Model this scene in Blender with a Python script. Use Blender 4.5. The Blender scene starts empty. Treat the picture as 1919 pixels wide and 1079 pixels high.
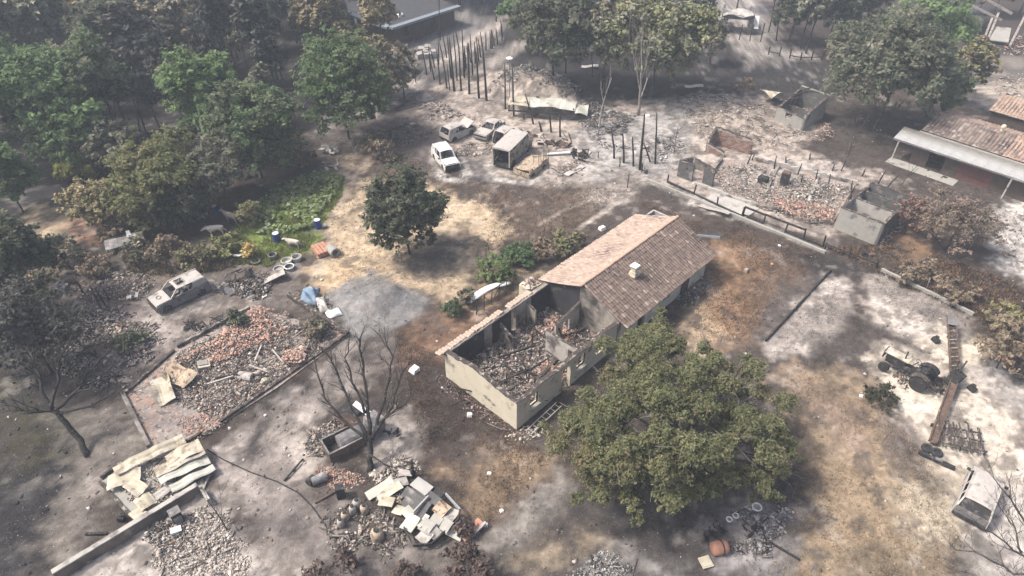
import bpy, math, random
import numpy as np
from mathutils import Vector, Matrix, Euler

S = bpy.context.scene
COL = S.collection
rnd = random.Random(7)
R = math.radians

# ------------------------------------------------------------------ camera
CAM_H, PITCH, FPX = 34.0, R(39.0), 1279.0
cam_d = bpy.data.cameras.new('camera')
cam = bpy.data.objects.new('camera', cam_d)
COL.objects.link(cam)
cam.location = (0, 0, CAM_H)
cam.rotation_euler = (R(90) - PITCH, 0, 0)
cam_d.sensor_width = 36.0
cam_d.lens = FPX / 1919.0 * 36.0
cam_d.clip_end = 3000
S.camera = cam

# ------------------------------------------------------------------ sky, sun, exposure
SUN_EL, SUN_AZ = R(55), R(-93)          # azimuth measured clockwise from +Y
w = bpy.data.worlds.new('World')
S.world = w
w.use_nodes = True
nt = w.node_tree
bg = nt.nodes['Background']
sky = nt.nodes.new('ShaderNodeTexSky')
sky.sky_type = 'NISHITA'
sky.sun_disc = False
sky.sun_elevation = SUN_EL
sky.sun_rotation = SUN_AZ
sky.air_density = 0.75
sky.dust_density = 7.0
sky.ozone_density = 1.0
nt.links.new(sky.outputs[0], bg.inputs[0])
bg.inputs[1].default_value = 0.15
sun_d = bpy.data.lights.new('sun', 'SUN')
sun_d.energy = 2.8
sun_d.angle = R(7.0)
sun_d.color = (1.0, 0.925, 0.83)
sun = bpy.data.objects.new('sun', sun_d)
COL.objects.link(sun)
sd = Vector((math.sin(SUN_AZ) * math.cos(SUN_EL), math.cos(SUN_AZ) * math.cos(SUN_EL), math.sin(SUN_EL)))
sun.rotation_euler = sd.to_track_quat('Z', 'Y').to_euler()
sun.location = (-60, 10, 80)
S.view_settings.view_transform = 'Standard'
S.view_settings.look = 'None'
S.view_settings.gamma = 1
S.view_settings.use_curve_mapping = False
S.view_settings.exposure = 0.50
S.render.engine = 'CYCLES'
cy = S.cycles
cy.max_bounces = 5
cy.diffuse_bounces = 2
cy.glossy_bounces = 2
cy.transmission_bounces = 3
cy.volume_bounces = 1
cy.transparent_max_bounces = 6
cy.use_denoising = True

# ------------------------------------------------------------------ helpers
def G(x, y, z=0.0):
    """point of the place seen at photo pixel x, y, at height z above the ground"""
    u, v = x - 959.5, y - 539.5
    t = (CAM_H - z) / (FPX * math.sin(PITCH) + v * math.cos(PITCH))
    return Vector((u * t, (FPX * math.cos(PITCH) - v * math.sin(PITCH)) * t, z))

def Gn(P):
    P = np.asarray(P, float)
    u, v = P[:, 0] - 959.5, P[:, 1] - 539.5
    t = CAM_H / (FPX * math.sin(PITCH) + v * math.cos(PITCH))
    return np.stack([u * t, (FPX * math.cos(PITCH) - v * math.sin(PITCH)) * t], 1)

def scale_at(x, y, z=0.0):
    p = G(x, y, z)
    return FPX / (p.y * math.cos(PITCH) + (CAM_H - z) * math.sin(PITCH))

def az_of(a, b):
    """heading (rotation about Z of local +X) for the ground direction a -> b"""
    return math.atan2(b.y - a.y, b.x - a.x)

def hash2(ix, iy, seed):
    n = (ix.astype(np.int64) * 374761393 + iy.astype(np.int64) * 668265263 + seed * 974711) & 0x7fffffff
    n = ((n ^ (n >> 13)) * 1274126177) & 0x7fffffff
    return ((n ^ (n >> 16)) & 0xffff) / 65535.0

def vnoise(x, y, seed=0):
    x0, y0 = np.floor(x), np.floor(y)
    fx, fy = x - x0, y - y0
    fx, fy = fx * fx * (3 - 2 * fx), fy * fy * (3 - 2 * fy)
    a, b = hash2(x0, y0, seed), hash2(x0 + 1, y0, seed)
    c, d = hash2(x0, y0 + 1, seed), hash2(x0 + 1, y0 + 1, seed)
    return (a * (1 - fx) + b * fx) * (1 - fy) + (c * (1 - fx) + d * fx) * fy

def fbm(x, y, sc, oct=4, seed=0):
    s, a, t = 0.0, 1.0, 0.0
    for o in range(oct):
        s = s + a * vnoise(x / sc * 2 ** o + 17.3 * o, y / sc * 2 ** o - 9.1 * o, seed + o)
        t += a
        a *= 0.55
    return s / t

class MB:
    """collects boxes, bars, tubes ... and links them as ONE mesh object"""
    def __init__(s):
        s.v, s.f, s.c, s.usecol = [], [], [], False
    def add(s, verts, faces, col=None):
        n = len(s.v)
        s.v.extend(tuple(p) for p in verts)
        s.f.extend(tuple(i + n for i in f) for f in faces)
        if col is not None:
            s.usecol = True
        s.c.extend([col or (0.3, 0.3, 0.3)] * len(verts))
        return s
    def box(s, c, size, rot=(0, 0, 0), col=None, taper=1.0):
        hx, hy, hz = size[0] / 2, size[1] / 2, size[2] / 2
        M = Euler(rot).to_matrix() if any(rot) else None
        vs = []
        for z, k in ((-hz, 1), (hz, taper)):
            for x, y in ((-hx, -hy), (hx, -hy), (hx, hy), (-hx, hy)):
                p = Vector((x * k, y * k, z))
                if M: p = M @ p
                vs.append((p.x + c[0], p.y + c[1], p.z + c[2]))
        return s.add(vs, [(0, 3, 2, 1), (4, 5, 6, 7), (0, 1, 5, 4), (1, 2, 6, 5), (2, 3, 7, 6), (3, 0, 4, 7)], col)
    def bar(s, p, q, wd, ht, col=None, up=(0, 0, 1)):
        p, q = Vector(p), Vector(q)
        d = (q - p).normalized()
        u = Vector(up)
        if abs(d.dot(u)) > 0.97: u = Vector((1, 0, 0))
        sx = d.cross(u).normalized() * wd / 2
        sz = sx.cross(d).normalized() * ht / 2
        vs = [p - sx - sz, p + sx - sz, p + sx + sz, p - sx + sz, q - sx - sz, q + sx - sz, q + sx + sz, q - sx + sz]
        return s.add(vs, [(0, 1, 2, 3), (7, 6, 5, 4), (0, 4, 5, 1), (1, 5, 6, 2), (2, 6, 7, 3), (3, 7, 4, 0)], col)
    def tube(s, pts, rad, n=6, col=None, caps=True):
        pts = [Vector(p) for p in pts]
        if not isinstance(rad, (list, tuple)): rad = [rad] * len(pts)
        vs, fs = [], []
        ref = None
        for i, p in enumerate(pts):
            d = (pts[min(i + 1, len(pts) - 1)] - pts[max(i - 1, 0)])
            d = d.normalized() if d.length > 1e-6 else Vector((0, 0, 1))
            if ref is None:
                ref = d.orthogonal().normalized()
            ref = (ref - d * ref.dot(d))
            ref = ref.normalized() if ref.length > 1e-5 else d.orthogonal().normalized()
            b = d.cross(ref)
            for k in range(n):
                a = 2 * math.pi * k / n
                vs.append(p + (ref * math.cos(a) + b * math.sin(a)) * rad[i])
        for i in range(len(pts) - 1):
            for k in range(n):
                k2 = (k + 1) % n
                fs.append((i * n + k, i * n + k2, (i + 1) * n + k2, (i + 1) * n + k))
        if caps:
            fs.append(tuple(range(n - 1, -1, -1)))
            fs.append(tuple((len(pts) - 1) * n + k for k in range(n)))
        return s.add(vs, fs, col)
    def lathe(s, prof, n=14, c=(0, 0, 0), col=None, rot=None):
        vs, fs = [], []
        M = Euler(rot).to_matrix() if rot else None
        for r, z in prof:
            for k in range(n):
                a = 2 * math.pi * k / n
                p = Vector((r * math.cos(a), r * math.sin(a), z))
                if M: p = M @ p
                vs.append((p.x + c[0], p.y + c[1], p.z + c[2]))
        for i in range(len(prof) - 1):
            for k in range(n):
                k2 = (k + 1) % n
                fs.append((i * n + k, i * n + k2, (i + 1) * n + k2, (i + 1) * n + k))
        fs.append(tuple(range(n - 1, -1, -1)))
        fs.append(tuple((len(prof) - 1) * n + k for k in range(n)))
        return s.add(vs, fs, col)
    def prism(s, poly, axis, t0, t1, col=None):
        """polygon in two coordinates, extruded along axis 0/1/2 from t0 to t1"""
        n = len(poly)
        def pt(a, b, t):
            return {0: (t, a, b), 1: (a, t, b), 2: (a, b, t)}[axis]
        vs = [pt(a, b, t0) for a, b in poly] + [pt(a, b, t1) for a, b in poly]
        fs = [tuple(range(n - 1, -1, -1)), tuple(range(n, 2 * n))]
        fs += [(i, (i + 1) % n, n + (i + 1) % n, n + i) for i in range(n)]
        return s.add(vs, fs, col)
    def slab(s, grid, th, col=None):
        """sheet through a grid of points (rows of equal length) given a thickness downwards"""
        nr, nc = len(grid), len(grid[0])
        top = [Vector(p) for r in grid for p in r]
        bot = [p - Vector((0, 0, th)) for p in top]
        N = nr * nc
        fs = []
        for i in range(nr - 1):
            for j in range(nc - 1):
                a = i * nc + j
                fs.append((a, a + 1, a + nc + 1, a + nc))
                fs.append((N + a, N + a + nc, N + a + nc + 1, N + a + 1))
        for j in range(nc - 1):
            fs.append((j, N + j, N + j + 1, j + 1))
            a = (nr - 1) * nc + j
            fs.append((a, a + 1, N + a + 1, N + a))
        for i in range(nr - 1):
            a = i * nc
            fs.append((a, a + nc, N + a + nc, N + a))
            a = i * nc + nc - 1
            fs.append((a, N + a, N + a + nc, a + nc))
        return s.add(top + bot, fs, col)
    def build(s, name, m, parent=None, smooth=False, **kw):
        me = bpy.data.meshes.new(name)
        me.from_pydata(s.v, [], s.f)
        if s.usecol:
            at = me.attributes.new('tint', 'FLOAT_COLOR', 'POINT')
            at.data.foreach_set('color', np.array([(*c, 1.0) for c in s.c], np.float32).ravel())
        o = link(name, me, m, parent, smooth, **kw)
        if getattr(s, 'bevel', 0):
            b = o.modifiers.new('edge', 'BEVEL'); b.width = s.bevel; b.segments = 2; b.limit_method = 'ANGLE'; b.angle_limit = R(35)
        return o

def link(name, me, m, parent=None, smooth=False, loc=None, rz=0.0, label=None, cat=None, group=None, kind=None, rot=None):
    o = bpy.data.objects.new(name, me)
    COL.objects.link(o)
    if m is not None and me is not None:
        if len(me.materials) == 0: me.materials.append(m)
    if smooth and me is not None:
        me.polygons.foreach_set('use_smooth', [True] * len(me.polygons))
    if parent is not None: o.parent = parent
    if loc is not None: o.location = loc
    if rot is not None: o.rotation_euler = rot
    elif rz: o.rotation_euler = (0, 0, rz)
    tag(o, label, cat, group, kind)
    return o

def tag(o, label=None, cat=None, group=None, kind=None):
    if label: o['label'] = label
    if cat: o['category'] = cat
    if group: o['group'] = group
    if kind: o['kind'] = kind

def thing(name, label, cat, loc=(0, 0, 0), rz=0.0, group=None):
    return link(name, None, None, None, loc=loc, rz=rz, label=label, cat=cat, group=group)

def copy_tree(o, loc=None, rz=None, label=None, sc=None):
    def rec(a, par):
        c = a.copy()
        COL.objects.link(c)
        if par is not None: c.parent = par
        for ch in list(a.children): rec(ch, c)
        return c
    c = rec(o, None)
    if loc is not None: c.location = loc
    if rz is not None: c.rotation_euler = (c.rotation_euler.x, c.rotation_euler.y, rz)
    if sc is not None: c.scale = (sc, sc, sc) if not isinstance(sc, tuple) else sc
    if label: c['label'] = label
    return c

def mesh_np(name, V, F, C=None):
    """mesh from numpy arrays; F is (n,3) or (n,4)"""
    me = bpy.data.meshes.new(name)
    V = np.asarray(V, np.float32)
    F = np.asarray(F, np.int32)
    k = F.shape[1]
    me.vertices.add(len(V))
    me.vertices.foreach_set('co', V.ravel())
    me.loops.add(F.size)
    me.loops.foreach_set('vertex_index', F.ravel())
    me.polygons.add(len(F))
    me.polygons.foreach_set('loop_start', np.arange(0, F.size, k, dtype=np.int32))
    me.update(calc_edges=True)
    if C is not None:
        at = me.attributes.new('tint', 'FLOAT_COLOR', 'POINT')
        C = np.asarray(C, np.float32)
        at.data.foreach_set('color', np.concatenate([C, np.ones((len(C), 1), np.float32)], 1).ravel())
    return me

# ------------------------------------------------------------------ materials
def material(name, col=(0.3, 0.3, 0.3), rough=0.9, attr=False, spots=(), var=0.25, nscale=6.0, bump=0.0, bscale=20.0, metal=0.0, transl=0.0, spec=0.3):
    """base colour (or the mesh's own 'tint'), broken up by noise; spots = [(colour, scale, threshold, softness)]"""
    m = bpy.data.materials.new(name)
    m.use_nodes = True
    t = m.node_tree
    N, L = t.nodes, t.links
    b = N['Principled BSDF']
    b.inputs['Roughness'].default_value = rough
    b.inputs['Metallic'].default_value = metal
    b.inputs['Specular IOR Level'].default_value = spec
    tc = N.new('ShaderNodeTexCoord')
    if attr:
        a = N.new('ShaderNodeAttribute'); a.attribute_name = 'tint'
        cur = a.outputs['Color']
    else:
        rgb = N.new('ShaderNodeRGB'); rgb.outputs[0].default_value = (*col, 1)
        cur = rgb.outputs[0]
    if var > 0:
        n = N.new('ShaderNodeTexNoise'); n.inputs['Scale'].default_value = nscale; n.inputs['Detail'].default_value = 6
        n.inputs['Roughness'].default_value = 0.65
        L.new(tc.outputs['Object'], n.inputs['Vector'])
        mr = N.new('ShaderNodeMapRange')
        mr.inputs['From Min'].default_value = 0.3; mr.inputs['From Max'].default_value = 0.7
        mr.inputs['To Min'].default_value = 1 - var; mr.inputs['To Max'].default_value = 1 + var
        L.new(n.outputs['Fac'], mr.inputs['Value'])
        mx = N.new('ShaderNodeMix'); mx.data_type = 'RGBA'; mx.blend_type = 'MULTIPLY'; mx.inputs['Factor'].default_value = 1
        L.new(cur, mx.inputs['A']); L.new(mr.outputs[0], mx.inputs['B'])
        cur = mx.outputs['Result']
    for sc, ss, th, sf in spots:
        n = N.new('ShaderNodeTexNoise'); n.inputs['Scale'].default_value = ss; n.inputs['Detail'].default_value = 5
        n.inputs['Roughness'].default_value = 0.6
        mp = N.new('ShaderNodeMapping'); mp.inputs['Location'].default_value = (rnd.random() * 50, rnd.random() * 50, rnd.random() * 50)
        L.new(tc.outputs['Object'], mp.inputs['Vector']); L.new(mp.outputs[0], n.inputs['Vector'])
        mr = N.new('ShaderNodeMapRange')
        mr.inputs['From Min'].default_value = th - sf; mr.inputs['From Max'].default_value = th + sf
        L.new(n.outputs['Fac'], mr.inputs['Value'])
        mx = N.new('ShaderNodeMix'); mx.data_type = 'RGBA'; mx.inputs['B'].default_value = (*sc, 1)
        L.new(mr.outputs[0], mx.inputs['Factor']); L.new(cur, mx.inputs['A'])
        cur = mx.outputs['Result']
    L.new(cur, b.inputs['Base Color'])
    if bump > 0:
        n = N.new('ShaderNodeTexNoise'); n.inputs['Scale'].default_value = bscale; n.inputs['Detail'].default_value = 5
        L.new(tc.outputs['Object'], n.inputs['Vector'])
        bp = N.new('ShaderNodeBump'); bp.inputs['Strength'].default_value = bump; bp.inputs['Distance'].default_value = 0.05
        L.new(n.outputs['Fac'], bp.inputs['Height']); L.new(bp.outputs[0], b.inputs['Normal'])
    if transl > 0:
        tr = N.new('ShaderNodeBsdfTranslucent')
        L.new(cur, tr.inputs['Color'])
        ms = N.new('ShaderNodeMixShader'); ms.inputs[0].default_value = transl
        out = N['Material Output']
        L.new(b.outputs[0], ms.inputs[1]); L.new(tr.outputs[0], ms.inputs[2]); L.new(ms.outputs[0], out.inputs['Surface'])
    return m

CHAR = (0.028, 0.026, 0.026)
ASH = (0.46, 0.43, 0.40)
M = {}
M['char'] = material('charred_wood', (0.035, 0.032, 0.031), 0.95, var=0.5, nscale=8, spots=[((0.16, 0.15, 0.15), 5, 0.64, 0.06)])
M['bark'] = material('scorched_bark', (0.06, 0.052, 0.047), 0.95, var=0.45, nscale=5, spots=[((0.15, 0.13, 0.12), 3, 0.6, 0.08)])
M['pale_bark'] = material('pale_bark', (0.30, 0.275, 0.25), 0.9, var=0.3, nscale=4, spots=[((0.08, 0.075, 0.07), 2, 0.62, 0.06)])
M['grey_bark'] = material('grey_bark', (0.14, 0.13, 0.12), 0.9, var=0.35, nscale=4)
M['leaf'] = material('foliage', attr=True, rough=0.6, var=0.15, nscale=1.2, transl=0.5, spec=0.25)
M['needle'] = material('dry_foliage', attr=True, rough=0.85, var=0.15, nscale=1.0, transl=0.15, spec=0.1)
M['rubble'] = material('rubble', attr=True, rough=0.95, var=0.25, nscale=7)
M['chip'] = material('ground_litter', attr=True, rough=0.95, var=0.2, nscale=3)
M['cream'] = material('cream_render', (0.60, 0.555, 0.44), 0.9, var=0.07, nscale=1.5, spots=[((0.30, 0.25, 0.18), 0.9, 0.66, 0.08), ((0.14, 0.12, 0.105), 1.3, 0.66, 0.07)], bump=0.1)
M['sooty'] = material('sooty_plaster', (0.30, 0.275, 0.245), 0.95, var=0.2, nscale=2, spots=[((0.05, 0.048, 0.048), 0.55, 0.52, 0.10), ((0.38, 0.30, 0.25), 1.3, 0.66, 0.04)])
M['soot'] = material('blackened_plaster', (0.035, 0.035, 0.04), 0.95, var=0.4, nscale=2, spots=[((0.14, 0.13, 0.12), 1.0, 0.66, 0.06)])
M['wallpale'] = material('pale_inner_plaster', (0.40, 0.385, 0.36), 0.95, var=0.15, nscale=2, spots=[((0.10, 0.09, 0.085), 0.8, 0.60, 0.07)])
M['topchar'] = material('charred_wall_top', (0.07, 0.06, 0.055), 0.95, var=0.5, nscale=5, spots=[((0.34, 0.30, 0.27), 3.5, 0.6, 0.05)])
M['concrete'] = material('ashy_concrete', (0.33, 0.325, 0.30), 0.9, var=0.12, nscale=2, spots=[((0.11, 0.105, 0.10), 0.7, 0.64, 0.06)], bump=0.12)
M['concrete_dark'] = material('smoked_shaded_concrete', (0.10, 0.10, 0.10), 0.9, var=0.3, nscale=2, spots=[((0.26, 0.25, 0.24), 0.9, 0.62, 0.06)])
M['brick'] = material('bare_brick', attr=True, rough=0.92, var=0.2, nscale=5)
M['tile'] = material('clay_tiles', attr=True, rough=0.88, var=0.18, nscale=4, bump=0.05)
M['ashmetal'] = material('burnt_white_metal', (0.44, 0.415, 0.39), 0.6, var=0.14, nscale=3, spots=[((0.20, 0.185, 0.18), 1.3, 0.62, 0.05), ((0.28, 0.19, 0.13), 2.3, 0.70, 0.04)])
M['whitemetal'] = material('white_car_paint', (0.66, 0.655, 0.645), 0.45, var=0.08, nscale=2, spots=[((0.34, 0.33, 0.33), 1.6, 0.70, 0.05)], spec=0.45)
M['greymetal'] = material('burnt_grey_metal', (0.17, 0.168, 0.17), 0.65, var=0.3, nscale=3, spots=[((0.35, 0.34, 0.33), 1.5, 0.6, 0.06), ((0.10, 0.065, 0.05), 2.2, 0.66, 0.05)])
M['rust'] = material('rusty_metal', (0.13, 0.09, 0.072), 0.85, var=0.4, nscale=4, spots=[((0.07, 0.055, 0.05), 2.0, 0.58, 0.06), ((0.34, 0.27, 0.22), 3.0, 0.66, 0.04)])
M['rustpale'] = material('pale_rusty_panel', (0.42, 0.35, 0.26), 0.8, var=0.2, nscale=4, spots=[((0.18, 0.12, 0.085), 3.2, 0.56, 0.04), ((0.5, 0.46, 0.40), 2, 0.62, 0.05)])
M['vanside'] = material('blistered_van_side', (0.36, 0.34, 0.29), 0.75, var=0.25, nscale=3, spots=[((0.14, 0.11, 0.085), 2.2, 0.52, 0.05)])
M['dark'] = material('burnt_black_metal', (0.03, 0.03, 0.032), 0.8, var=0.4, nscale=5, spots=[((0.12, 0.11, 0.105), 3, 0.62, 0.06)])
M['blue'] = material('blue_plastic', (0.014, 0.045, 0.22), 0.5, var=0.1, nscale=3)
M['white'] = material('white_plastic', (0.72, 0.73, 0.74), 0.6, var=0.06, nscale=3)
M['sheet'] = material('yellowish_metal_sheet', (0.46, 0.42, 0.325), 0.6, var=0.22, nscale=2.2, spots=[((0.24, 0.195, 0.15), 1.6, 0.58, 0.06), ((0.6, 0.585, 0.53), 0.7, 0.6, 0.08)])
M['sheetgreen'] = material('pale_green_metal_sheet', (0.47, 0.475, 0.42), 0.55, var=0.12, nscale=1.2, spots=[((0.24, 0.23, 0.20), 1.0, 0.64, 0.05)])
M['zinc'] = material('weathered_zinc_sheet', (0.36, 0.375, 0.385), 0.5, var=0.14, nscale=0.8, spots=[((0.46, 0.43, 0.38), 0.35, 0.55, 0.1)])
M['terracotta'] = material('orange_terracotta', (0.42, 0.225, 0.155), 0.8, var=0.2, nscale=5)
M['redwall'] = material('dark_red_wall', (0.13, 0.062, 0.055), 0.9, var=0.2, nscale=2)
M['brownwall'] = material('dark_brown_wall', (0.085, 0.065, 0.055), 0.9, var=0.25, nscale=2)
M['bluetarp'] = material('faded_blue_tarpaulin', (0.17, 0.25, 0.34), 0.7, var=0.25, nscale=3, spots=[((0.30, 0.33, 0.35), 2, 0.6, 0.05)])
M['fur'] = material('off_white_coat', (0.55, 0.51, 0.44), 0.9, var=0.15, nscale=4, spots=[((0.33, 0.26, 0.19), 1.8, 0.62, 0.06)])
M['furbrown'] = material('pale_brown_coat', (0.33, 0.27, 0.22), 0.9, var=0.2, nscale=4, spots=[((0.6, 0.56, 0.52), 1.6, 0.58, 0.06)])
M['darkroof'] = material('dark_grey_roof', (0.055, 0.058, 0.065), 0.85, var=0.2, nscale=1)
M['bluegrey'] = material('blue_grey_roof_edge', (0.20, 0.235, 0.27), 0.7, var=0.12, nscale=1)
M['longwall'] = material('smoke_browned_render', (0.20, 0.17, 0.14), 0.95, var=0.15, nscale=1.5, spots=[((0.10, 0.085, 0.075), .6, .55, .12), ((0.30, 0.27, 0.23), 1.0, .66, .06)])
M['ashfloor'] = material('ash_strewn_floor', (0.28, 0.245, 0.222), 0.97, var=0.3, nscale=3.0, spots=[((0.36, 0.24, 0.19), 1.1, .58, .08), ((0.08, 0.072, 0.067), 3.5, .60, .05), ((0.47, 0.43, 0.39), 5.0, .62, .05)], bump=0.6, bscale=8)
# ------------------------------------------------------------------ ground
def axis_coords(dense0, dense1, step, lo, hi):
    a = list(np.arange(dense0, dense1, step))
    x, st = dense1, step
    while x < hi:
        a.append(x); st *= 1.09; x += st
    a.append(hi)
    x, st, b = dense0, step, []
    while x > lo:
        st *= 1.09; x -= st; b.append(max(x, lo))
    return np.array(b[::-1] + a)

def sdist(px, py, poly):
    """signed distance (inside > 0) of points to a polygon"""
    d = np.full(px.shape, 1e9)
    ins = np.zeros(px.shape, bool)
    n = len(poly)
    for i in range(n):
        ax, ay = poly[i]; bx, by = poly[(i + 1) % n]
        ex, ey = bx - ax, by - ay
        L2 = ex * ex + ey * ey + 1e-9
        t = np.clip(((px - ax) * ex + (py - ay) * ey) / L2, 0, 1)
        d = np.minimum(d, np.hypot(px - ax - t * ex, py - ay - t * ey))
        c = ((ay > py) != (by > py)) & (px < ex * (py - ay) / (ey if abs(ey) > 1e-9 else 1e-9) + ax)
        ins ^= c
    return np.where(ins, d, -d)

def ldist(px, py, line):
    d = np.full(px.shape, 1e9)
    for i in range(len(line) - 1):
        ax, ay = line[i]; bx, by = line[i + 1]
        ex, ey = bx - ax, by - ay
        t = np.clip(((px - ax) * ex + (py - ay) * ey) / (ex * ex + ey * ey + 1e-9), 0, 1)
        d = np.minimum(d, np.hypot(px - ax - t * ex, py - ay - t * ey))
    return d

# colours of what lies on the ground (albedo)
BURNT, SOOT, GREYB = (0.062, 0.051, 0.045), (0.020, 0.020, 0.022), (0.17, 0.155, 0.148)
PALE, WHITE, COOL = (0.38, 0.332, 0.292), (0.50, 0.45, 0.385), (0.32, 0.315, 0.31)
SAND, TANB, ORANGE = (0.42, 0.335, 0.235), (0.29, 0.225, 0.155), (0.24, 0.155, 0.095)
GRAVEL, GRASS, YGRASS = (0.20, 0.20, 0.20), (0.13, 0.19, 0.045), (0.22, 0.23, 0.07)
BROWN = (0.092, 0.067, 0.052)
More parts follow.
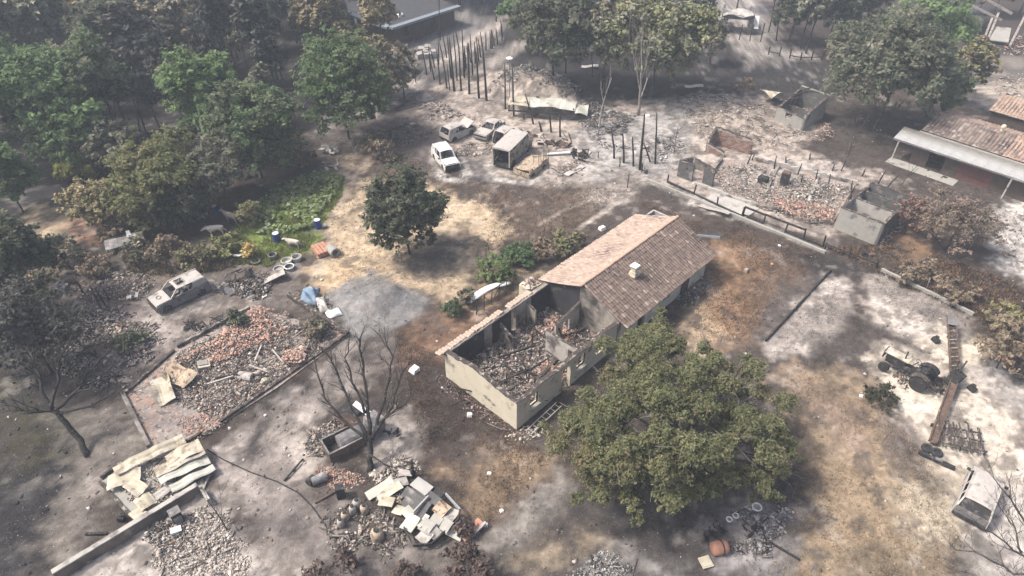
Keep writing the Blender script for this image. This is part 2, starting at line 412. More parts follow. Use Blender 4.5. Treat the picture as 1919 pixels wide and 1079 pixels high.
# (polygon in photo pixels, colour, edge softness m, edge raggedness m, strength)
ZONES = [
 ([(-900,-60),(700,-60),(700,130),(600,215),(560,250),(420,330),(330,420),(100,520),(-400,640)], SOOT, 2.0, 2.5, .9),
 ([(640,-60),(1000,-60),(960,60),(860,130),(700,200),(610,230)], (0.17,0.165,0.165), 2.5, 3, .8),
 ([(960,-60),(1340,-60),(1420,60),(1570,105),(1560,195),(1290,195),(1120,200),(960,150),(900,130)], SOOT, 1.6, 2.0, .9),
 ([(1325,-50),(1440,-50),(1440,100),(1530,95),(1530,112),(1420,120),(1400,118),(1330,40)], (0.36,0.335,0.31), 1.2, 2.5, .85),
 ([(1800,120),(2400,60),(2400,230),(1830,212)], (0.42,0.37,0.32), 1.2, 2.0, .9),
 ([(1850,115),(2400,90),(2400,140),(1870,150)], (0.10,0.095,0.09), .8, 1.2, .7),
 # ash around the wrecks
 ([(770,185),(850,150),(900,160),(960,120),(1080,190),(1120,230),(1140,200),(1290,180),(1440,185),(1540,235),(1500,270),(1540,300),(1700,335),(1640,350),(1600,340),(1560,400),(1545,455),(1200,330),(1080,345),(1000,345),(930,320),(880,290),(800,255)], PALE, .8, 1.6, .95),
 ([(1085,235),(1290,200),(1300,260),(1270,330),(1230,330),(1140,350),(1060,345),(1090,290)], COOL, 1.5, 1.6, .75),
 ([(690,215),(770,190),(820,235),(830,290),(820,330),(740,310),(640,300),(600,270)], (0.12,0.105,0.10), 1.5, 2, .85),
 ([(845,345),(868,300),(905,290),(930,325),(1000,348),(1130,352),(1100,372),(900,372)], (0.095,0.09,0.09), 1.0, .8, .92),
 ([(1290,190),(1440,185),(1460,240),(1420,300),(1310,250)], (0.36,0.31,0.265), 1.2, 1.5, .8),
 ([(1330,290),(1560,300),(1600,345),(1560,395),(1520,420),(1400,380),(1310,330)], (0.45,0.41,0.385), 1.0, 1.5, .7),
 # brown burnt strips
 ([(640,290),(720,270),(820,330),(930,345),(1160,350),(1190,370),(1060,440),(960,450),(930,390),(830,360),(700,340),(640,350)], BROWN, 1.0, 1.6, .85),
 ([(960,430),(1060,430),(1180,370),(1210,335),(1120,330),(1050,345),(960,400)], (0.13,0.103,0.083), 1.2, 2.2, .8),
 ([(1090,352),(1200,335),(1190,372),(1110,395)], (0.36,0.325,0.295), .7, 1.4, .7),
 # sandy yard
 ([(628,390),(660,345),(700,330),(800,345),(900,385),(960,430),(945,460),(890,500),(860,560),(800,560),(720,540),(610,545),(575,510),(595,470)], SAND, .6, 1.4, .95),
 ([(590,500),(640,490),(700,510),(620,560),(560,560)], (0.40,0.30,0.19), .8, 1.2, .6),
 ([(760,470),(840,440),(860,490),(830,525),(770,520),(735,490)], (0.10,0.093,0.09), .9, .6, .85),  # round tree's cast shadow, painted dark onto the sand
 ([(640,270),(690,250),(650,350),(628,400),(600,440),(590,410)], (0.30,0.245,0.19), .6, .8, .8),
 # garden
 ([(405,470),(455,415),(520,350),(600,320),(645,332),(640,365),(600,430),(575,470),(500,500),(430,485)], GRASS, .5, .8, .95),
 ([(385,455),(440,440),(490,460),(470,490),(400,480)], YGRASS, .7, .8, .8),
 ([(40,430),(70,385),(120,395),(130,430),(90,450)], SAND, .7, .8, .9),
 ([(130,410),(230,395),(230,450),(140,455)], (0.21,0.125,0.085), 1, 1.5, .8),
 ([(230,480),(420,440),(480,500),(300,520)], (0.17,0.145,0.11), 1.2, 1.4, .8),
 # debris field on the left
 ([(90,545),(220,490),(330,510),(500,500),(560,545),(500,570),(330,655),(225,740),(130,745),(60,640)], (0.13,0.11,0.098), 1.2, 1.5, .92),
 ([(250,590),(300,560),(330,640),(250,700),(200,690)], (0.38,0.33,0.31), .9, 1.2, .8),
 ([(290,550),(390,520),(420,575),(310,600),(380,620),(470,585),(350,650),(270,610)], (0.36,0.335,0.31), .7, .9, .7),
 ([(440,500),(560,510),(600,560),(560,590),(480,575),(420,560)], (0.13,0.115,0.105), .8, 1, .75),
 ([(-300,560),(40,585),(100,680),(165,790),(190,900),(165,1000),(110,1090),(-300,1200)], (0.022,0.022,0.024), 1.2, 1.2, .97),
 ([(110,770),(235,745),(285,838),(240,880),(190,905),(150,1040),(120,1079),(90,1000),(140,880)], (0.20,0.18,0.16), .9, 1.2, .85),
 ([(0,700),(90,780),(110,860),(40,900),(-200,860)], (0.055,0.052,0.03), 1.2, 1.5, .6),
 ([(120,1079),(245,995),(370,920),(425,935),(470,1010),(510,1079),(480,1160),(60,1160)], (0.40,0.37,0.34), .5, .8, .95),
 # drive
 ([(618,545),(690,512),(790,560),(795,590),(740,615),(700,640),(640,690),(560,725),(470,790),(385,850),(440,940),(520,1079),(540,1160),(960,1160),(900,1010),(700,1000),(560,930),(540,860),(600,770),(720,700),(770,640),(740,625),(660,625)], (0.185,0.165,0.152), .5, .5, .97),
 ([(612,548),(690,512),(795,565),(790,592),(735,620),(660,640),(640,600)], GRAVEL, .5, .5, .95),
 ([(470,800),(490,750),(560,705),(600,700),(590,730),(520,760),(500,800),(480,850),(440,890),(440,850)], (0.026,0.024,0.025), .4, .3, .97),
 ([(520,790),(590,750),(620,760),(560,810),(540,870),(510,870)], (0.34,0.31,0.285), .6, .4, .9),
 ([(385,850),(470,792),(560,735),(655,640),(690,650),(600,705),(490,770),(440,850),(470,930),(430,940)], (0.31,0.28,0.26), .6, .4, .85),
 ([(480,900),(620,940),(640,1010),(560,1040),(490,1000)], (0.165,0.148,0.14), 1.4, .8, .8),
 ([(700,790),(770,770),(800,790),(785,860),(760,890),(700,880),(690,840)], (0.42,0.38,0.345), .5, .6, .92),
 ([(535,870),(570,820),(620,800),(620,850),(600,890),(560,900)], (0.36,0.325,0.295), .5, .5, .85),
 ([(855,940),(885,968),(900,998),(880,1008),(855,985)], (0.40,0.36,0.325), .4, .4, .9),
 ([(610,1030),(900,1005),(960,1079),(960,1160),(520,1160)], (0.12,0.108,0.10), 1, 1.0, .85),
 # yard around the house
 ([(735,622),(800,600),(835,690),(968,810),(1035,850),(1035,890),(900,1005),(870,960),(800,880),(810,780),(760,720),(700,690)], (0.052,0.041,0.036), .8, 1.2, .96),
 ([(740,620),(900,560),(960,540),(1010,530),(830,665),(760,670)], (0.20,0.125,0.085), .8, 1.2, .8),
 ([(850,880),(960,820),(1035,860),(1030,890),(900,1000),(880,950)], (0.255,0.19,0.13), 1.0, 1.4, .75),
 ([(900,1012),(1020,905),(1050,880),(1090,920),(960,1042),(930,1040)], (0.21,0.198,0.182), .45, .5, .95),
 ([(870,555),(920,530),(1000,500),(1020,520),(890,590)], (0.36,0.285,0.20), .7, .8, .8),
 # right of the house
 ([(1190,372),(1320,400),(1545,465),(1560,490),(1530,500),(1430,600),(1330,470)], (0.058,0.045,0.038), .9, 1.6, .95),
 ([(1290,470),(1400,450),(1500,500),(1500,540),(1400,640),(1340,660),(1290,620),(1260,560),(1320,500)], ORANGE, .9, 1.8, .9),
 ([(1280,590),(1330,540),(1350,600),(1320,690),(1290,660)], (0.40,0.32,0.225), .7, .9, .8),
 ([(1390,440),(1540,475),(1540,500),(1440,590),(1400,560),(1430,500)], (0.085,0.064,0.054), 1.2, 1.6, .8),
 ([(1390,640),(1530,490),(1570,500),(1440,645)], (0.11,0.095,0.088), .5, .8, .9),
 ([(1290,360),(1340,372),(1400,405),(1370,415),(1300,385)], (0.56,0.52,0.49), .4, .7, .9),
 ([(1545,465),(1640,470),(1700,455),(1919,540),(1919,700),(1830,600),(1640,510)], (0.062,0.046,0.036), .8, 1.6, .95),
 ([(1660,430),(1720,420),(1760,480),(1700,500)], ORANGE, .9, 1.5, .7),
 ([(1840,400),(1960,360),(2100,420),(2100,560),(1930,530),(1860,490)], (0.52,0.50,0.475), .7, 1.2, .9),
 ([(1480,470),(1560,480),(1640,512),(1580,525),(1520,520)], SOOT, .8, 1.0, .8),
 # paddock
 ([(1428,640),(1560,512),(1590,525),(1605,580),(1560,640),(1500,668),(1440,668)], (0.27,0.245,0.225), .35, .4, .97),
 ([(1615,520),(1640,512),(1828,598),(1812,640),(1740,640),(1640,590)], (0.25,0.225,0.205), .35, .4, .97),
 ([(1440,668),(1500,640),(1570,645),(1500,675)], (0.49,0.45,0.41), .5, .6, .9),
 ([(1545,515),(1585,520),(1590,540),(1510,580),(1480,600)], (0.47,0.43,0.395), .5, .6, .8),
 ([(1620,560),(1700,585),(1800,640),(1790,670),(1700,640),(1640,605)], (0.47,0.43,0.385), .6, .7, .85),
 ([(1440,670),(1560,645),(1600,600),(1640,610),(1720,650),(1650,680),(1640,740),(1700,800),(1640,800),(1480,720)], (0.06,0.051,0.047), .6, .8, .96),
 ([(1640,730),(1615,680),(1650,645),(1720,655),(1740,630),(1850,640),(1880,700),(1980,760),(2200,900),(2200,1100),(1960,980),(1840,1000),(1770,960),(1745,890),(1715,800)], WHITE, .5, .9, .97),
 ([(1780,620),(1850,645),(1880,690),(1800,690)], (0.54,0.485,0.39), .6, .8, .8),
 ([(1800,690),(1880,690),(1960,740),(1960,800),(1850,730)], (0.34,0.32,0.31), .6, .9, .8),
 # field in front
 ([(1470,690),(1560,705),(1660,760),(1750,880),(1790,1010),(1800,1160),(1430,1160),(1480,960),(1500,800)], TANB, 1.0, 1.6, .95),
 ([(1640,770),(1720,800),(1745,890),(1700,900),(1660,850)], (0.125,0.11,0.105), .7, .9, .85),
 ([(1480,700),(1640,780),(1620,860),(1500,800)], (0.205,0.155,0.125), 1, 1.6, .7),
 ([(1690,900),(1790,890),(1840,1010),(1780,1050),(1690,980)], (0.39,0.345,0.275), .9, 1.3, .85),
 ([(1600,1020),(1780,1010),(1840,1160),(1560,1160)], (0.14,0.118,0.09), 1, 1.2, .75),
 ([(1800,960),(1919,900),(2300,1000),(2300,1200),(1830,1200)], (0.42,0.395,0.37), .8, 1.2, .9),
 # below the oak
 ([(1040,930),(1200,900),(1480,880),(1510,950),(1470,1160),(940,1160),(990,1050)], (0.055,0.05,0.049), .9, 1.2, .95),  # dark base soil, with the oak's shadow painted into it
 ([(1350,960),(1420,930),(1490,960),(1470,1079),(1350,1079)], (0.34,0.325,0.325), .9, 1.5, .85),
 ([(1060,1079),(1130,1035),(1230,1060),(1300,1090),(1220,1160),(1060,1160)], (0.28,0.272,0.27), .8, 1.2, .7),
 ([(960,1060),(1100,990),(1130,1010),(1010,1079)], (0.25,0.205,0.15), .7, .9, .8),
]
LINES = [  # narrow worn strips: photo polyline, half width m, colour, strength
 ([(690,215),(780,150),(860,98),(950,35)], 1.6, (0.44,0.395,0.355), .9),
 ([(700,203),(800,160),(900,105)], .9, (0.20,0.19,0.185), .6),
 ([(900,140),(930,115),(980,80)], 1.3, (0.40,0.365,0.335), .7),
 ([(628,400),(660,340),(700,290)], .5, (0.42,0.34,0.27), .6),
 ([(1080,430),(1190,360)], .22, (0.42,0.38,0.34), .8),
 ([(1010,420),(1150,350)], .25, (0.36,0.31,0.26), .7),
 ([(820,282),(812,300),(830,335),(862,338),(875,325),(862,300)], .55, (0.45,0.43,0.405), .9),
 ([(915,310),(930,335),(985,345),(1040,325)], .45, (0.42,0.40,0.375), .85),
 ([(1200,335),(1330,385),(1545,470)], .45, (0.33,0.31,0.285), .7),
 ([(900,1004),(1035,885)], .25, (0.10,0.08,0.07), .7),
 ([(1430,640),(1558,508)], .18, (0.05,0.05,0.05), .8),
]

gx = axis_coords(-42, 46, 0.225, -480, 480)
gy = axis_coords(12, 76, 0.225, -120, 700)
GX, GY = np.meshgrid(gx, gy)
fx, fy = GX.ravel(), GY.ravel()

def blend(base, colr, wgt):
    return base + (np.array(colr)[None, :] - base) * wgt[:, None]

wx = fbm(fx, fy, 4.0, 4, 11) - .5
wy = fbm(fx, fy, 4.0, 4, 23) - .5
wx2 = fbm(fx, fy, .9, 3, 31) - .5
wy2 = fbm(fx, fy, .9, 3, 37) - .5
wf = (fbm(fx, fy, .55, 2, 41) - .5) * 2.2
col = np.tile(np.array(BURNT), (len(fx), 1))
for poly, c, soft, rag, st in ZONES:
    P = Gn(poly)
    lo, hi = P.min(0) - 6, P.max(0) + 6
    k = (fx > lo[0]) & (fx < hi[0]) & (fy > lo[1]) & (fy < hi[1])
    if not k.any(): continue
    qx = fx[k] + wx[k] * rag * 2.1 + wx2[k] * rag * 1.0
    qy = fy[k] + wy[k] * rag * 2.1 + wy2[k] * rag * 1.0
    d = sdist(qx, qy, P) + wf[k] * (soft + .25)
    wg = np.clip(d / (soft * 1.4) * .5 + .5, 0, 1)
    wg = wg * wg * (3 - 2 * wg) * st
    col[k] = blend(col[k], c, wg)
for line, hw, c, st in LINES:
    P = Gn(line)
    lo, hi = P.min(0) - 4, P.max(0) + 4
    k = (fx > lo[0]) & (fx < hi[0]) & (fy > lo[1]) & (fy < hi[1])
    d = ldist(fx[k] + wx2[k] * .5, fy[k] + wy2[k] * .5, P)
    wg = np.clip((hw * 1.3 - d) / (hw * .8), 0, 1) * st
    col[k] = blend(col[k], c, wg)
# mottling: ash flecks, unburnt patches and soot, at several sizes
n1 = fbm(fx, fy, 2.6, 5, 51)
n2 = fbm(fx, fy, .8, 4, 61)
n3 = fbm(fx, fy, 7.0, 4, 71)
n4 = fbm(fx, fy, .35, 2, 81)
col *= (1 + (n1 - .5) * .85 + (n2 - .5) * .7 + (n4 - .5) * .75)[:, None]
lum = col.mean(1)
ashy = np.clip((n2 * .6 + n1 * .4 - .60) / .07, 0, 1) * np.clip((n3 - .38) / .12, 0, 1)
col = blend(col, (0.40, 0.375, 0.35), ashy * .30 * (lum < .45))
sooty = np.clip((fbm(fx, fy, 1.5, 5, 91) - .60) / .05, 0, 1)
col = blend(col, (0.06, 0.055, 0.053), sooty * .5)
crust = np.clip((fbm(fx, fy, .7, 4, 201) - .57) / .04, 0, 1) * (lum > .2) * (col[:, 0] - col[:, 2] < .11)
col = blend(col, (0.085, 0.075, 0.068), crust * .55)
flat = np.clip((sdist(fx, fy, Gn([(612,548),(690,512),(795,565),(790,592),(735,620),(660,640),(640,600)])) + .3) / 1, 0, 1)
col = blend(col, GRAVEL, flat * .55)
col = np.clip(col, .015, .8)

MOUNDS = [  # photo px, height, radius x, radius y, roughness
 (735, 560, 1.0, 2.6, 2.2, .03), (700, 565, .7, 2.2, 1.8, .03),
 (965, 165, 1.6, 6.0, 4.0, .5), (1060, 185, 1.0, 5.5, 3.0, .4), (815, 215, .5, 3.5, 1.6, .25), (870, 205, .5, 4, 2, .2),
 (1320, 205, .7, 4, 3, .4), (1370, 225, .6, 5, 3, .35), (520, 515, .5, 1.4, .6, .1), (1180, 245, .4, 5, 2.5, .3),
 (1440, 330, .35, 4, 2, .3), (840, 280, .15, 4, 3, .2), (520, 575, -.35, 1.5, .8, .1),
]
def ground_z(x, y):
    x, y = np.asarray(x, float), np.asarray(y, float)
    z = (fbm(x, y, 6, 3, 101) - .5) * .16 + (fbm(x, y, 1.1, 3, 111) - .5) * .09 + (fbm(x, y, .4, 2, 121) - .5) * .06
    for px, py, h, rx, ry, rg in MOUNDS:
        g = G(px, py)
        if rg > .1:
            q = np.exp(-(((x - g.x) / rx) ** 2 + ((y - g.y) / ry) ** 2))
            z = z + h * q * (1 + rg * (fbm(x, y, 1.2, 3, 131) - .5) * 2)
        else:
            r = np.sqrt(((x - g.x) / rx) ** 2 + ((y - g.y) / ry) ** 2) + (fbm(x, y, 1.0, 2, 141) - .5) * .25
            z = z + h * np.clip(1 - r, 0, 1) * (1 + rg)
    return z
def gz(x, y): return float(ground_z(np.array([x]), np.array([y]))[0])
def GG(px, py, dz=0.0):
    p = G(px, py); p.z = gz(p.x, p.y) + dz; return p

fz = ground_z(fx, fy)
nx_, ny_ = len(gx), len(gy)
ii, jj = np.meshgrid(np.arange(nx_ - 1), np.arange(ny_ - 1))
a = (jj * nx_ + ii).ravel()
F = np.stack([a, a + 1, a + nx_ + 1, a + nx_], 1)
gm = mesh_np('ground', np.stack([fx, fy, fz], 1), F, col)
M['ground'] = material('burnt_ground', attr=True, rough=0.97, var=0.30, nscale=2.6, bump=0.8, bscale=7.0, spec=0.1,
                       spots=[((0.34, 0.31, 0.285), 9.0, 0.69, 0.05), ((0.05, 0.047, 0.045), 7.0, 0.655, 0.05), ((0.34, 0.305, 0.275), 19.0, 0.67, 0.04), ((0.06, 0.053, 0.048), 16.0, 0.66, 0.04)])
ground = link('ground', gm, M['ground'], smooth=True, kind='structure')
ground['label'] = 'burnt and ash covered ground of the hamlet'

def sample_color(x, y):
    """albedo of the ground sheet nearest to the points"""
    i = np.clip(np.searchsorted(gx, x), 0, nx_ - 1); j = np.clip(np.searchsorted(gy, y), 0, ny_ - 1)
    return col[j * nx_ + i]

# ------------------------------------------------------------------ scatter: litter, grass
rng = np.random.default_rng(5)
def pts_in(polypx, n):
    P = Gn(polypx)
    lo, hi = P.min(0), P.max(0)
    out = np.zeros((0, 2))
    while len(out) < n:
        q = rng.random((n * 2, 2)) * (hi - lo) + lo
        out = np.concatenate([out, q[sdist(q[:, 0], q[:, 1], P) > 0]])
    return out[:n]

def boxes_np(C, SZ, ROT, COLR):
    """many randomly turned little blocks: centres, sizes (n,3), rotation angles (n,3), colours (n,3)"""
    n = len(C)
    base = np.array([(-1,-1,-1),(1,-1,-1),(1,1,-1),(-1,1,-1),(-1,-1,1),(1,-1,1),(1,1,1),(-1,1,1)], float) * .5
    V = base[None] * SZ[:, None, :]
    V = V * (1 + (rng.random((n, 8, 1)) - .5) * .35)
    for ax, (i, j) in enumerate(((1, 2), (2, 0), (0, 1))):
        c, s = np.cos(ROT[:, ax])[:, None], np.sin(ROT[:, ax])[:, None]
        a_, b_ = V[:, :, i].copy(), V[:, :, j].copy()
        V[:, :, i] = a_ * c - b_ * s
        V[:, :, j] = a_ * s + b_ * c
    V += C[:, None, :]
    fb = np.array([(0,3,2,1),(4,5,6,7),(0,1,5,4),(1,2,6,5),(2,3,7,6),(3,0,4,7)])
    F = (fb[None] + (np.arange(n) * 8)[:, None, None]).reshape(-1, 4)
    return V.reshape(-1, 3), F, np.repeat(COLR, 8, 0)

def palette(pal, n):
    cs = np.array([p[0] for p in pal]); ws = np.array([p[1] for p in pal], float)
    c = cs[rng.choice(len(pal), n, p=ws / ws.sum())]
    return np.clip(c * (0.72 + rng.random((n, 1)) * .56), .01, .85)

# litter lying all over the burnt ground
n = 22500
q = np.stack([rng.uniform(-42, 46, n), 15 + 62 * rng.random(n) ** 1.3], 1)
k = np.abs(q[:, 0]) < q[:, 1] * .95 + 8
q = q[k & (fbm(q[:, 0], q[:, 1], 3, 3, 151) + rng.random(n) * .3 > .60)]
gc = sample_color(q[:, 0], q[:, 1])
n = len(q)
sz = (rng.random((n, 1)) ** 5 * .17 + .03) * rng.uniform(.5, 1.4, (n, 3)); sz[:, 2] *= .35
cl = gc * rng.uniform(.7, 1.35, (n, 1))
pk = rng.random(n)
cl[pk < .07] = (0.44, 0.41, 0.385); cl[pk > .965] = (0.06, 0.055, 0.05)
z = ground_z(q[:, 0], q[:, 1])
V, F, Cc = boxes_np(np.column_stack([q, z + sz[:, 2] * .25]), sz, rng.random((n, 3)) * np.array([.6, .6, 6.28]), np.clip(cl, .02, .8))
link('gravel', mesh_np('gravel', V, F, Cc), M['chip'], kind='stuff', label='stones, ash clods and charred bits strewn over the burnt ground')

def tufts(name, poly, n, h, colr, label, blades=4, spread=.12, m='needle', dens=None):
    q = pts_in(poly, n)
    if dens is not None:
        q = q[fbm(q[:, 0], q[:, 1], dens, 3, 171) + rng.random(len(q)) * .25 > .58]
    n = len(q)
    z = ground_z(q[:, 0], q[:, 1])
    c = np.repeat(np.column_stack([q, z]), blades, 0)
    nb = len(c)
    a = rng.random(nb) * 6.28
    lean = rng.random(nb) * .8
    hh = h * rng.uniform(.5, 1.3, nb)
    wd = h * .16
    base = c + np.column_stack([np.cos(a), np.sin(a), np.zeros(nb)]) * (rng.random((nb, 1)) * spread)
    sx = np.column_stack([-np.sin(a), np.cos(a), np.zeros(nb)]) * wd
    tip = base + np.column_stack([np.cos(a) * lean * hh, np.sin(a) * lean * hh, hh])
    V = np.stack([base - sx, base + sx, tip], 1).reshape(-1, 3)
    F = np.arange(nb * 3).reshape(-1, 3)
    cc = np.repeat(palette(colr, n), blades, 0)
    cc = np.repeat(cc * rng.uniform(.8, 1.2, (nb, 1)), 3, 0)
    return link(name, mesh_np(name, V, F, cc), M[m], kind='stuff', label=label)

STRAW = [((0.36, 0.28, 0.18), 3), ((0.28, 0.21, 0.14), 3), ((0.20, 0.15, 0.105), 2), ((0.12, 0.10, 0.08), .6)]
SCORCH = [((0.20, 0.125, 0.085), 3), ((0.12, 0.09, 0.075), 4), ((0.30, 0.19, 0.11), 2), ((0.06, 0.05, 0.045), 3)]
tufts('dry_grass', [(1470,690),(1560,705),(1660,760),(1750,880),(1800,1010),(1800,1100),(1430,1100),(1480,960),(1500,800)], 7000, .09, STRAW, 'dry straw coloured grass of the field in front of the oak', dens=2.2)
tufts('dry_grass', [(1200,380),(1545,470),(1400,640),(1290,640),(1330,480)], 8000, .09, SCORCH, 'scorched rust brown grass beside the tiled house', dens=2.0)
tufts('dry_grass', [(740,622),(830,670),(968,815),(1035,860),(900,1000),(800,880),(760,720)], 7000, .09, SCORCH, 'burnt brown grass of the yard below the roofless rooms', dens=2.0)
tufts('dry_grass', [(640,300),(720,280),(930,345),(1180,355),(1060,440),(880,520),(930,400),(830,360)], 7000, .09, SCORCH, 'singed grass between the wrecked cars and the house', dens=2.4)
tufts('dry_grass', [(1545,465),(1700,455),(1919,540),(1919,690),(1830,600),(1640,510)], 3800, .2, SCORCH, 'scorched scrubby grass on the bank above the paddock', dens=2.4)
tufts('dry_grass', [(600,420),(700,330),(830,360),(950,440),(860,540),(620,540)], 2600, .10, STRAW, 'thin dry grass on the sandy yard', dens=2.4)
tufts('grass', [(385,470),(455,415),(520,350),(600,320),(645,332),(640,365),(600,430),(575,470),(500,500),(430,490)], 9000, .22, [((0.23, 0.28, 0.085), 4), ((0.30, 0.32, 0.13), 2), ((0.16, 0.21, 0.06), 2), ((0.30, 0.25, 0.14), 1)], 'green grass of the unburnt garden patch', m='leaf', dens=1.6)
tufts('dry_grass', [(230,480),(400,440),(480,495),(330,520),(240,510)], 3500, .25, [((0.22, 0.17, 0.11), 3), ((0.14, 0.12, 0.08), 3), ((0.13, 0.145, 0.06), 1)], 'matted dry weeds behind the burnt estate car', dens=2.0)

def leaves_np(C, Nrm, size, COLR, aspect=1.5):
    """one folded leaf-sized face per centre"""
    n = len(C)
    Nrm = Nrm / (np.linalg.norm(Nrm, axis=1, keepdims=True) + 1e-9)
    t = rng.normal(size=(n, 3))
    t -= Nrm * (t * Nrm).sum(1, keepdims=True)
    t /= np.linalg.norm(t, axis=1, keepdims=True) + 1e-9
    b = np.cross(Nrm, t)
    s = np.asarray(size).reshape(-1, 1) * .5
    V = np.stack([C - t * s * aspect, C - b * s * .8 + Nrm * s * .2, C + t * s * aspect - Nrm * s * .25, C + b * s * .8 + Nrm * s * .2], 1).reshape(-1, 3)
    F = np.arange(n * 4).reshape(-1, 4)
    return V, F, np.repeat(COLR, 4, 0)

# big leaves of the squash bed in the garden
q = pts_in([(470,395),(520,352),(600,325),(640,335),(635,362),(600,400),(590,428),(540,440),(480,440)], 2600)
k = fbm(q[:, 0], q[:, 1], 1.6, 3, 181) + rng.random(len(q)) * .2 > .5
q = q[k]; n = len(q)
z = ground_z(q[:, 0], q[:, 1]) + rng.uniform(.15, .5, n)
V, F, Cc = leaves_np(np.column_stack([q, z]), rng.normal(size=(n, 3)) * .45 + np.array([0, 0, 1]), rng.uniform(.25, .5, n),
                     palette([((0.27, 0.35, 0.13), 3), ((0.34, 0.40, 0.21), 2), ((0.20, 0.28, 0.09), 3), ((0.46, 0.49, 0.36), 1.3)], n), 1.1)
link('ground_cover', mesh_np('ground_cover', V, F, Cc), M['leaf'], kind='stuff', label='broad leaved green vegetable plants filling the garden bed')
# ------------------------------------------------------------------ walls and roofs
def wall_mb(A, B, th, top, holes=(), step=.35, jag=0.0, seed=0, z0=-.15, col=None, cut=None):
    """wall from A to B (local xy), thickness th to its left, height top(s); holes = (s0,s1,z0,z1).
    returns the mesh builder and the list of top points"""
    A, B = Vector((A[0], A[1])), Vector((B[0], B[1]))
    Ln = (B - A).length
    d = (B - A) / Ln
    nrm = Vector((-d.y, d.x))
    rr = random.Random(seed)
    tf = top if callable(top) else (lambda s: top)
    xs = set(np.linspace(0, Ln, max(2, int(Ln / step) + 1)).round(4))
    for h in holes:
        xs.add(round(max(0, h[0]), 4)); xs.add(round(min(Ln, h[1]), 4))
    xs = sorted(xs)
    zb = sorted({z0} | {z for h in holes for z in (h[2], h[3])})
    H = [max(tf(x) + (rr.random() - .6) * jag, .15) for x in xs]
    mb = MB()
    cache = {}
    def v(i, lev, side):
        key = (i, lev, side)
        if key not in cache:
            z = H[i] if lev == 'T' else min(zb[lev], H[i] - .01 - .001 * (9 - lev))
            p = A + d * xs[i] + nrm * (th if side else 0)
            cache[key] = len(mb.v)
            mb.v.append((p.x, p.y, z)); mb.c.append(col or (.3, .3, .3))
        return cache[key]
    levs = list(range(len(zb))) + ['T']
    def occ(i, j):
        if i < 0 or i >= len(xs) - 1 or j < 0 or j >= len(levs) - 1: return False
        xm = (xs[i] + xs[i + 1]) / 2
        za = zb[j]; zc = zb[j + 1] if j + 1 < len(zb) else za + .05
        zm = (za + zc) / 2
        if za >= max(H[i], H[i + 1]) - .02: return False
        return not any(h[0] < xm < h[1] and h[2] < zm < h[3] for h in holes)
    for i in range(len(xs) - 1):
        for j in range(len(levs) - 1):
            if not occ(i, j): continue
            a, b = levs[j], levs[j + 1]
            mb.f.append((v(i, a, 0), v(i + 1, a, 0), v(i + 1, b, 0), v(i, b, 0)))
            mb.f.append((v(i + 1, a, 1), v(i, a, 1), v(i, b, 1), v(i + 1, b, 1)))
            if not occ(i, j + 1): mb.f.append((v(i, b, 0), v(i + 1, b, 0), v(i + 1, b, 1), v(i, b, 1)))
            if not occ(i, j - 1): mb.f.append((v(i, a, 1), v(i + 1, a, 1), v(i + 1, a, 0), v(i, a, 0)))
            if not occ(i - 1, j): mb.f.append((v(i, a, 1), v(i, a, 0), v(i, b, 0), v(i, b, 1)))
            if not occ(i + 1, j): mb.f.append((v(i + 1, a, 0), v(i + 1, a, 1), v(i + 1, b, 1), v(i + 1, b, 0)))
    if col is not None: mb.usecol = True
    tops = []
    for i, x in enumerate(xs):
        p = A + d * x + nrm * th / 2
        tops.append((p.x, p.y, H[i]))
    return mb, tops

def cap_mb(tops, wd, ht=.05):
    """the charred crumbling top edge, a strip a little wider than the wall"""
    mb = MB()
    rr = random.Random(len(tops))
    for p, q in zip(tops[:-1], tops[1:]):
        if (Vector(p) - Vector(q)).length < .02: continue
        e = .006 * rr.random()
        mb.bar((p[0], p[1], p[2] + ht / 2 - .01 + e), (q[0], q[1], q[2] + ht / 2 - .01 + e), wd + .03 + e * 2, ht * (.7 + .6 * rr.random()))
    return mb

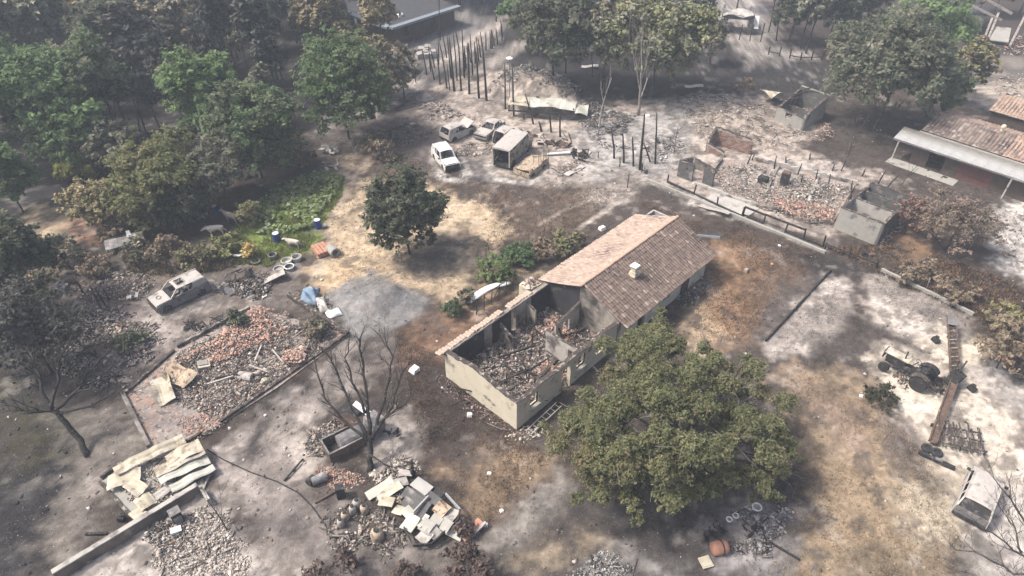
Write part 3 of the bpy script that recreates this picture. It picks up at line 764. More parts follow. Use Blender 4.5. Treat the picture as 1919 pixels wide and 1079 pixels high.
def tile_roof(x0, x1, y_eave, z_eave, y_ridge, z_ridge, colr, tile_w=.26, tile_l=.36, jag=0.0, seed=1, drop=0.0):
    """slope of barrel tiles: courses run along x, tiles overlap down the slope; every tile's curve and lap is real"""
    rr = np.random.default_rng(seed)
    nc = max(2, int(round((x1 - x0) / tile_w)))
    L = math.hypot(y_ridge - y_eave, z_ridge - z_eave)
    nr = max(2, int(round(L / tile_l)))
    ux = (x1 - x0) / nc
    sy, sz = (y_ridge - y_eave) / L, (z_ridge - z_eave) / L
    n_y, n_z = -sz * np.sign(sy), abs(sy)
    prof = [(-.5, 0.0), (-.30, .045), (0, .072), (.30, .045), (.5, 0.0)]
    V, F, C = [], [], []
    for i in range(nc):
        for j in range(nr):
            if drop and rr.random() < drop: continue
            b = len(V)
            sh = (rr.random() - .5) * .03; hj = (rr.random() - .5) * .03 + (.05 if rr.random() < .015 else 0)
            l0 = j * L / nr - .03 + (rr.random() - .5) * .03 + (jag * rr.random() if j == 0 else 0)
            l1 = (j + 1) * L / nr + .05
            cc = np.array(colr[rr.choice(len(colr), p=np.array([w_[1] for w_ in colr]) / sum(w_[1] for w_ in colr))][0]) * (.9 + .2 * rr.random())
            for (l, lift, wk) in ((l0, .03, 1.0), (l1, .0, .9)):
                for px_, pz_ in prof:
                    x = x0 + (i + .5) * ux + px_ * ux * 1.02 * wk + sh
                    h = pz_ * wk + lift - .06 * math.sin(l / L * 3.1) * (1 + .5 * math.sin(x * .9)) + hj
                    V.append((x, y_eave + sy * l + n_y * h, z_eave + sz * l + n_z * h)); C.append(cc)
            for k in range(4):
                F.append((b + k, b + k + 1, b + 5 + k + 1, b + 5 + k))
    # boarding under the tiles
    b = len(V)
    for x in (x0 + .02, x1 - .02):
        for l, h in ((0.02, -.03), (L, -.03), (L, -.10), (0.02, -.10)):
            V.append((x, y_eave + sy * l + n_y * h, z_eave + sz * l + n_z * h)); C.append(np.array((.09, .07, .06)))
    F += [(b, b + 4, b + 5, b + 1), (b + 3, b + 2, b + 6, b + 7), (b, b + 3, b + 7, b + 4), (b + 1, b + 5, b + 6, b + 2), (b, b + 1, b + 2, b + 3), (b + 4, b + 7, b + 6, b + 5)]
    return V, F, C

def quads_mesh(name, V, F, C):
    return mesh_np(name, np.array(V), np.array(F), np.array(C))

def rubble_np(q, zfun, size, pal, flat=.5, pile=None, sticks=0.0, tilt=.35):
    """crumbs, broken plates, slabs and sticks mixed"""
    n = len(q)
    sz = (rng.random((n, 1)) ** 3.5 * (size[1] * 1.05 - size[0] * .5) + size[0] * .5) * rng.uniform(.4, 1.7, (n, 3))
    sz[:, 2] *= flat * rng.uniform(.25, 1.1, n)
    kind = rng.random(n)
    pl = kind < .30                      # flat broken plates
    sz[pl] = np.column_stack([rng.uniform(.5, 1.4, pl.sum()) * size[1] * .8, rng.uniform(.35, .9, pl.sum()) * size[1] * .8, rng.uniform(.012, .035, pl.sum())])
    sl = kind > .993                     # a few larger sheets and slabs
    sz[sl] = np.column_stack([rng.uniform(1.5, 4.5, sl.sum()), rng.uniform(.8, 2.2, sl.sum()), rng.uniform(.12, .3, sl.sum())]) * min(size[1], .24)
    st = (kind > .5) & (kind < .5 + sticks * .4)
    sz[st] = np.column_stack([rng.uniform(.3, 1.2, st.sum()), rng.uniform(.025, .07, st.sum()), rng.uniform(.025, .06, st.sum())])
    z = zfun(q[:, 0], q[:, 1])
    if pile is not None: z = z + pile(q[:, 0], q[:, 1]) * rng.random(n) ** .35
    c = palette(pal, n)
    c[st] = palette([((0.06, 0.055, 0.05), 3), ((0.24, 0.22, 0.2), 2), ((0.12, 0.10, 0.09), 2)], st.sum())
    rot = (rng.random((n, 3)) - .5) * np.array([2 * tilt, 2 * tilt, 6.28])
    rot[pl, :2] *= 1.8
    return boxes_np(np.column_stack([q, z + sz[:, 2] * .3]), sz, rot, c)

def heap(name, label, poly, n, size, pal, height=.35, flat=.5, sticks=.05, edge=1.2, parent=None, zbase=None, local=None, cluster=0.0):
    """a spread or heap of broken pieces: uncountable, one object"""
    q = pts_in(poly, int(n * 2.0))
    dd = sdist(q[:, 0], q[:, 1], Gn(poly)); w_ = min(1.0, dd.max() * .8) * (.25 if zbase is not None else 1)
    q = q[dd > w_ * (3.0 * (fbm(q[:, 0], q[:, 1], 1.1, 3, 5) - .45) + .4 * rng.random(len(q)))]
    if cluster:
        q = q[fbm(q[:, 0], q[:, 1], cluster, 3, rnd.randrange(999)) + rng.random(len(q)) * .3 > .55]
    P = Gn(poly)
    pl = (lambda x, y: height * .75 * np.clip(sdist(x, y, P) / edge, 0, 1) * (.3 + 1.4 * fbm(x, y, 1.3, 3, 7)))
    size = (size[0] * .48, size[1] * .40)
    V, F, C = rubble_np(q, (ground_z if zbase is None else (lambda x, y: np.full(len(x), zbase))), size, pal, flat, pl, sticks)
    return link(name, mesh_np(name, V, F, C), M['rubble'], label=label, kind='stuff')

PINK = [((0.44, 0.265, 0.205), 4), ((0.37, 0.205, 0.155), 3), ((0.44, 0.345, 0.29), 3), ((0.42, 0.385, 0.355), 2.5), ((0.14, 0.115, 0.10), 1.5)]
MIXED = [((0.41, 0.365, 0.325), 5), ((0.32, 0.282, 0.25), 5), ((0.21, 0.183, 0.165), 3), ((0.09, 0.08, 0.073), 2), ((0.40, 0.27, 0.205), 1), ((0.52, 0.485, 0.44), .7)]
ASHP = [((0.48, 0.43, 0.38), 5), ((0.40, 0.355, 0.315), 4), ((0.55, 0.51, 0.46), 1.5), ((0.27, 0.24, 0.215), 2), ((0.09, 0.083, 0.076), 1)]
ROOMS = [((0.37, 0.325, 0.30), 5), ((0.26, 0.225, 0.205), 4), ((0.10, 0.09, 0.083), 3), ((0.36, 0.235, 0.19), 1.6), ((0.48, 0.445, 0.415), 2.5), ((0.05, 0.045, 0.043), 3)]
DARKP = [((0.05, 0.047, 0.045), 4), ((0.10, 0.092, 0.085), 3), ((0.20, 0.185, 0.17), 2), ((0.36, 0.33, 0.31), 1), ((0.17, 0.10, 0.075), 1.2)]

# ================================================================== the farmhouse: roofless rooms in front, tiled part behind
HAZ = R(90 - 43.7)
O_h = G(968, 805)
house = thing('farmhouse', 'cream farmhouse with its front rooms burnt roofless and the rear half still tiled', 'house', (O_h.x, O_h.y, 0), HAZ)
def Hw(a, b, z=0):
    """house local -> world"""
    c, s = math.cos(HAZ), math.sin(HAZ)
    return Vector((O_h.x + a * c - b * s, O_h.y + a * s + b * c, z))
HW, HX, HL = 6.6, 10.2, 21.9      # width, where the surviving roof starts, full length
EZ, RZ = 2.42, 3.95
def gable_front(s):   # s runs from left corner (Y=HW) to right corner
    pts = [(0, 2.45), (1.2, 2.55), (2.0, 2.72), (2.8, 2.80), (3.4, 2.72), (4.6, 2.52), (6.0, 2.42), (6.6, 2.40)]
    return float(np.interp(s, [p[0] for p in pts], [p[1] for p in pts]))
TH = .28
def hpart(name, A, B, top, mat_, holes=(), th=TH, jag=.06, cap=True, seed=0, step=.35, lab=None):
    mb, tops = wall_mb(A, B, th, top, holes, step, jag, seed)
    o = mb.build(name, M[mat_], house, label=lab)
    if cap:
        cap_mb(tops, th).build('wall_top', M['topchar'], o)
    return o
# walls butt end to end: the front wall spans the width, the long walls sit behind it
hpart('front_wall', (0, HW), (0, 0), gable_front, 'cream', seed=3, jag=.13, step=.22)
hpart('side_wall', (TH, 0), (HX, 0), lambda s: 2.42 - .10 * math.sin(s * 2.1), 'cream',
      holes=[(.95, 1.75, .95, 2.05), (4.0, 4.9, .0, 2.0), (5.5, 6.5, 1.0, 2.1), (7.6, 8.5, .9, 2.0)], seed=4)
hpart('side_wall', (HX, HW), (TH, HW), lambda s: 2.42, 'sooty', holes=[(1.0, 1.9, .9, 2.0), (3.6, 4.5, .1, 2.1), (6.9, 7.7, .9, 2.0)], seed=5, cap=False)
# soot-black lining of the left wall, inside
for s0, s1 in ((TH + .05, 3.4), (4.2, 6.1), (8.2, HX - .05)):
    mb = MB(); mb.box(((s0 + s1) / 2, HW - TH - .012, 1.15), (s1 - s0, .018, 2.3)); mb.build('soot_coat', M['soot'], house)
# cross walls and partitions inside
hpart('partition', (6.2, 3.1), (6.2, TH + .01), lambda s: 2.38, 'wallpale', holes=[(2.0, 2.75, 0, 1.95)], th=.16, seed=6)
hpart('partition', (7.6, 3.35), (HX - .01, 3.35), lambda s: 1.7 + .25 * s, 'wallpale', holes=[(.7, 1.5, .0, 1.5)], th=.14, seed=7)
hpart('partition', (4.9, HW - TH - .01), (4.9, HW - TH - 1.3), lambda s: 1.9 - .5 * s, 'sooty', th=.14, seed=8)
hpart('partition', (7.7, HW - TH - .01), (7.7, HW - TH - .9), lambda s: 2.1 - .4 * s, 'sooty', th=.14, seed=9)
hpart('partition', (3.5, 1.5), (6.1, 1.9), lambda s: .55 + .1 * math.sin(s * 3), 'wallpale', th=.16, seed=10)
hpart('partition', (.9, 2.4), (2.6, 2.4), lambda s: .35, 'sooty', th=.14, seed=11)
# gable that closes the tiled part: one half pale, the other black
def gab(yr):
    return EZ + (RZ - EZ) * (1 - abs(yr - HW / 2) / (HW / 2 + .5)) - .12
mb, _ = wall_mb((HX, HW), (HX, 3.45), .25, lambda s: gab(HW - s), seed=12); mb.build('gable_wall', M['soot'], house, label='blackened half of the gable wall')
mb, _ = wall_mb((HX, 3.45), (HX, -.1), .25, lambda s: gab(3.45 - s), seed=13); mb.build('gable_wall', M['sooty'], house)
mb, _ = wall_mb((HX + .25, -.1), (HL, -.1), .25, lambda s: EZ - .08, holes=[(2.2, 3.1, 0, 2.0), (5.4, 6.4, .9, 2.0), (9.6, 10.0, 1.2, 1.7)], seed=14); mb.build('side_wall', M['cream'], house)
mb, _ = wall_mb((HL, HW), (HX + .25, HW), .25, lambda s: EZ - .08, seed=15); mb.build('side_wall', M['cream'], house)
mb, _ = wall_mb((HL, 0.15), (HL, HW), .25, lambda s: gab(s + .15), seed=16); mb.build('gable_wall', M['cream'], house)
mb = MB(); mb.box((HX + 8.6, -.2, 1.0), (.9, .1, 2.0)); mb.build('door', M['brownwall'], house)
# surviving roof
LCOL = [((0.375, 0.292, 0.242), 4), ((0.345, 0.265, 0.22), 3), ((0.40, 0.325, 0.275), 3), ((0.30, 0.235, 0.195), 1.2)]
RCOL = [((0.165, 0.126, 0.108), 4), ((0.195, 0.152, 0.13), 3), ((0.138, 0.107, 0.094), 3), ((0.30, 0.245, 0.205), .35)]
yr = HW / 2
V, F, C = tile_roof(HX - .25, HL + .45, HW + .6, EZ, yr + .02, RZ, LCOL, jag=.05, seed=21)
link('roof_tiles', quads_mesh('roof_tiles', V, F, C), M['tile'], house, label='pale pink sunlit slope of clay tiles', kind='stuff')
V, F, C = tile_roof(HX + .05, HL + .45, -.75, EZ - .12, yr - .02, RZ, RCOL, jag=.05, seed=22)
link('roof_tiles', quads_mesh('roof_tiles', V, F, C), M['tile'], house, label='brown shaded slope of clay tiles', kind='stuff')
ridge_me = None
nrt = 34
for i in range(nrt):
    x = HX - .2 + (HL + .6 - HX) * i / nrt
    if ridge_me is None:
        mb = MB()
        pr = [(math.cos(t) * .13, math.sin(t) * .09) for t in np.linspace(0, math.pi, 6)]
        mb.prism(pr + [(-.11, -.01), (.11, -.01)], 0, 0, .37, col=(0.46, 0.33, 0.25))
        o = mb.build('ridge_tile', M['tile'], house, loc=(x, yr, RZ + .04)); ridge_me = o.data
    else:
        o = link('ridge_tile', ridge_me, None, house, loc=(x, yr + (rnd.random() - .5) * .03, RZ + .04 + rnd.random() * .02))
mb = MB()
mb.box((HL + .47, 1.2, 3.1), (.10, 3.7, .16), (R(-20.5), 0, 0)); mb.build('barge_board', M['bluegrey'], house)
# chimney on the right slope
chx, chy = HX + 4.1, 1.75
mb = MB(); mb.box((chx, chy, 3.55), (.62, .62, .36), taper=.8); mb.box((chx, chy, 3.90), (.36, .36, .40)); chim = mb.build('chimney', M['cream'], house)
mb = MB(); mb.box((chx, chy, 4.22), (.56, .56, .07)); mb.build('chimney_cap', M['white'], chim)
for sx in (-1, 1):
    for sy in (-1, 1):
        mb = MB(); mb.box((chx + sx * .15, chy + sy * .15, 4.14), (.06, .06, .10)); mb.build('chimney_post', M['white'], chim)
# what is left of the eaves: a row of tiles along the left wall
em = None
for i in range(33):
    x = -.35 + i * .275
    if 21 < i < 24: continue
    zt = EZ - .05 + rnd.uniform(-.03, .03)
    if em is None:
        mb = MB()
        pr = [(math.cos(t) * .135, math.sin(t) * .085) for t in np.linspace(0, math.pi, 6)]
        mb.prism(pr, 1, -.30, .26, col=(0.42, 0.335, 0.275))
        o = mb.build('eave_tile', M['tile'], house, loc=(x, HW + .12, zt), rot=(R(-14), 0, 0)); em = o.data
    else:
        sc = 1 if i < 18 else .8
        o = link('eave_tile', em, None, house, loc=(x, HW + .12 + rnd.uniform(-.05, .05), zt), rot=(R(-14 + rnd.uniform(-4, 4)), 0, R(rnd.uniform(-5, 5))))
mb = MB(); mb.box((4.7, HW - .02, EZ - .2), (9.6, .5, .10)); mb.build('eave_board', M['topchar'], house)
# window frames left hanging in the openings of the side wall
for s0, s1, z0, z1 in ((TH + .95, TH + 1.75, .95, 2.05), (TH + 5.5, TH + 6.5, 1.0, 2.1)):
    mb = MB()
    for p, q_ in (((s0 + .04, z0), (s0 + .04, z1)), ((s1 - .04, z0), (s1 - .04, z1)), ((s0, z0 + .04), (s1, z0 + .04))):
        mb.bar((p[0], .12, p[1]), (q_[0], .12, q_[1]), .07, .07)
    mb.build('window_frame', M['char'], house)
for s0, s1, z0 in ((TH + .85, TH + 1.85, .93), (TH + 5.4, TH + 6.6, .98)):
    mb = MB(); mb.box(((s0 + s1) / 2, -.05, z0 - .03), (s1 - s0, .18, .06)); mb.build('window_sill', M['concrete'], house)
# charred door leaf standing in the wreckage
mb = MB(); mb.box((.95, .9, .75), (.07, .8, 1.5), (0, R(9), R(-30))); mb.build('burnt_door', M['char'], None, loc=(O_h.x, O_h.y, 0), rz=HAZ, label='charred door leaf standing among the debris in the roofless front corner', cat='door')

mb = MB(); mb.box((HX / 2 + TH / 2, HW / 2, .08), (HX - TH - .02, HW - 2 * TH - .04, .2)); mb.build('floor', M['ashfloor'], house)
# debris inside the rooms
def Hpx(pts): return [tuple(p) for p in pts]
def inroom(n, x0, x1, y0, y1):
    a_, b_ = rng.uniform(x0, x1, n), rng.uniform(y0, y1, n)
    c, s = math.cos(HAZ), math.sin(HAZ)
    return np.column_stack([O_h.x + a_ * c - b_ * s, O_h.y + a_ * s + b_ * c]), a_, b_
q, a_, b_ = inroom(11000, .35, HX - .1, .35, HW - .35)
pile = lambda x, y: .12 + .38 * fbm(x, y, 1.6, 3, 8)
V, F, C = rubble_np(q, lambda x, y: np.full(len(x), .02), (.03, .17), ROOMS, .5, pile, .16, .6)
link('debris', mesh_np('debris', V, F, C), M['rubble'], kind='stuff', label='ash, broken tiles and charred timber filling the roofless rooms')
q1, _, _ = inroom(900, 3.0, 5.6, .5, 2.4); q2, _, _ = inroom(800, 7.0, 9.4, 2.6, 5.2)
V, F, C = rubble_np(np.concatenate([q1, q2]), lambda x, y: np.full(len(x), .22), (.06, .20), PINK, .3, lambda x, y: .35 * fbm(x, y, 1.0, 3, 9), 0, .8)
link('debris', mesh_np('debris', V, F, C), M['rubble'], kind='stuff', label='broken pink roof tiles fallen into the roofless rooms')
for i in range(46):
    a0, b0 = rnd.uniform(.7, 9.4), rnd.uniform(.6, 6.0)
    p = Hw(a0, b0)
    if i < 26:      # short timbers stuck upright in the debris
        L_ = rnd.uniform(.5, 1.3); tl = rnd.uniform(0, .45); an = rnd.uniform(0, 6.28)
        d_ = (math.cos(an) * math.sin(tl) * L_, math.sin(an) * math.sin(tl) * L_, math.cos(tl) * L_)
        lab = 'short charred timber sticking up from the debris of the roofless rooms'
    else:
        L_ = rnd.uniform(1.2, 2.8); an = HAZ + rnd.choice((0, math.pi / 2)) + rnd.uniform(-.5, .5)
        d_ = (math.cos(an) * L_, math.sin(an) * L_, rnd.uniform(-.2, .5))
        lab = 'long charred beam lying across the debris of the roofless rooms'
    mb = MB(); wd = rnd.uniform(.06, .12)
    mb.bar((0, 0, 0), d_, wd, wd * 1.2)
    mb.build('charred_beam', M['char'] if rnd.random() < .75 else M['topchar'], loc=(p.x, p.y, .35 + rnd.random() * .25), label=lab, cat='beam', group='charred timbers fallen in the roofless rooms')
# ladder and rubbish at the front corner
ld = thing('metal_ladder', 'metal ladder frame lying at the foot of the front corner of the house', 'ladder', (*Hw(.25, -1.0)[:2], .18), HAZ)
for y in (0, .42): MB().bar((0, y, 0), (2.9, y, .25), .05, .05).build('side_rail', M['ashmetal'], ld)
rm = None
for i in range(7):
    mb = MB().bar((.2 + i * .42, 0, .02 + i * .036), (.2 + i * .42, .42, .02 + i * .036), .035, .035); mb.build('rung', M['ashmetal'], ld)
heap('rubble', 'white plaster lumps and ash at the foot of the front corner', [(925,800),(968,800),(1010,790),(1020,810),(985,838),(940,825)], 130, (.08, .38), ASHP, .12, .5, .05)
heap('rubble', 'dark debris along the base of the cream front wall', [(815,690),(838,705),(968,805),(950,825),(880,780),(820,725)], 520, (.05, .26), [((0.08, 0.06, 0.055), 4), ((0.17, 0.10, 0.08), 3), ((0.42, 0.36, 0.34), 1.3)], .08, .5, .1)
heap('rubble', 'burnt furniture remains and ash beside the back door of the tiled house', [(1255,560),(1300,525),(1330,530),(1320,560),(1280,580)], 220, (.08, .45), [((0.10, 0.11, 0.12), 4), ((0.28, 0.29, 0.30), 3), ((0.52, 0.52, 0.51), 1.5), ((0.04, 0.04, 0.04), 2)], .4, .5, .15)

# small tank with a metal rim behind the far gable
tk = thing('water_basin', 'low grey open basin with a pale metal rim behind the tiled roof', 'basin', (*Hw(HL + 1.2, 4.9)[:2], 0), HAZ)
for (A, B) in (((0, 0), (2.6, 0)), ((2.6, 0), (2.6, 2.6)), ((2.6, 2.6), (0, 2.6)), ((0, 2.6), (0, 0))):
    MB().bar((*A, .55), (*B, .55), .08, 1.1).build('panel', M['zinc'], tk)
    MB().bar((*A, 1.14), (*B, 1.14), .14, .08).build('rim', M['ashmetal'], tk)
mb = MB(); mb.box((1.3, 1.3, .75), (2.5, 2.5, .04)); mb.build('bottom', M['concrete_dark'], tk)
V, F, C = rubble_np(np.column_stack([rng.uniform(.2, 2.4, 60), rng.uniform(.2, 2.4, 60)]), lambda x, y: np.full(len(x), .8), (.1, .5), ASHP, .4, None, .1)
link('debris', mesh_np('debris', V, F, C), M['rubble'], tk, kind='stuff')

# annex wall stub left of the gable (low cream box with rubbish on it)
st = thing('masonry_stub', 'low cream masonry stub piled with rubbish beside the burnt gable', 'wall', (*Hw(9.2, HW + .75)[:2], 0), HAZ)
mb, tops = wall_mb((0, 0), (1.3, 0), 1.1, lambda s: 1.75 + .12 * math.sin(4 * s), seed=31, jag=.1); mb.build('wall', M['cream'], st)
V, F, C = rubble_np(np.column_stack([rng.uniform(0, 1.3, 70), rng.uniform(.1, 1.0, 70)]), lambda x, y: np.full(len(x), 1.78), (.08, .4), ASHP + [((0.4, 0.2, 0.15), 1)], .5, None, .15)
link('debris', mesh_np('debris', V, F, C), M['rubble'], st, kind='stuff')
for zz, yy in ((1.95, .2), (2.1, .7)):
    mb = MB().tube([(.3, yy, 1.75), (.1, yy + .1, 2.6)], .035); mb.build('pipe', M['ashmetal'], st)
# white plastic bench-shaped sheet beside the house and the little trellis
pw = G(910, 557)
mb = MB()
a0, a1 = G(880, 578), G(955, 540)
ang = az_of(a0, a1); ln = (a1 - a0).length
grid = [[(t * ln, y, .75 + .35 * math.sin(math.pi * min(1, t * 1.15)) - .25 * (y / .8) ** 2) for y in np.linspace(-.25, .35, 5)] for t in np.linspace(0, 1, 12)]
mb.slab(grid, .05).build('white_tarpaulin', M['white'], loc=(a0.x, a0.y, 0), rz=ang, label='long curved white sheet lying beside the left wall of the house', cat='sheet', smooth=True)
tr = thing('burnt_trellis', 'thin charred trellis frame standing between the white sheet and the house', 'trellis', (*G(893, 590)[:2], 0), HAZ)
for i in range(6):
    MB().bar((i * .8, 0, 0), (i * .8 + .1, 0, 1.5), .05, .05).build('post', M['char'], tr)
    if i < 5: MB().bar((i * .8 + .05, 0, .2 + (i % 2) * 1.1), (i * .8 + .85, 0, 1.3 - (i % 2) * 1.1), .035, .035).build('brace', M['char'], tr)
MB().bar((0, 0, 1.42), (4.1, 0, 1.42), .05, .05).build('rail', M['char'], tr)

# ================================================================== ruined rooms on the right
def ruin(name, label, px0, px1, cat='ruin'):
    a_, b_ = G(*px0), G(*px1)
    t = thing(name, label, cat, (a_.x, a_.y, 0), az_of(a_, b_))
    return t, (b_ - a_).length
def rpart(par, A, B, top, mat_, th=.2, holes=(), jag=.08, cap=True, seed=0, name='wall', lab=None):
    mb, tops = wall_mb(A, B, th, top, holes, .35, jag, seed)
    o = mb.build(name, M[mat_], par, label=lab)
    if cap: cap_mb(tops, th, .05).build('wall_top', M['topchar'], o)
    return o
# concrete store: front faces the viewer's left
rc, Lc = ruin('roofless_store', 'grey concrete roofless store with two rooms beside the burnt fence', (1562, 427), (1642, 460))
D = 6.4
rpart(rc, (0, 0), (Lc, 0), lambda s: 2.15, 'concrete', seed=41, jag=.03)
rpart(rc, (Lc, .0), (Lc, D), lambda s: 2.15 + .1 * math.sin(s), 'concrete_dark', seed=42)  # right face darker: its shade is put into the wall colour
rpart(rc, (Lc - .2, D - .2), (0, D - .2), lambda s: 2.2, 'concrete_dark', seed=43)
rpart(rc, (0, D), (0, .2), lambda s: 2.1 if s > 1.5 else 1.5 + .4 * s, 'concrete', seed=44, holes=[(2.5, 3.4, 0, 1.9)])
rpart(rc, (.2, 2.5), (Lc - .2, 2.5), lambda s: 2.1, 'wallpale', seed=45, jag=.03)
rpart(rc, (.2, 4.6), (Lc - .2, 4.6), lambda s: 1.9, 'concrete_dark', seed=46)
mb = MB(); mb.box((Lc / 2, D / 2, .03), (Lc - .1, D - .1, .08)); mb.build('floor_slab', M['concrete_dark'], rc)
mb = MB(); mb.box((-.45, 3.6, .8), (.10, 1.0, 1.6), (0, R(-8), .2)); mb.build('burnt_door', M['char'], None, loc=rc.location[:], rz=rc.rotation_euler.z, label='charred door leaning outside the grey roofless store', cat='door')
heap('rubble', 'pale rubble along the foot of the grey roofless store', [(1640,455),(1690,400),(1700,420),(1680,445),(1650,470)], 260, (.06, .32), ASHP, .25)
# brick rooms at the far end of that burnt range
rb, Lb = ruin('brick_room', 'broken red brick room standing at the far end of the ashy ruin', (1322, 283), (1392, 302))
def brick_wall(par, A, B, top, th=.22, seed=0):
    """bricks laid one by one in courses: each a piece proud of the mortar behind it"""
    rr = random.Random(seed)
    mb, tops = wall_mb(A, B, th, top, (), .35, .12, seed)
    o = mb.build('wall', M['wallpale'], par)
    A_, B_ = Vector(A), Vector(B); L_ = (B_ - A_).length; d = (B_ - A_) / L_; nn = Vector((-d.y, d.x))
    bm_ = MB()
    for j in range(int(3 / .16)):
        z = .06 + j * .16
        x = (j % 2) * .2
        while x < L_ - .1:
            if z < (top(x) if callable(top) else top) - .2:
                cc = rr.choice([(0.27, 0.155, 0.12), (0.32, 0.195, 0.15), (0.22, 0.13, 0.105), (0.32, 0.25, 0.21)])
                for off in (-.012, th + .012):
                    p = A_ + d * (x + .18) + nn * off
                    bm_.bar((p.x - d.x * .17, p.y - d.y * .17, z), (p.x + d.x * .17, p.y + d.y * .17, z), .04, .13, col=cc)
            x += .38
    bm_.build('bricks', M['brick'], par, kind='stuff')
    cap_mb(tops, th, .06).build('wall_top', M['topchar'], o)
brick_wall(rb, (.2, 1.9), (Lb, 1.9), lambda s: 2.0 - .12 * s, seed=51)
brick_wall(rb, (0, 2.1), (0, 0), lambda s: 1.9 - .2 * s, seed=52)
brick_wall(rb, (.2, -.2), (2.0, -.2), lambda s: 1.0 - .3 * s, seed=53)
rs, Ls = ruin('low_ruin', 'smoked low walls of a burnt room nearest the dark fence', (1268, 330), (1330, 350))
rpart(rs, (0, 0), (1.6, -.1), lambda s: 1.75, 'concrete_dark', seed=54, holes=[(.9, 1.0, 1.0, 1.3)])
rpart(rs, (2.6, .1), (3.7, -.1), lambda s: 1.6, 'concrete_dark', seed=55)
rpart(rs, (0, 3.4), (0, .21), lambda s: .6 + .35 * s, 'brown' if 'brown' in M else 'sooty', seed=56)
rpart(rs, (.6, 2.5), (2.9, 2.3), lambda s: 1.1 - .2 * s, 'sooty', seed=57)
heap('rubble', 'pale ash and broken blocks covering the floor of the burnt range', [(1335,320),(1400,305),(1560,345),(1600,350),(1570,400),(1540,425),(1470,410),(1350,365)], 3400, (.05, .34), ASHP, .45, .5, .07, zbase=.14)
heap('rubble', 'pink broken roof tiles lying before the grey roofless store', [(1440,375),(1520,385),(1565,400),(1555,425),(1500,420),(1450,400)], 800, (.10, .40), PINK, .3, .35, 0, zbase=.45)
heap('rubble', 'cool grey ash and twisted bits in the middle of the burnt range', [(1470,335),(1570,345),(1590,370),(1540,395),(1470,375)], 650, (.06, .36), [((0.42, 0.43, 0.44), 4), ((0.17, 0.17, 0.18), 3), ((0.05, 0.05, 0.05), 2), ((0.25, 0.16, 0.14), 1)], .5, .6, .12)
heap('rubble', 'pale splintered wreckage spread beyond the brick room', [(1270,195),(1330,175),(1440,200),(1450,240),(1540,240),(1500,270),(1400,285),(1300,260)], 2300, (.06, .38), ASHP + [((0.40, 0.33, 0.24), 3)], .45, .45, .20, cluster=1.3)
fd = thing('burnt_range', 'pale floor and low foundation walls of the burnt range behind the dark fence', 'ruin', (0, 0, 0))
mb = MB(); mb.prism([(p.x, p.y) for p in (G(*c_) for c_ in ((1300, 345), (1345, 300), (1410, 303), (1602, 348), (1560, 420), (1420, 388)))], 2, -.1, .13); mb.build('floor_slab', M['ashfloor'], fd)
def foot(a_, b_, h, mt, seed):
    pa, pb = G(*a_), G(*b_)
    mb, _ = wall_mb((pa.x, pa.y), (pb.x, pb.y), .22, lambda s: h, (), .3, .18, seed); mb.build('wall', M[mt], fd)
for k, (a_, b_, h, mt) in enumerate((((1412, 302), (1604, 347), .45, 'wallpale'), ((1300, 347), (1420, 390), .35, 'wallpale'), ((1424, 391), (1556, 421), .4, 'sooty'), ((1455, 316), (1428, 372), .55, 'sooty'), ((1530, 334), (1505, 396), .5, 'wallpale'), ((1350, 302), (1322, 338), .5, 'sooty'))):
    foot(a_, b_, h, mt, 80 + k)
# dark stove-like cabinets in the range
for (px, py, wd, h, lab) in ((1467, 350, .7, 1.5, 'dark red upright metal cabinet in the ash of the burnt range'), (1428, 346, .9, .7, 'low black burnt appliance in the ash of the burnt range')):
    cb = thing('burnt_cabinet', lab, 'cabinet', GG(px, py), R(-40))
    mb = MB(); mb.box((0, 0, h / 2), (wd, .6, h)); mb.build('body', M['rust'] if h > 1 else M['dark'], cb)
    mb = MB(); mb.box((0, -.33, h / 2), (wd * .9, .05, h * .9), (0, 0, .12)); mb.build('door', M['dark'], cb)
# small ruin
r3, L3 = ruin('small_ruin', 'small grey roofless outhouse with a window opening, below the big grey green oak', (1450, 228), (1503, 246))
rpart(r3, (0, 0), (L3, 0), lambda s: 1.75 - .1 * s, 'concrete', seed=61, jag=.05, holes=[(1.1, 1.9, .9, 1.5)])
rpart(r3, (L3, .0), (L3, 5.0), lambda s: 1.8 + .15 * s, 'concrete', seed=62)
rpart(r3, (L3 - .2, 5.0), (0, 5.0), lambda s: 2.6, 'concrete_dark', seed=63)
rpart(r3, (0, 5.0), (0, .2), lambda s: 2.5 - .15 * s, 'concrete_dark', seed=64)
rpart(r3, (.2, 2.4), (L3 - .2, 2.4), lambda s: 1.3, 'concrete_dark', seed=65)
for y0 in (.6, 2.6, 4.6): MB().bar((0.1, y0, 2.4), (L3 * .55, y0, 3.3), .09, .12).build('rafter', M['char'], r3)
MB().bar((0, 5.1, 2.75), (L3, 5.1, 2.6), .14, .12).build('roof_beam', M['concrete'], r3)
V, F, C = rubble_np(np.column_stack([rng.uniform(.2, L3 - .2, 160), rng.uniform(.2, 4.8, 160)]), lambda x, y: np.full(len(x), .5), (.1, .5), ASHP + PINK, .5, None, .15)
link('debris', mesh_np('debris', V, F, C), M['rubble'], r3, kind='stuff')
sh = G(1442, 200)
mb = MB(); grid = [[(x, y, .9 + .5 * math.sin(x * 1.3 + y)) for x in np.linspace(0, 2.2, 6)] for y in np.linspace(0, 2.0, 5)]
mb.slab(grid, .05).build('metal_sheet', M['sheet'], loc=(sh.x, sh.y, .1), rz=.5, label='crumpled yellowish sheet propped beside the small outhouse', cat='sheet')
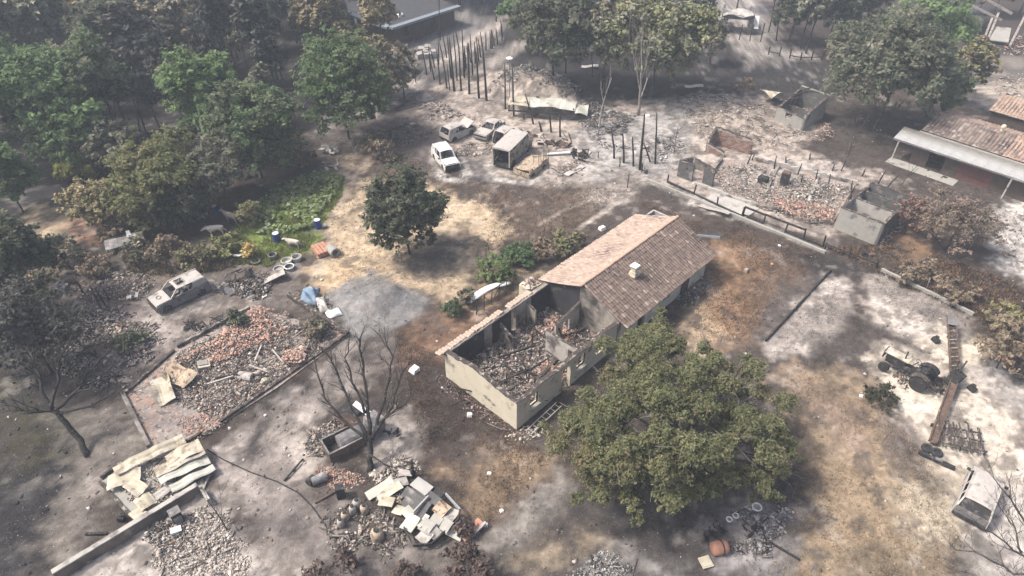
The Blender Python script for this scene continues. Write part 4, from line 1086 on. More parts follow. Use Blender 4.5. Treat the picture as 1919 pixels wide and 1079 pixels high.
heap('rubble', 'heap of pink and white broken tiles right of the small outhouse', [(1510,250),(1545,228),(1570,245),(1560,265),(1520,270)], 260, (.10, .42), PINK + [((0.6, 0.58, 0.56), 3)], .5, .4, .03)

# ================================================================== the long shed with a zinc canopy, at the right edge
A0 = G(1675, 258, 2.3); A1 = G(1915, 338, 2.3)
SAZ = az_of(A0, A1)
shed = thing('long_shed', 'long low shed with a clay tile roof and a grey corrugated canopy on posts', 'shed', (A0.x, A0.y, 0), SAZ)
SL = 22.0
# canopy: corrugated sheets, each a part
nsh = int(SL / 1.05)
cm = None
def corr(x_w, y0, z0, y1, z1, nw=7):
    mb = MB()
    rows = []
    for t in (0, 1):
        rows.append([(x, y0 + (y1 - y0) * t, z0 + (z1 - z0) * t + .030 * math.cos(2 * math.pi * nw * x / x_w)) for x in np.linspace(0, x_w, nw * 4 + 1)])
    return mb.slab(rows, .006)
for i in range(nsh):
    if cm is None:
        o = corr(1.08, 0, 2.3, 2.15, 2.82).build('roof_sheet', M['zinc'], shed, smooth=True); cm = o.data
    else:
        o = link('roof_sheet', cm, None, shed, loc=(i * 1.05, rnd.uniform(-.03, .03), .004 * (i % 2)))
# tiled roof: rows of barrel tiles
def tr_col(x): return 0
SC1 = [((0.20, 0.16, 0.14), 4), ((0.26, 0.21, 0.18), 3), ((0.15, 0.125, 0.115), 2), ((0.36, 0.31, 0.28), 1)]
SC2 = [((0.36, 0.255, 0.205), 4), ((0.30, 0.215, 0.175), 3), ((0.42, 0.32, 0.26), 2), ((0.20, 0.16, 0.14), 1)]
V, F, C = tile_roof(1.6, 9.0, 2.25, 2.95, 5.6, 3.85, SC1, .34, .40, seed=71)
V2, F2, C2 = tile_roof(9.02, SL, 2.25, 2.95, 5.6, 3.85, SC2, .34, .40, seed=72)
link('roof_tiles', quads_mesh('roof_tiles', V, F, C), M['tile'], shed, kind='stuff', label='grey brown soot stained tiles at the near end of the shed roof')
link('roof_tiles', quads_mesh('roof_tiles', V2, F2, C2), M['tile'], shed, kind='stuff', label='pinkish tiles of the shed roof')
V, F, C = tile_roof(1.6, SL, 9.0, 2.95, 5.62, 3.85, SC2, .34, .40, seed=73)
link('roof_tiles', quads_mesh('roof_tiles', V, F, C), M['tile'], shed, kind='stuff', label='far slope of the shed roof')
for x0, x1, mt in ((1.9, 6.4, 'brownwall'), (6.4, 9.4, 'redwall'), (9.4, SL - .3, 'brownwall')):
    hl = [(1.6, 3.1, .0, 1.9)] if x0 < 2 else ([(x1 - x0 - 9, x1 - x0 - 7.5, 0, 2.0)] if x0 > 9 else [])
    mb, _ = wall_mb((x0, .95), (x1, .95), .2, lambda s: 2.45, hl, seed=74); mb.build('front_wall', M[mt], shed)
mb, _ = wall_mb((1.9, 8.6), (1.9, 1.16), .2, lambda s: 2.85 + (0.7 * (1 - abs(s - 3.1) / 3.1)) if s < 6.2 else 2.5, seed=75); mb.build('end_wall', M['brownwall'], shed)
mb, _ = wall_mb((SL, 8.6), (1.9, 8.6), .2, lambda s: 2.85, seed=76); mb.build('back_wall', M['brownwall'], shed)
MB().bar((1.5, 2.18, 2.80), (SL, 2.18, 2.80), .22, .16).build('gutter', M['concrete'], shed)
MB().bar((0, .06, 2.18), (SL, .06, 2.18), .10, .12).build('canopy_beam', M['greymetal'], shed)
for x in (.5, 10.9, 21.4):
    MB().tube([(x, .15, -.1), (x + .05, .12, 2.15)], .075, 8).build('canopy_post', M['ashmetal'], shed)
mb = MB(); mb.box((3.6, -.2, .0), (6.6, 1.5, .12)); mb.build('floor_slab', M['concrete'], shed)
mb = MB(); mb.lathe([(.14, 0), (.14, .35), (.22, .40), (.20, .62), (.08, .70)], 10, (7.6, 5.6, 3.85)); mb.build('roof_vent', M['cream'], shed)
MB().bar((7.2, 3.4, 3.2), (7.3, 4.4, 4.0), .05, .05).build('aerial', M['char'], shed)
mb = MB(); mb.bar((6.9, 4.4, 4.0), (7.7, 4.4, 4.0), .04, .04); mb.build('aerial', M['char'], shed)
# back building with pinkish roof behind the shed
bk = thing('back_shed', 'low outbuilding with a plain pinkish tiled roof behind the long shed', 'shed', (*G(1835, 245)[:2], 0), SAZ)
V, F, C = tile_roof(0, 16, 0, 2.4, 3.2, 3.3, [((0.40, 0.30, 0.24), 3), ((0.36, 0.26, 0.205), 3), ((0.44, 0.35, 0.29), 1)], .34, .40, seed=77)
link('roof_tiles', quads_mesh('roof_tiles', V, F, C), M['tile'], bk, kind='stuff')
mb, _ = wall_mb((.3, .3), (15.7, .3), .2, 2.38); mb.build('wall', M['brownwall'], bk)
mb, _ = wall_mb((.3, 3.2), (.3, .5), .2, lambda s: 3.1 - .24 * s); mb.build('wall', M['brownwall'], bk)
mb, _ = wall_mb((15.5, 3.2), (.5, 3.2), .2, 3.15); mb.build('wall', M['brownwall'], bk)
mb, _ = wall_mb((15.7, .5), (15.7, 3.2), .2, lambda s: 2.5 + .24 * s); mb.build('wall', M['brownwall'], bk)

# ================================================================== burnt garage floor on the left
gp = [(237, 742), (330, 655), (478, 578), (655, 628), (520, 728), (415, 795), (330, 842), (285, 838)]
fl = thing('burnt_garage', 'concrete floor and low broken walls of a burnt down garage under pink rubble', 'ruin', (0, 0, 0))
P_ = [G(*p) for p in gp]
mb = MB(); mb.prism([(p.x, p.y) for p in P_], 2, -.1, .10); mb.build('floor_slab', M['ashfloor'], fl)
def low_wall(par, a_, b_, h, th=.22, mat_='topchar', name='wall', jag=.1, seed=0):
    pa, pb = G(*a_), G(*b_)
    mb, _ = wall_mb((pa.x, pa.y), (pb.x, pb.y), th, (h if callable(h) else (lambda s: h)), (), .3, jag, seed)
    return mb.build(name, M[mat_], par)
low_wall(fl, (285, 838), (237, 742), .38, .25, 'sooty', seed=1)
low_wall(fl, (237, 742), (330, 660), .30, .2, seed=2)
low_wall(fl, (335, 655), (470, 582), .40, .2, 'sooty', seed=3)
low_wall(fl, (655, 628), (545, 555), .45, .3, 'topchar', seed=4)
low_wall(fl, (415, 795), (655, 628), .28, .2, seed=5)
low_wall(fl, (330, 845), (380, 815), .30, .15, 'topchar', seed=6)
heap('rubble', 'mixed grey rubble and ash over the burnt garage floor', [(300,740),(330,665),(480,585),(640,630),(520,722),(420,785),(350,770)], 4200, (.06, .34), MIXED, .40, .5, .10, zbase=.1)
heap('rubble', 'pink broken tiles along the far side of the burnt garage', [(400,645),(480,580),(545,590),(550,630),(500,650),(420,690),(330,710),(300,700)], 2600, (.10, .38), PINK, .38, .35, .0, zbase=.42, cluster=2.2)
heap('rubble', 'pink tile fragments in the right part of the burnt garage', [(530,665),(580,655),(570,690),(530,690)], 260, (.10, .40), PINK, .35, .35, 0, zbase=.45)
heap('rubble', 'pink tile fragments spilling from the corner of the burnt garage to the drive', [(330,785),(400,775),(460,760),(420,800),(370,830),(340,810)], 420, (.06, .26), PINK, .15, .35, 0, zbase=.1)
heap('rubble', 'dark brown burnt rubbish in the far right corner of the garage', [(555,600),(600,595),(650,625),(600,645),(560,630)], 380, (.06, .30), DARKP, .4, .5, .15, zbase=.2)
def crumpled(name, label, px, py, L_, W_, rz, mat_, amp=.3, z=.3, tilt=(0, 0), seed=0, cat='sheet', group=None):
    rr = random.Random(seed)
    p1, p2, p3 = rr.uniform(0, 6), rr.uniform(0, 6), rr.uniform(0, 6)
    grid = [[(x, y, z + amp * (.5 * math.sin(2.2 * x / L_ * 3 + p1) + .5 * math.sin(y / W_ * 4 + p2) + .25 * math.sin(5 * x / L_ + 6 * y / W_ + p3)) + tilt[0] * x + tilt[1] * y)
             for x in np.linspace(-L_ / 2, L_ / 2, 12)] for y in np.linspace(-W_ / 2, W_ / 2, 8)]
    g = GG(px, py)
    return MB().slab(grid, .02).build(name, M[mat_], loc=g, rz=rz, label=label, cat=cat, group=group)
crumpled('metal_sheet', 'long pale buckled sheet lying at the left end of the burnt garage', 308, 737, 2.6, 1.2, R(-58), 'sheet', .3, .5, seed=1)
crumpled('metal_sheet', 'brownish crumpled sheet arched over black debris in the burnt garage', 340, 715, 2.4, 1.3, R(-30), 'rustpale', .4, .65, seed=2)
bxs = thing('white_box', 'pale open box standing in the middle of the burnt garage', 'box', GG(385, 693), .5)
mb = MB(); mb.box((0, 0, .35), (.75, .55, .5), (.2, .2, 0)); mb.build('body', M['cream'], bxs)
mb = MB(); mb.box((0, .05, .66), (.62, .42, .05), (.2, .2, 0)); mb.build('lid', M['concrete'], bxs)
def drum(name, label, cat, px, py, r_, L_, rz, mat_, z=None, lying=True, group=None):
    t = thing(name, label, cat, GG(px, py), rz, group)
    rings = [(r_ * .97, 0), (r_, .03), (r_, L_ * .32), (r_ * 1.035, L_ * .335), (r_, L_ * .35), (r_, L_ * .65), (r_ * 1.035, L_ * .665), (r_, L_ * .68), (r_, L_ - .03), (r_ * .97, L_)]
    mb = MB()
    if lying: mb.lathe(rings, 14, (-L_ / 2, 0, r_), rot=(0, R(90), 0))
    else: mb.lathe(rings, 14)
    mb.build('body', M[mat_], t, smooth=False)
    mb = MB()
    if lying: mb.lathe([(r_ * .9, 0), (r_ * .9, .02)], 14, (L_ / 2, 0, r_), rot=(0, R(90), 0))
    else: mb.lathe([(r_ * .9, 0), (r_ * .9, .03)], 14, (0, 0, L_))
    mb.build('lid', M['white'] if mat_ == 'blue' else M[mat_], t)
    return t
drum('metal_drum', 'white metal drum lying on its side in the burnt garage', 'drum', 463, 712, .32, .95, R(-12), 'ashmetal')
drum('metal_drum', 'short pale drum end lying right of the white drum in the burnt garage', 'drum', 499, 720, .28, .3, R(-60), 'sheet')
for i in range(18):
    x_, y_ = rnd.uniform(330, 560), rnd.uniform(620, 740)
    if not (sdist(np.array([x_]), np.array([y_]), np.array([(300,740),(330,665),(480,585),(640,630),(520,722),(420,785)], float))[0] > 8): continue
    g = GG(x_, y_, .35); an = rnd.uniform(0, 3.1); L_ = rnd.uniform(.9, 2.2)
    MB().bar((0, 0, 0), (math.cos(an) * L_, math.sin(an) * L_, rnd.uniform(-.1, .4)), .09, .09).build('charred_beam', M['char'] if i % 3 else M['ashmetal'], loc=g, label='charred beam lying on the rubble of the burnt garage', cat='beam', group='charred beams on the garage rubble')

# ================================================================== collapsed shed with metal sheets and the long wall, bottom left
lw = thing('long_wall', 'long low rendered wall running from the lower edge towards the collapsed sheet metal shed', 'wall', (0, 0, 0))
pa, pb = G(110, 1090), G(378, 925)
mb, tops = wall_mb((pa.x, pa.y), (pb.x, pb.y), .22, lambda s: .72, (), .4, .03, 9)
o = mb.build('wall', M['longwall'], lw)
mb, tops = wall_mb((pa.x, pa.y), (pb.x, pb.y), .30, lambda s: .1, (), .4, 0, 9)
cap_mb([(a_, b_, .72) for a_, b_, _ in tops], .26, .07).build('coping', M['wallpale'], lw)
p2 = G(385, 925); p3 = G(378, 955)
low_wall(lw, (378, 925), (392, 948), .55, .2, 'wallpale', seed=8)
cs = thing('collapsed_shed', 'collapsed shed of buckled yellowish metal sheets on a low base beside the long wall', 'shed', (0, 0, 0))
pp = [G(*p) for p in ((192, 905), (240, 868), (330, 838), (395, 890), (380, 925), (265, 985))]
mb = MB(); mb.prism([(p.x, p.y) for p in pp], 2, -.08, .12); mb.build('floor_slab', M['concrete'], cs)
low_wall(cs, (265, 985), (192, 905), .28, .15, 'topchar', seed=11)
low_wall(cs, (192, 900), (232, 870), .30, .15, 'topchar', seed=12)
def ribbed(L_, W_, n, z0, bend, ribh=.05, seed=0, dent=0.1):
    rr = random.Random(seed); ph = rr.uniform(0, 6)
    rows = []
    for x in np.linspace(-L_ / 2, L_ / 2, 9):
        rows.append([(x, y, z0 + .45 * bend * (1 - (2 * x / L_) ** 2) + 1.1 * dent * math.sin(2.5 * x + 3 * y + ph) * math.cos(1.7 * x - 2 * y) + (ribh if k % 4 in (1, 2) else 0)) for k, y in enumerate(np.linspace(-W_ / 2, W_ / 2, n * 4 + 1))])
    return MB().slab(rows, .015)
for k, (px, py, L_, W_, n_, z0, bend, mt, rz) in enumerate((
        (285, 862, 4.0, .75, 2, .55, .25, 'sheet', R(41)), (345, 880, 2.8, .8, 2, .75, .15, 'sheet', R(38)),
        (350, 893, 2.8, .8, 2, .60, .12, 'sheetgreen', R(39)), (365, 905, 2.5, .6, 2, .45, .1, 'sheetgreen', R(40)),
        (355, 865, 2.0, 1.2, 3, .85, .2, 'sheet', R(38)),
        (238, 905, 1.8, 1.0, 2, .45, .2, 'sheet', R(20)), (262, 922, 1.3, .8, 2, .55, .25, 'sheet', R(-30)), (275, 945, 1.1, .9, 2, .35, .15, 'sheet', R(-40)),
        (320, 922, 1.8, .6, 2, .30, .05, 'wallpale', R(40)), (262, 968, .7, .9, 2, .28, .05, 'sheet', R(55)))):
    g = G(px, py)
    ribbed(L_, W_, n_, z0, bend, .032, k).build('metal_sheet', M[mt], cs, loc=(g.x, g.y, 0), rot=(R(rnd.uniform(-8, 8)), R(rnd.uniform(-6, 6)), rz))
heap('rubble', 'ash and scraps around the collapsed sheet metal shed', [(200,905),(245,875),(330,850),(390,900),(370,925),(270,980)], 650, (.05, .3), MIXED + [((0.46, 0.42, 0.33), 4)], .3, .4, .1, zbase=.12)
heap('rubble', 'pale rubble and ash spread right of the long wall', [(260,1010),(330,960),(400,935),(440,960),(480,1040),(510,1090),(250,1090)], 2600, (.04, .26), ASHP, .12, .5, .04)
heap('rubble', 'dark burnt scraps beside the long wall', [(255,1000),(310,960),(350,985),(370,1010),(300,1050),(260,1040)], 420, (.06, .36), DARKP + [((0.5, 0.48, 0.46), 2)], .3, .5, .12)
sf = thing('burnt_stove', 'black burnt stove standing right of the long wall', 'stove', GG(335, 975), R(40))
mb = MB(); mb.box((0, 0, .42), (.55, .5, .84)); mb.build('body', M['dark'], sf)
mb = MB(); mb.box((0, -.265, .35), (.42, .04, .5)); mb.build('door', M['greymetal'], sf)
mb = MB(); mb.box((0, 0, .86), (.6, .55, .05)); mb.build('top', M['greymetal'], sf)
mb = MB(); mb.box((0, 0, .2), (.55, .35, .25), (.1, .1, .5)); mb.build('white_box', M['white'], loc=GG(332, 998), label='small white box lying beside the black burnt stove', cat='box')
# ------------------------------------------------------------------ trees
def skeleton(h, spread, levels, seed, nlimb=5, up=.5, lean=(0, 0), first=.3, wig=.12, ratio=.62):
    """branching skeleton: list of (points, radii, level)"""
    rr = random.Random(seed)
    segs = []
    def grow(p, d, L_, r_, lev):
        n = 5
        pts, rad = [p.copy()], [r_]
        q, dd = p.copy(), d.copy()
        for i in range(n):
            dd = (dd + Vector((rr.uniform(-1, 1), rr.uniform(-1, 1), rr.uniform(-.6, 1) * .6)) * wig + Vector((0, 0, up * .10 if lev else 0))).normalized()
            q = q + dd * L_ / n
            pts.append(q.copy()); rad.append(max(r_ * (1 - .62 * (i + 1) / n), .008))
        segs.append((pts, rad, lev))
        if lev >= levels: return
        k = nlimb if lev == 0 else rr.randint(2, 4)
        a0 = rr.uniform(0, 6.28)
        for j in range(k):
            t = first + (1 - first) * (j + .7) / k if lev == 0 else rr.uniform(.35, 1.0)
            f = min(t * n, n - .01); i = int(f)
            bp = pts[i].lerp(pts[i + 1], f - i)
            ax = a0 + j * 2.4 + rr.uniform(-.4, .4)
            out = Vector((math.cos(ax), math.sin(ax), 0))
            base = dd if lev else Vector((0, 0, 1))
            nd = (base * (up + rr.uniform(0, .4)) + out * spread * rr.uniform(.7, 1.2)).normalized()
            grow(bp, nd, L_ * ratio * rr.uniform(.75, 1.15) * (1.1 - .35 * t if lev == 0 else 1), max(rad[i] * .58, .01), lev + 1)
    grow(Vector((0, 0, -.15)), Vector((lean[0], lean[1], 1)).normalized(), h, max(.035 * h * .55, .03), 0)
    return segs

def bare_tree(name, label, px, py, h, seed, spread=.8, levels=3, nlimb=6, mat_='char', lean=(0, 0), up=.55, first=.25, r_k=1.0, group=None, wig=.14, ratio=.62, cat='tree', loc=None):
    segs = skeleton(h, spread, levels, seed, nlimb, up, lean, first, wig, ratio)
    t = thing(name, label, cat, loc if loc is not None else GG(px, py), 0, group)
    mb = MB()
    p, r_, l = segs[0]
    mb.tube(p, [x * r_k for x in r_], 8); mb.build('trunk', M[mat_], t, smooth=True)
    cur = None
    for p, r_, l in segs[1:]:
        if l == 1:
            if cur: cur.build('limb', M[mat_], t, smooth=True)
            cur = MB()
        cur.tube(p, [x * r_k for x in r_], 6 if l == 1 else (4 if l == 2 else 3), caps=False)
    if cur: cur.build('limb', M[mat_], t, smooth=True)
    return t

def lobes_dome(Rh, Rv, n, seed, inner=.5, lr=(.20, .34), squash=.9):
    """clumps spread through a dome-shaped crown with an uneven outline"""
    r_ = np.random.default_rng(seed)
    d = r_.normal(size=(n * 3, 3)); d /= np.linalg.norm(d, axis=1, keepdims=True)
    d = d[d[:, 2] > -.55][:n]
    f = inner + (1 - inner) * r_.random(len(d)) ** .6
    f *= .66 + .46 * vnoise(np.arctan2(d[:, 1], d[:, 0]) * 1.6 + 10, d[:, 2] * 2 + 5, seed)
    lrad = r_.uniform(*lr, len(d))
    c = d * f[:, None] * (1 - lr[0] * .35) * np.array([Rh, Rh, Rv])
    return np.column_stack([c, lrad * min(Rh, Rv * 1.2)])

def crown_mesh(name, lobes, n, size, pal, seed, z0=0.0, flat=.75, up=.35, scatter=.30, aspect=1.5, droop=0.0, per=26):
    """leaves on small sprays, sprays on the shell of each clump: two levels, so light and dark alternate finely"""
    r_ = np.random.default_rng(seed)
    ns = max(len(lobes) * 3, n // per)
    w_ = lobes[:, 3] ** 2; w_ /= w_.sum()
    k = r_.choice(len(lobes), ns, p=w_)
    d = r_.normal(size=(ns, 3)); d[:, 2] += up; d /= np.linalg.norm(d, axis=1, keepdims=True)
    rad = lobes[k, 3] * (1 - scatter * .8 + scatter * 1.5 * r_.random(ns))
    SC = lobes[k, :3] + d * rad[:, None] * np.array([1, 1, flat])
    sr = np.clip(lobes[k, 3] * .30, size * .9, size * 3.2) * r_.uniform(.6, 1.4, ns)
    cs = np.array([p[0] for p in pal]); ws = np.array([p[1] for p in pal], float); ws /= ws.sum()
    lob_c = cs[r_.choice(len(pal), len(lobes), p=ws)]
    spr_c = cs[r_.choice(len(pal), ns, p=ws)] * r_.uniform(.8, 1.22, (ns, 1))
    j = r_.integers(0, ns, n)
    dd = r_.normal(size=(n, 3)) * .55
    along = r_.random((n, 1)) * 1.5 - .5
    C = SC[j] + dd * sr[j][:, None] * np.array([1, 1, .65]) + d[j] * along * sr[j][:, None]
    C[:, 2] += z0
    if droop: C[:, 2] -= droop * (r_.random(n) ** 3)
    N_ = d[j] * .6 + r_.normal(size=(n, 3)) * .55 + np.array([0, 0, .6])
    leaf_c = cs[r_.choice(len(pal), n, p=ws)]
    c = (lob_c[k[j]] * .3 + spr_c[j] * .45 + leaf_c * .25) * r_.uniform(.8, 1.2, (n, 1)) * 1.65
    V, F, Cc = leaves_np(C, N_, size * r_.uniform(.6, 1.35, n), c, aspect)
    return mesh_np(name, V, F, np.clip(Cc, .01, .6))

def solve_crown(cx, cy_, wpx, hpx, clear):
    """crown radii (m) and base point from the crown's box in the photo"""
    zc, Rh, Rv = 4.0, 3.0, 3.0
    for _ in range(8):
        g = G(cx, cy_, zc)
        s_ = FPX / (g.y * math.cos(PITCH) + (CAM_H - zc) * math.sin(PITCH))
        al = math.atan2(CAM_H - zc, g.y)
        Rh = wpx / 2 / s_
        Rv = math.sqrt(max((hpx / 2 / s_) ** 2 - (Rh * math.sin(al)) ** 2, (.55 * Rh * math.cos(al)) ** 2)) / math.cos(al)
        Rv = min(max(Rv, .55 * Rh), 1.5 * Rh)
        zc = clear + Rv * .85
    return Rh, Rv, zc, G(cx, cy_, zc)

OAK = [((0.105, 0.118, 0.060), 5), ((0.140, 0.148, 0.080), 4), ((0.080, 0.09, 0.042), 2), ((0.215, 0.20, 0.115), 2), ((0.18, 0.135, 0.085), .6)]
GREEN = [((0.085, 0.135, 0.062), 5), ((0.115, 0.165, 0.075), 3), ((0.065, 0.10, 0.052), 2), ((0.16, 0.18, 0.10), 1)]
BRIGHT = [((0.125, 0.185, 0.080), 5), ((0.155, 0.215, 0.10), 3), ((0.09, 0.14, 0.062), 2)]
DARKG = [((0.060, 0.075, 0.050), 5), ((0.080, 0.095, 0.062), 3), ((0.115, 0.12, 0.088), 2), ((0.17, 0.165, 0.125), 1)]
OLIVE = [((0.115, 0.125, 0.055), 4), ((0.150, 0.155, 0.075), 3), ((0.085, 0.10, 0.05), 3), ((0.19, 0.17, 0.10), 1.3)]
BROWNL = [((0.15, 0.125, 0.09), 4), ((0.18, 0.15, 0.108), 3), ((0.12, 0.095, 0.07), 3), ((0.13, 0.13, 0.07), 1)]
GREYG = [((0.115, 0.125, 0.09), 4), ((0.15, 0.155, 0.112), 3), ((0.085, 0.097, 0.07), 2), ((0.21, 0.20, 0.15), 1.5)]
STRAWL = [((0.21, 0.18, 0.11), 4), ((0.175, 0.155, 0.09), 3), ((0.24, 0.195, 0.125), 2), ((0.12, 0.125, 0.06), 1.4)]
YELL = [((0.175, 0.185, 0.055), 4), ((0.215, 0.215, 0.08), 3), ((0.12, 0.14, 0.05), 2)]
SCRUB = [((0.14, 0.115, 0.085), 4), ((0.19, 0.155, 0.11), 3), ((0.09, 0.08, 0.065), 3), ((0.22, 0.155, 0.115), 1)]

def tree(name, label, cx, cy_, wpx, hpx, pal, seed, n=9000, leaf=.26, nlobes=55, clear=1.4, mat_='leaf', bark='bark', inner=.5, lr=(.20, .34), group=None, cat='tree', scatter=.3, flat=.78, limbs=7, lvl=2, lean=(0, 0), Rk=1.0, aspect=1.5, droop=0.0, trunk_r=1.0, asym=None):
    Rh, Rv, zc, c0 = solve_crown(cx, cy_, wpx, hpx, clear)
    Rh *= Rk
    t = thing(name, label, cat, (c0.x, c0.y, gz(c0.x, c0.y)), 0, group)
    h = zc + Rv * .35
    segs = skeleton(h, .9, lvl, seed, limbs, .5, lean, .35, .10, min(.62, Rh * .85 / h))
    mb = MB()
    for i, (p, r_, l) in enumerate(segs):
        mb.tube(p, [x * trunk_r for x in r_], 8 if l == 0 else (5 if l == 1 else 3), caps=False)
    mb.build('trunk', M[bark], t, smooth=True)
    lb = lobes_dome(Rh, Rv, nlobes, seed, inner, lr)
    if asym: lb[:, :3] = asym(lb[:, :3])
    me = crown_mesh('crown', lb, int(n * .87), leaf, pal, seed + 1, zc, flat, scatter=scatter, aspect=aspect, droop=droop)
    link('crown', me, M[mat_], t)
    return t

# --- the big oak in front: its boughs where the photo shows them
ob = G(1262, 905)
oak = thing('oak_tree', 'large olive green oak with a broad clumpy crown, standing in front of the tiled farmhouse', 'tree', (ob.x, ob.y, gz(ob.x, ob.y)))
OB = [(1215,618,5.2,1.0),(1180,655,5.6,1.1),(1255,645,5.8,1.1),(1225,690,6.6,1.3),(1140,705,5.6,1.2),(1290,700,6.6,1.1),(1340,668,5.2,.9),(1395,692,5.0,1.0),(1360,720,6.0,1.2),(1425,735,4.8,1.0),(1455,790,4.2,1.0),(1400,780,5.8,1.2),(1320,770,7.2,1.3),(1240,765,7.6,1.4),(1165,770,6.8,1.3),(1100,745,5.2,1.1),(1075,805,4.6,1.1),(1125,820,6.0,1.2),(1200,835,7.0,1.3),(1280,830,7.2,1.2),(1355,835,6.4,1.2),(1430,850,4.6,1.0),(1462,880,3.2,.8),(1400,890,4.2,.9),(1340,895,4.4,.9),(1095,865,4.6,1.1),(1155,890,5.2,1.1),(1225,895,5.2,1.0),(1130,925,3.8,.9),(1185,938,3.6,.8),(1262,860,6.0,1.0),(1300,915,3.4,.7),(1430,920,2.8,.6),(1075,770,4.0,.8),(1470,830,3.2,.7),(1290,735,7.2,1.0),(1200,730,7.2,1.1),(1150,850,6.0,.9),(1385,815,6.2,.9)]
lb = []
for px, py, z, r_ in OB:
    g = G(px, py, z * .92)
    lb.append((g.x - ob.x, g.y - ob.y, z * .92, r_ * .92))
lb = np.array(lb)
r2 = np.random.default_rng(9)
sub = np.concatenate([np.column_stack([lb[:, :3] + r2.normal(size=(len(lb), 3)) * lb[:, 3:4] * np.array([.80, .80, .50]), lb[:, 3] * r2.uniform(.30, .60, len(lb))]) for _ in range(4)])
sub = sub[r2.random(len(sub)) < .9]
lobes = np.concatenate([np.column_stack([lb[:, :3], lb[:, 3] * .45]), sub])
mb = MB()
mb.tube([(0, 0, -.2), (.05, .1, 1.0), (0, .25, 2.2), (-.1, .4, 3.2)], [.42, .33, .30, .27], 10)
for i, (x, y, z, r_) in enumerate(lb):
    st = Vector((-.05, .3, 1.7 + (i % 5) * .35)); en = Vector((x, y, z))
    md = st.lerp(en, .5) + Vector((0, 0, .25))
    mb.tube([st, st.lerp(md, .5) + Vector((0, 0, .15)), md, md.lerp(en, .55) + Vector((0, 0, .12)), en], [.16, .12, .09, .06, .03], 6, caps=False)
    for t_ in range(4):
        e2 = en + Vector(r2.normal(size=3)) * r_ * .8
        mb.tube([md.lerp(en, .6), e2.lerp(en, .4), e2], [.035, .025, .012], 4, caps=False)
mb.build('trunk', M['grey_bark'], oak, smooth=True)
link('crown', crown_mesh('crown', lobes, 140000, .105, OAK, 102, 0, .72, scatter=.5, droop=.12, per=20, up=.5), M['leaf'], oak)
# --- trees that stand by themselves
tree('oak_tree', 'single round dark green tree on the sandy yard behind the gravel heap', 759, 398, 156, 200, DARKG + [((0.09, 0.105, 0.07), 4)], 102, n=34000, leaf=.18, nlobes=230, clear=.25, lr=(.14, .23), scatter=.3, inner=.3)
tree('oak_tree', 'broad green oak at the left edge, leafy and partly hidden by a taller neighbour', 55, 185, 250, 200, GREEN, 103, n=20000, leaf=.34, nlobes=70, clear=2)
tree('oak_tree', 'pale green young oak just in front of the broad oak at the left', 115, 240, 130, 150, BRIGHT, 104, n=9000, leaf=.32, nlobes=40, clear=1.2)
tree('pine_tree', 'blue green pine with yellowing tips right of the broad oak', 178, 150, 130, 175, GREYG + GREEN, 105, n=10000, leaf=.32, nlobes=45, clear=3)
tree('pine_tree', 'tall light green pine with a rounded top above the garden bushes', 388, 185, 135, 180, BRIGHT, 106, n=17000, leaf=.26, nlobes=60, clear=2, flat=.95, aspect=2.2, scatter=.45)
tree('oak_tree', 'wide dark green oak right of the light green pine', 468, 240, 180, 190, GREEN + DARKG, 107, n=20000, leaf=.27, nlobes=65, clear=1.2)
tree('oak_tree', 'tall green oak left of the pale track and the burnt trunks', 640, 170, 170, 200, GREEN + [((0.10, 0.12, 0.07), 3)], 108, n=22000, leaf=.28, nlobes=75, clear=.6)
tree('oak_tree', 'olive green bushy oak at the near edge of the wood', 292, 335, 185, 165, OLIVE, 109, n=18000, leaf=.24, nlobes=60, clear=.8, lr=(.2, .33))
tree('oak_tree', 'low grey green oak with scorched leaves beside the garden patch', 408, 320, 150, 130, GREYG, 110, n=13000, leaf=.24, nlobes=45, clear=.7)
tree('oak_tree', 'low dark oak at the edge of the garden, left of the green bed', 330, 385, 120, 100, DARKG, 121, n=9000, leaf=.24, nlobes=40, clear=.5)
tree('broom_bush', 'bright yellow green broom bush in front of the dark wood', 141, 315, 88, 62, YELL, 111, n=7000, leaf=.20, nlobes=30, clear=.1, cat='bush', aspect=2.6, limbs=3, lvl=1)
tree('young_oak', 'small straw coloured half scorched oak with a visible dark stem', 172, 375, 128, 95, STRAWL, 112, n=8500, leaf=.21, nlobes=40, clear=1.2, mat_='needle', scatter=.5)
tree('oak_tree', 'green oak cut by the left edge below the broad oak', 8, 330, 90, 150, GREEN, 113, n=8000, leaf=.28, nlobes=35, clear=1)
tree('oak_tree', 'dark smoke stained tree at the left edge behind the burnt bare one', 28, 490, 150, 250, DARKG, 114, n=17000, leaf=.22, nlobes=60, clear=1, inner=.3, scatter=.55, bark='char')
tree('oak_tree', 'dark grey tree at the left edge with half of its leaves burnt away', 50, 620, 200, 215, [((0.045, 0.047, 0.043), 4), ((0.065, 0.066, 0.06), 3), ((0.09, 0.085, 0.078), 1)], 115, n=11000, leaf=.19, nlobes=70, clear=.6, inner=.3, scatter=.6, bark='char', mat_='needle')
tree('scorched_tree', 'grey olive half scorched tree right of the tall green oak', 705, 130, 110, 120, SCRUB + OLIVE, 141, n=8000, leaf=.28, nlobes=50, clear=.6, mat_='needle', scatter=.6)
tree('scorched_tree', 'thin brownish tree by the pale track, right of the grey olive one', 752, 130, 70, 105, SCRUB + GREYG, 142, n=3500, leaf=.26, nlobes=35, clear=.8, mat_='needle', scatter=.7)
tree('scorched_tree', 'pale olive tree behind the tall green oak, below the dark roof', 622, 75, 120, 90, OLIVE + STRAWL, 143, n=7000, leaf=.32, nlobes=45, clear=1, mat_='needle', scatter=.5)
tree('oak_tree', 'grey green oak low at the left, behind the yellow broom', 215, 265, 110, 110, GREYG, 144, n=8000, leaf=.28, nlobes=45, clear=.8)
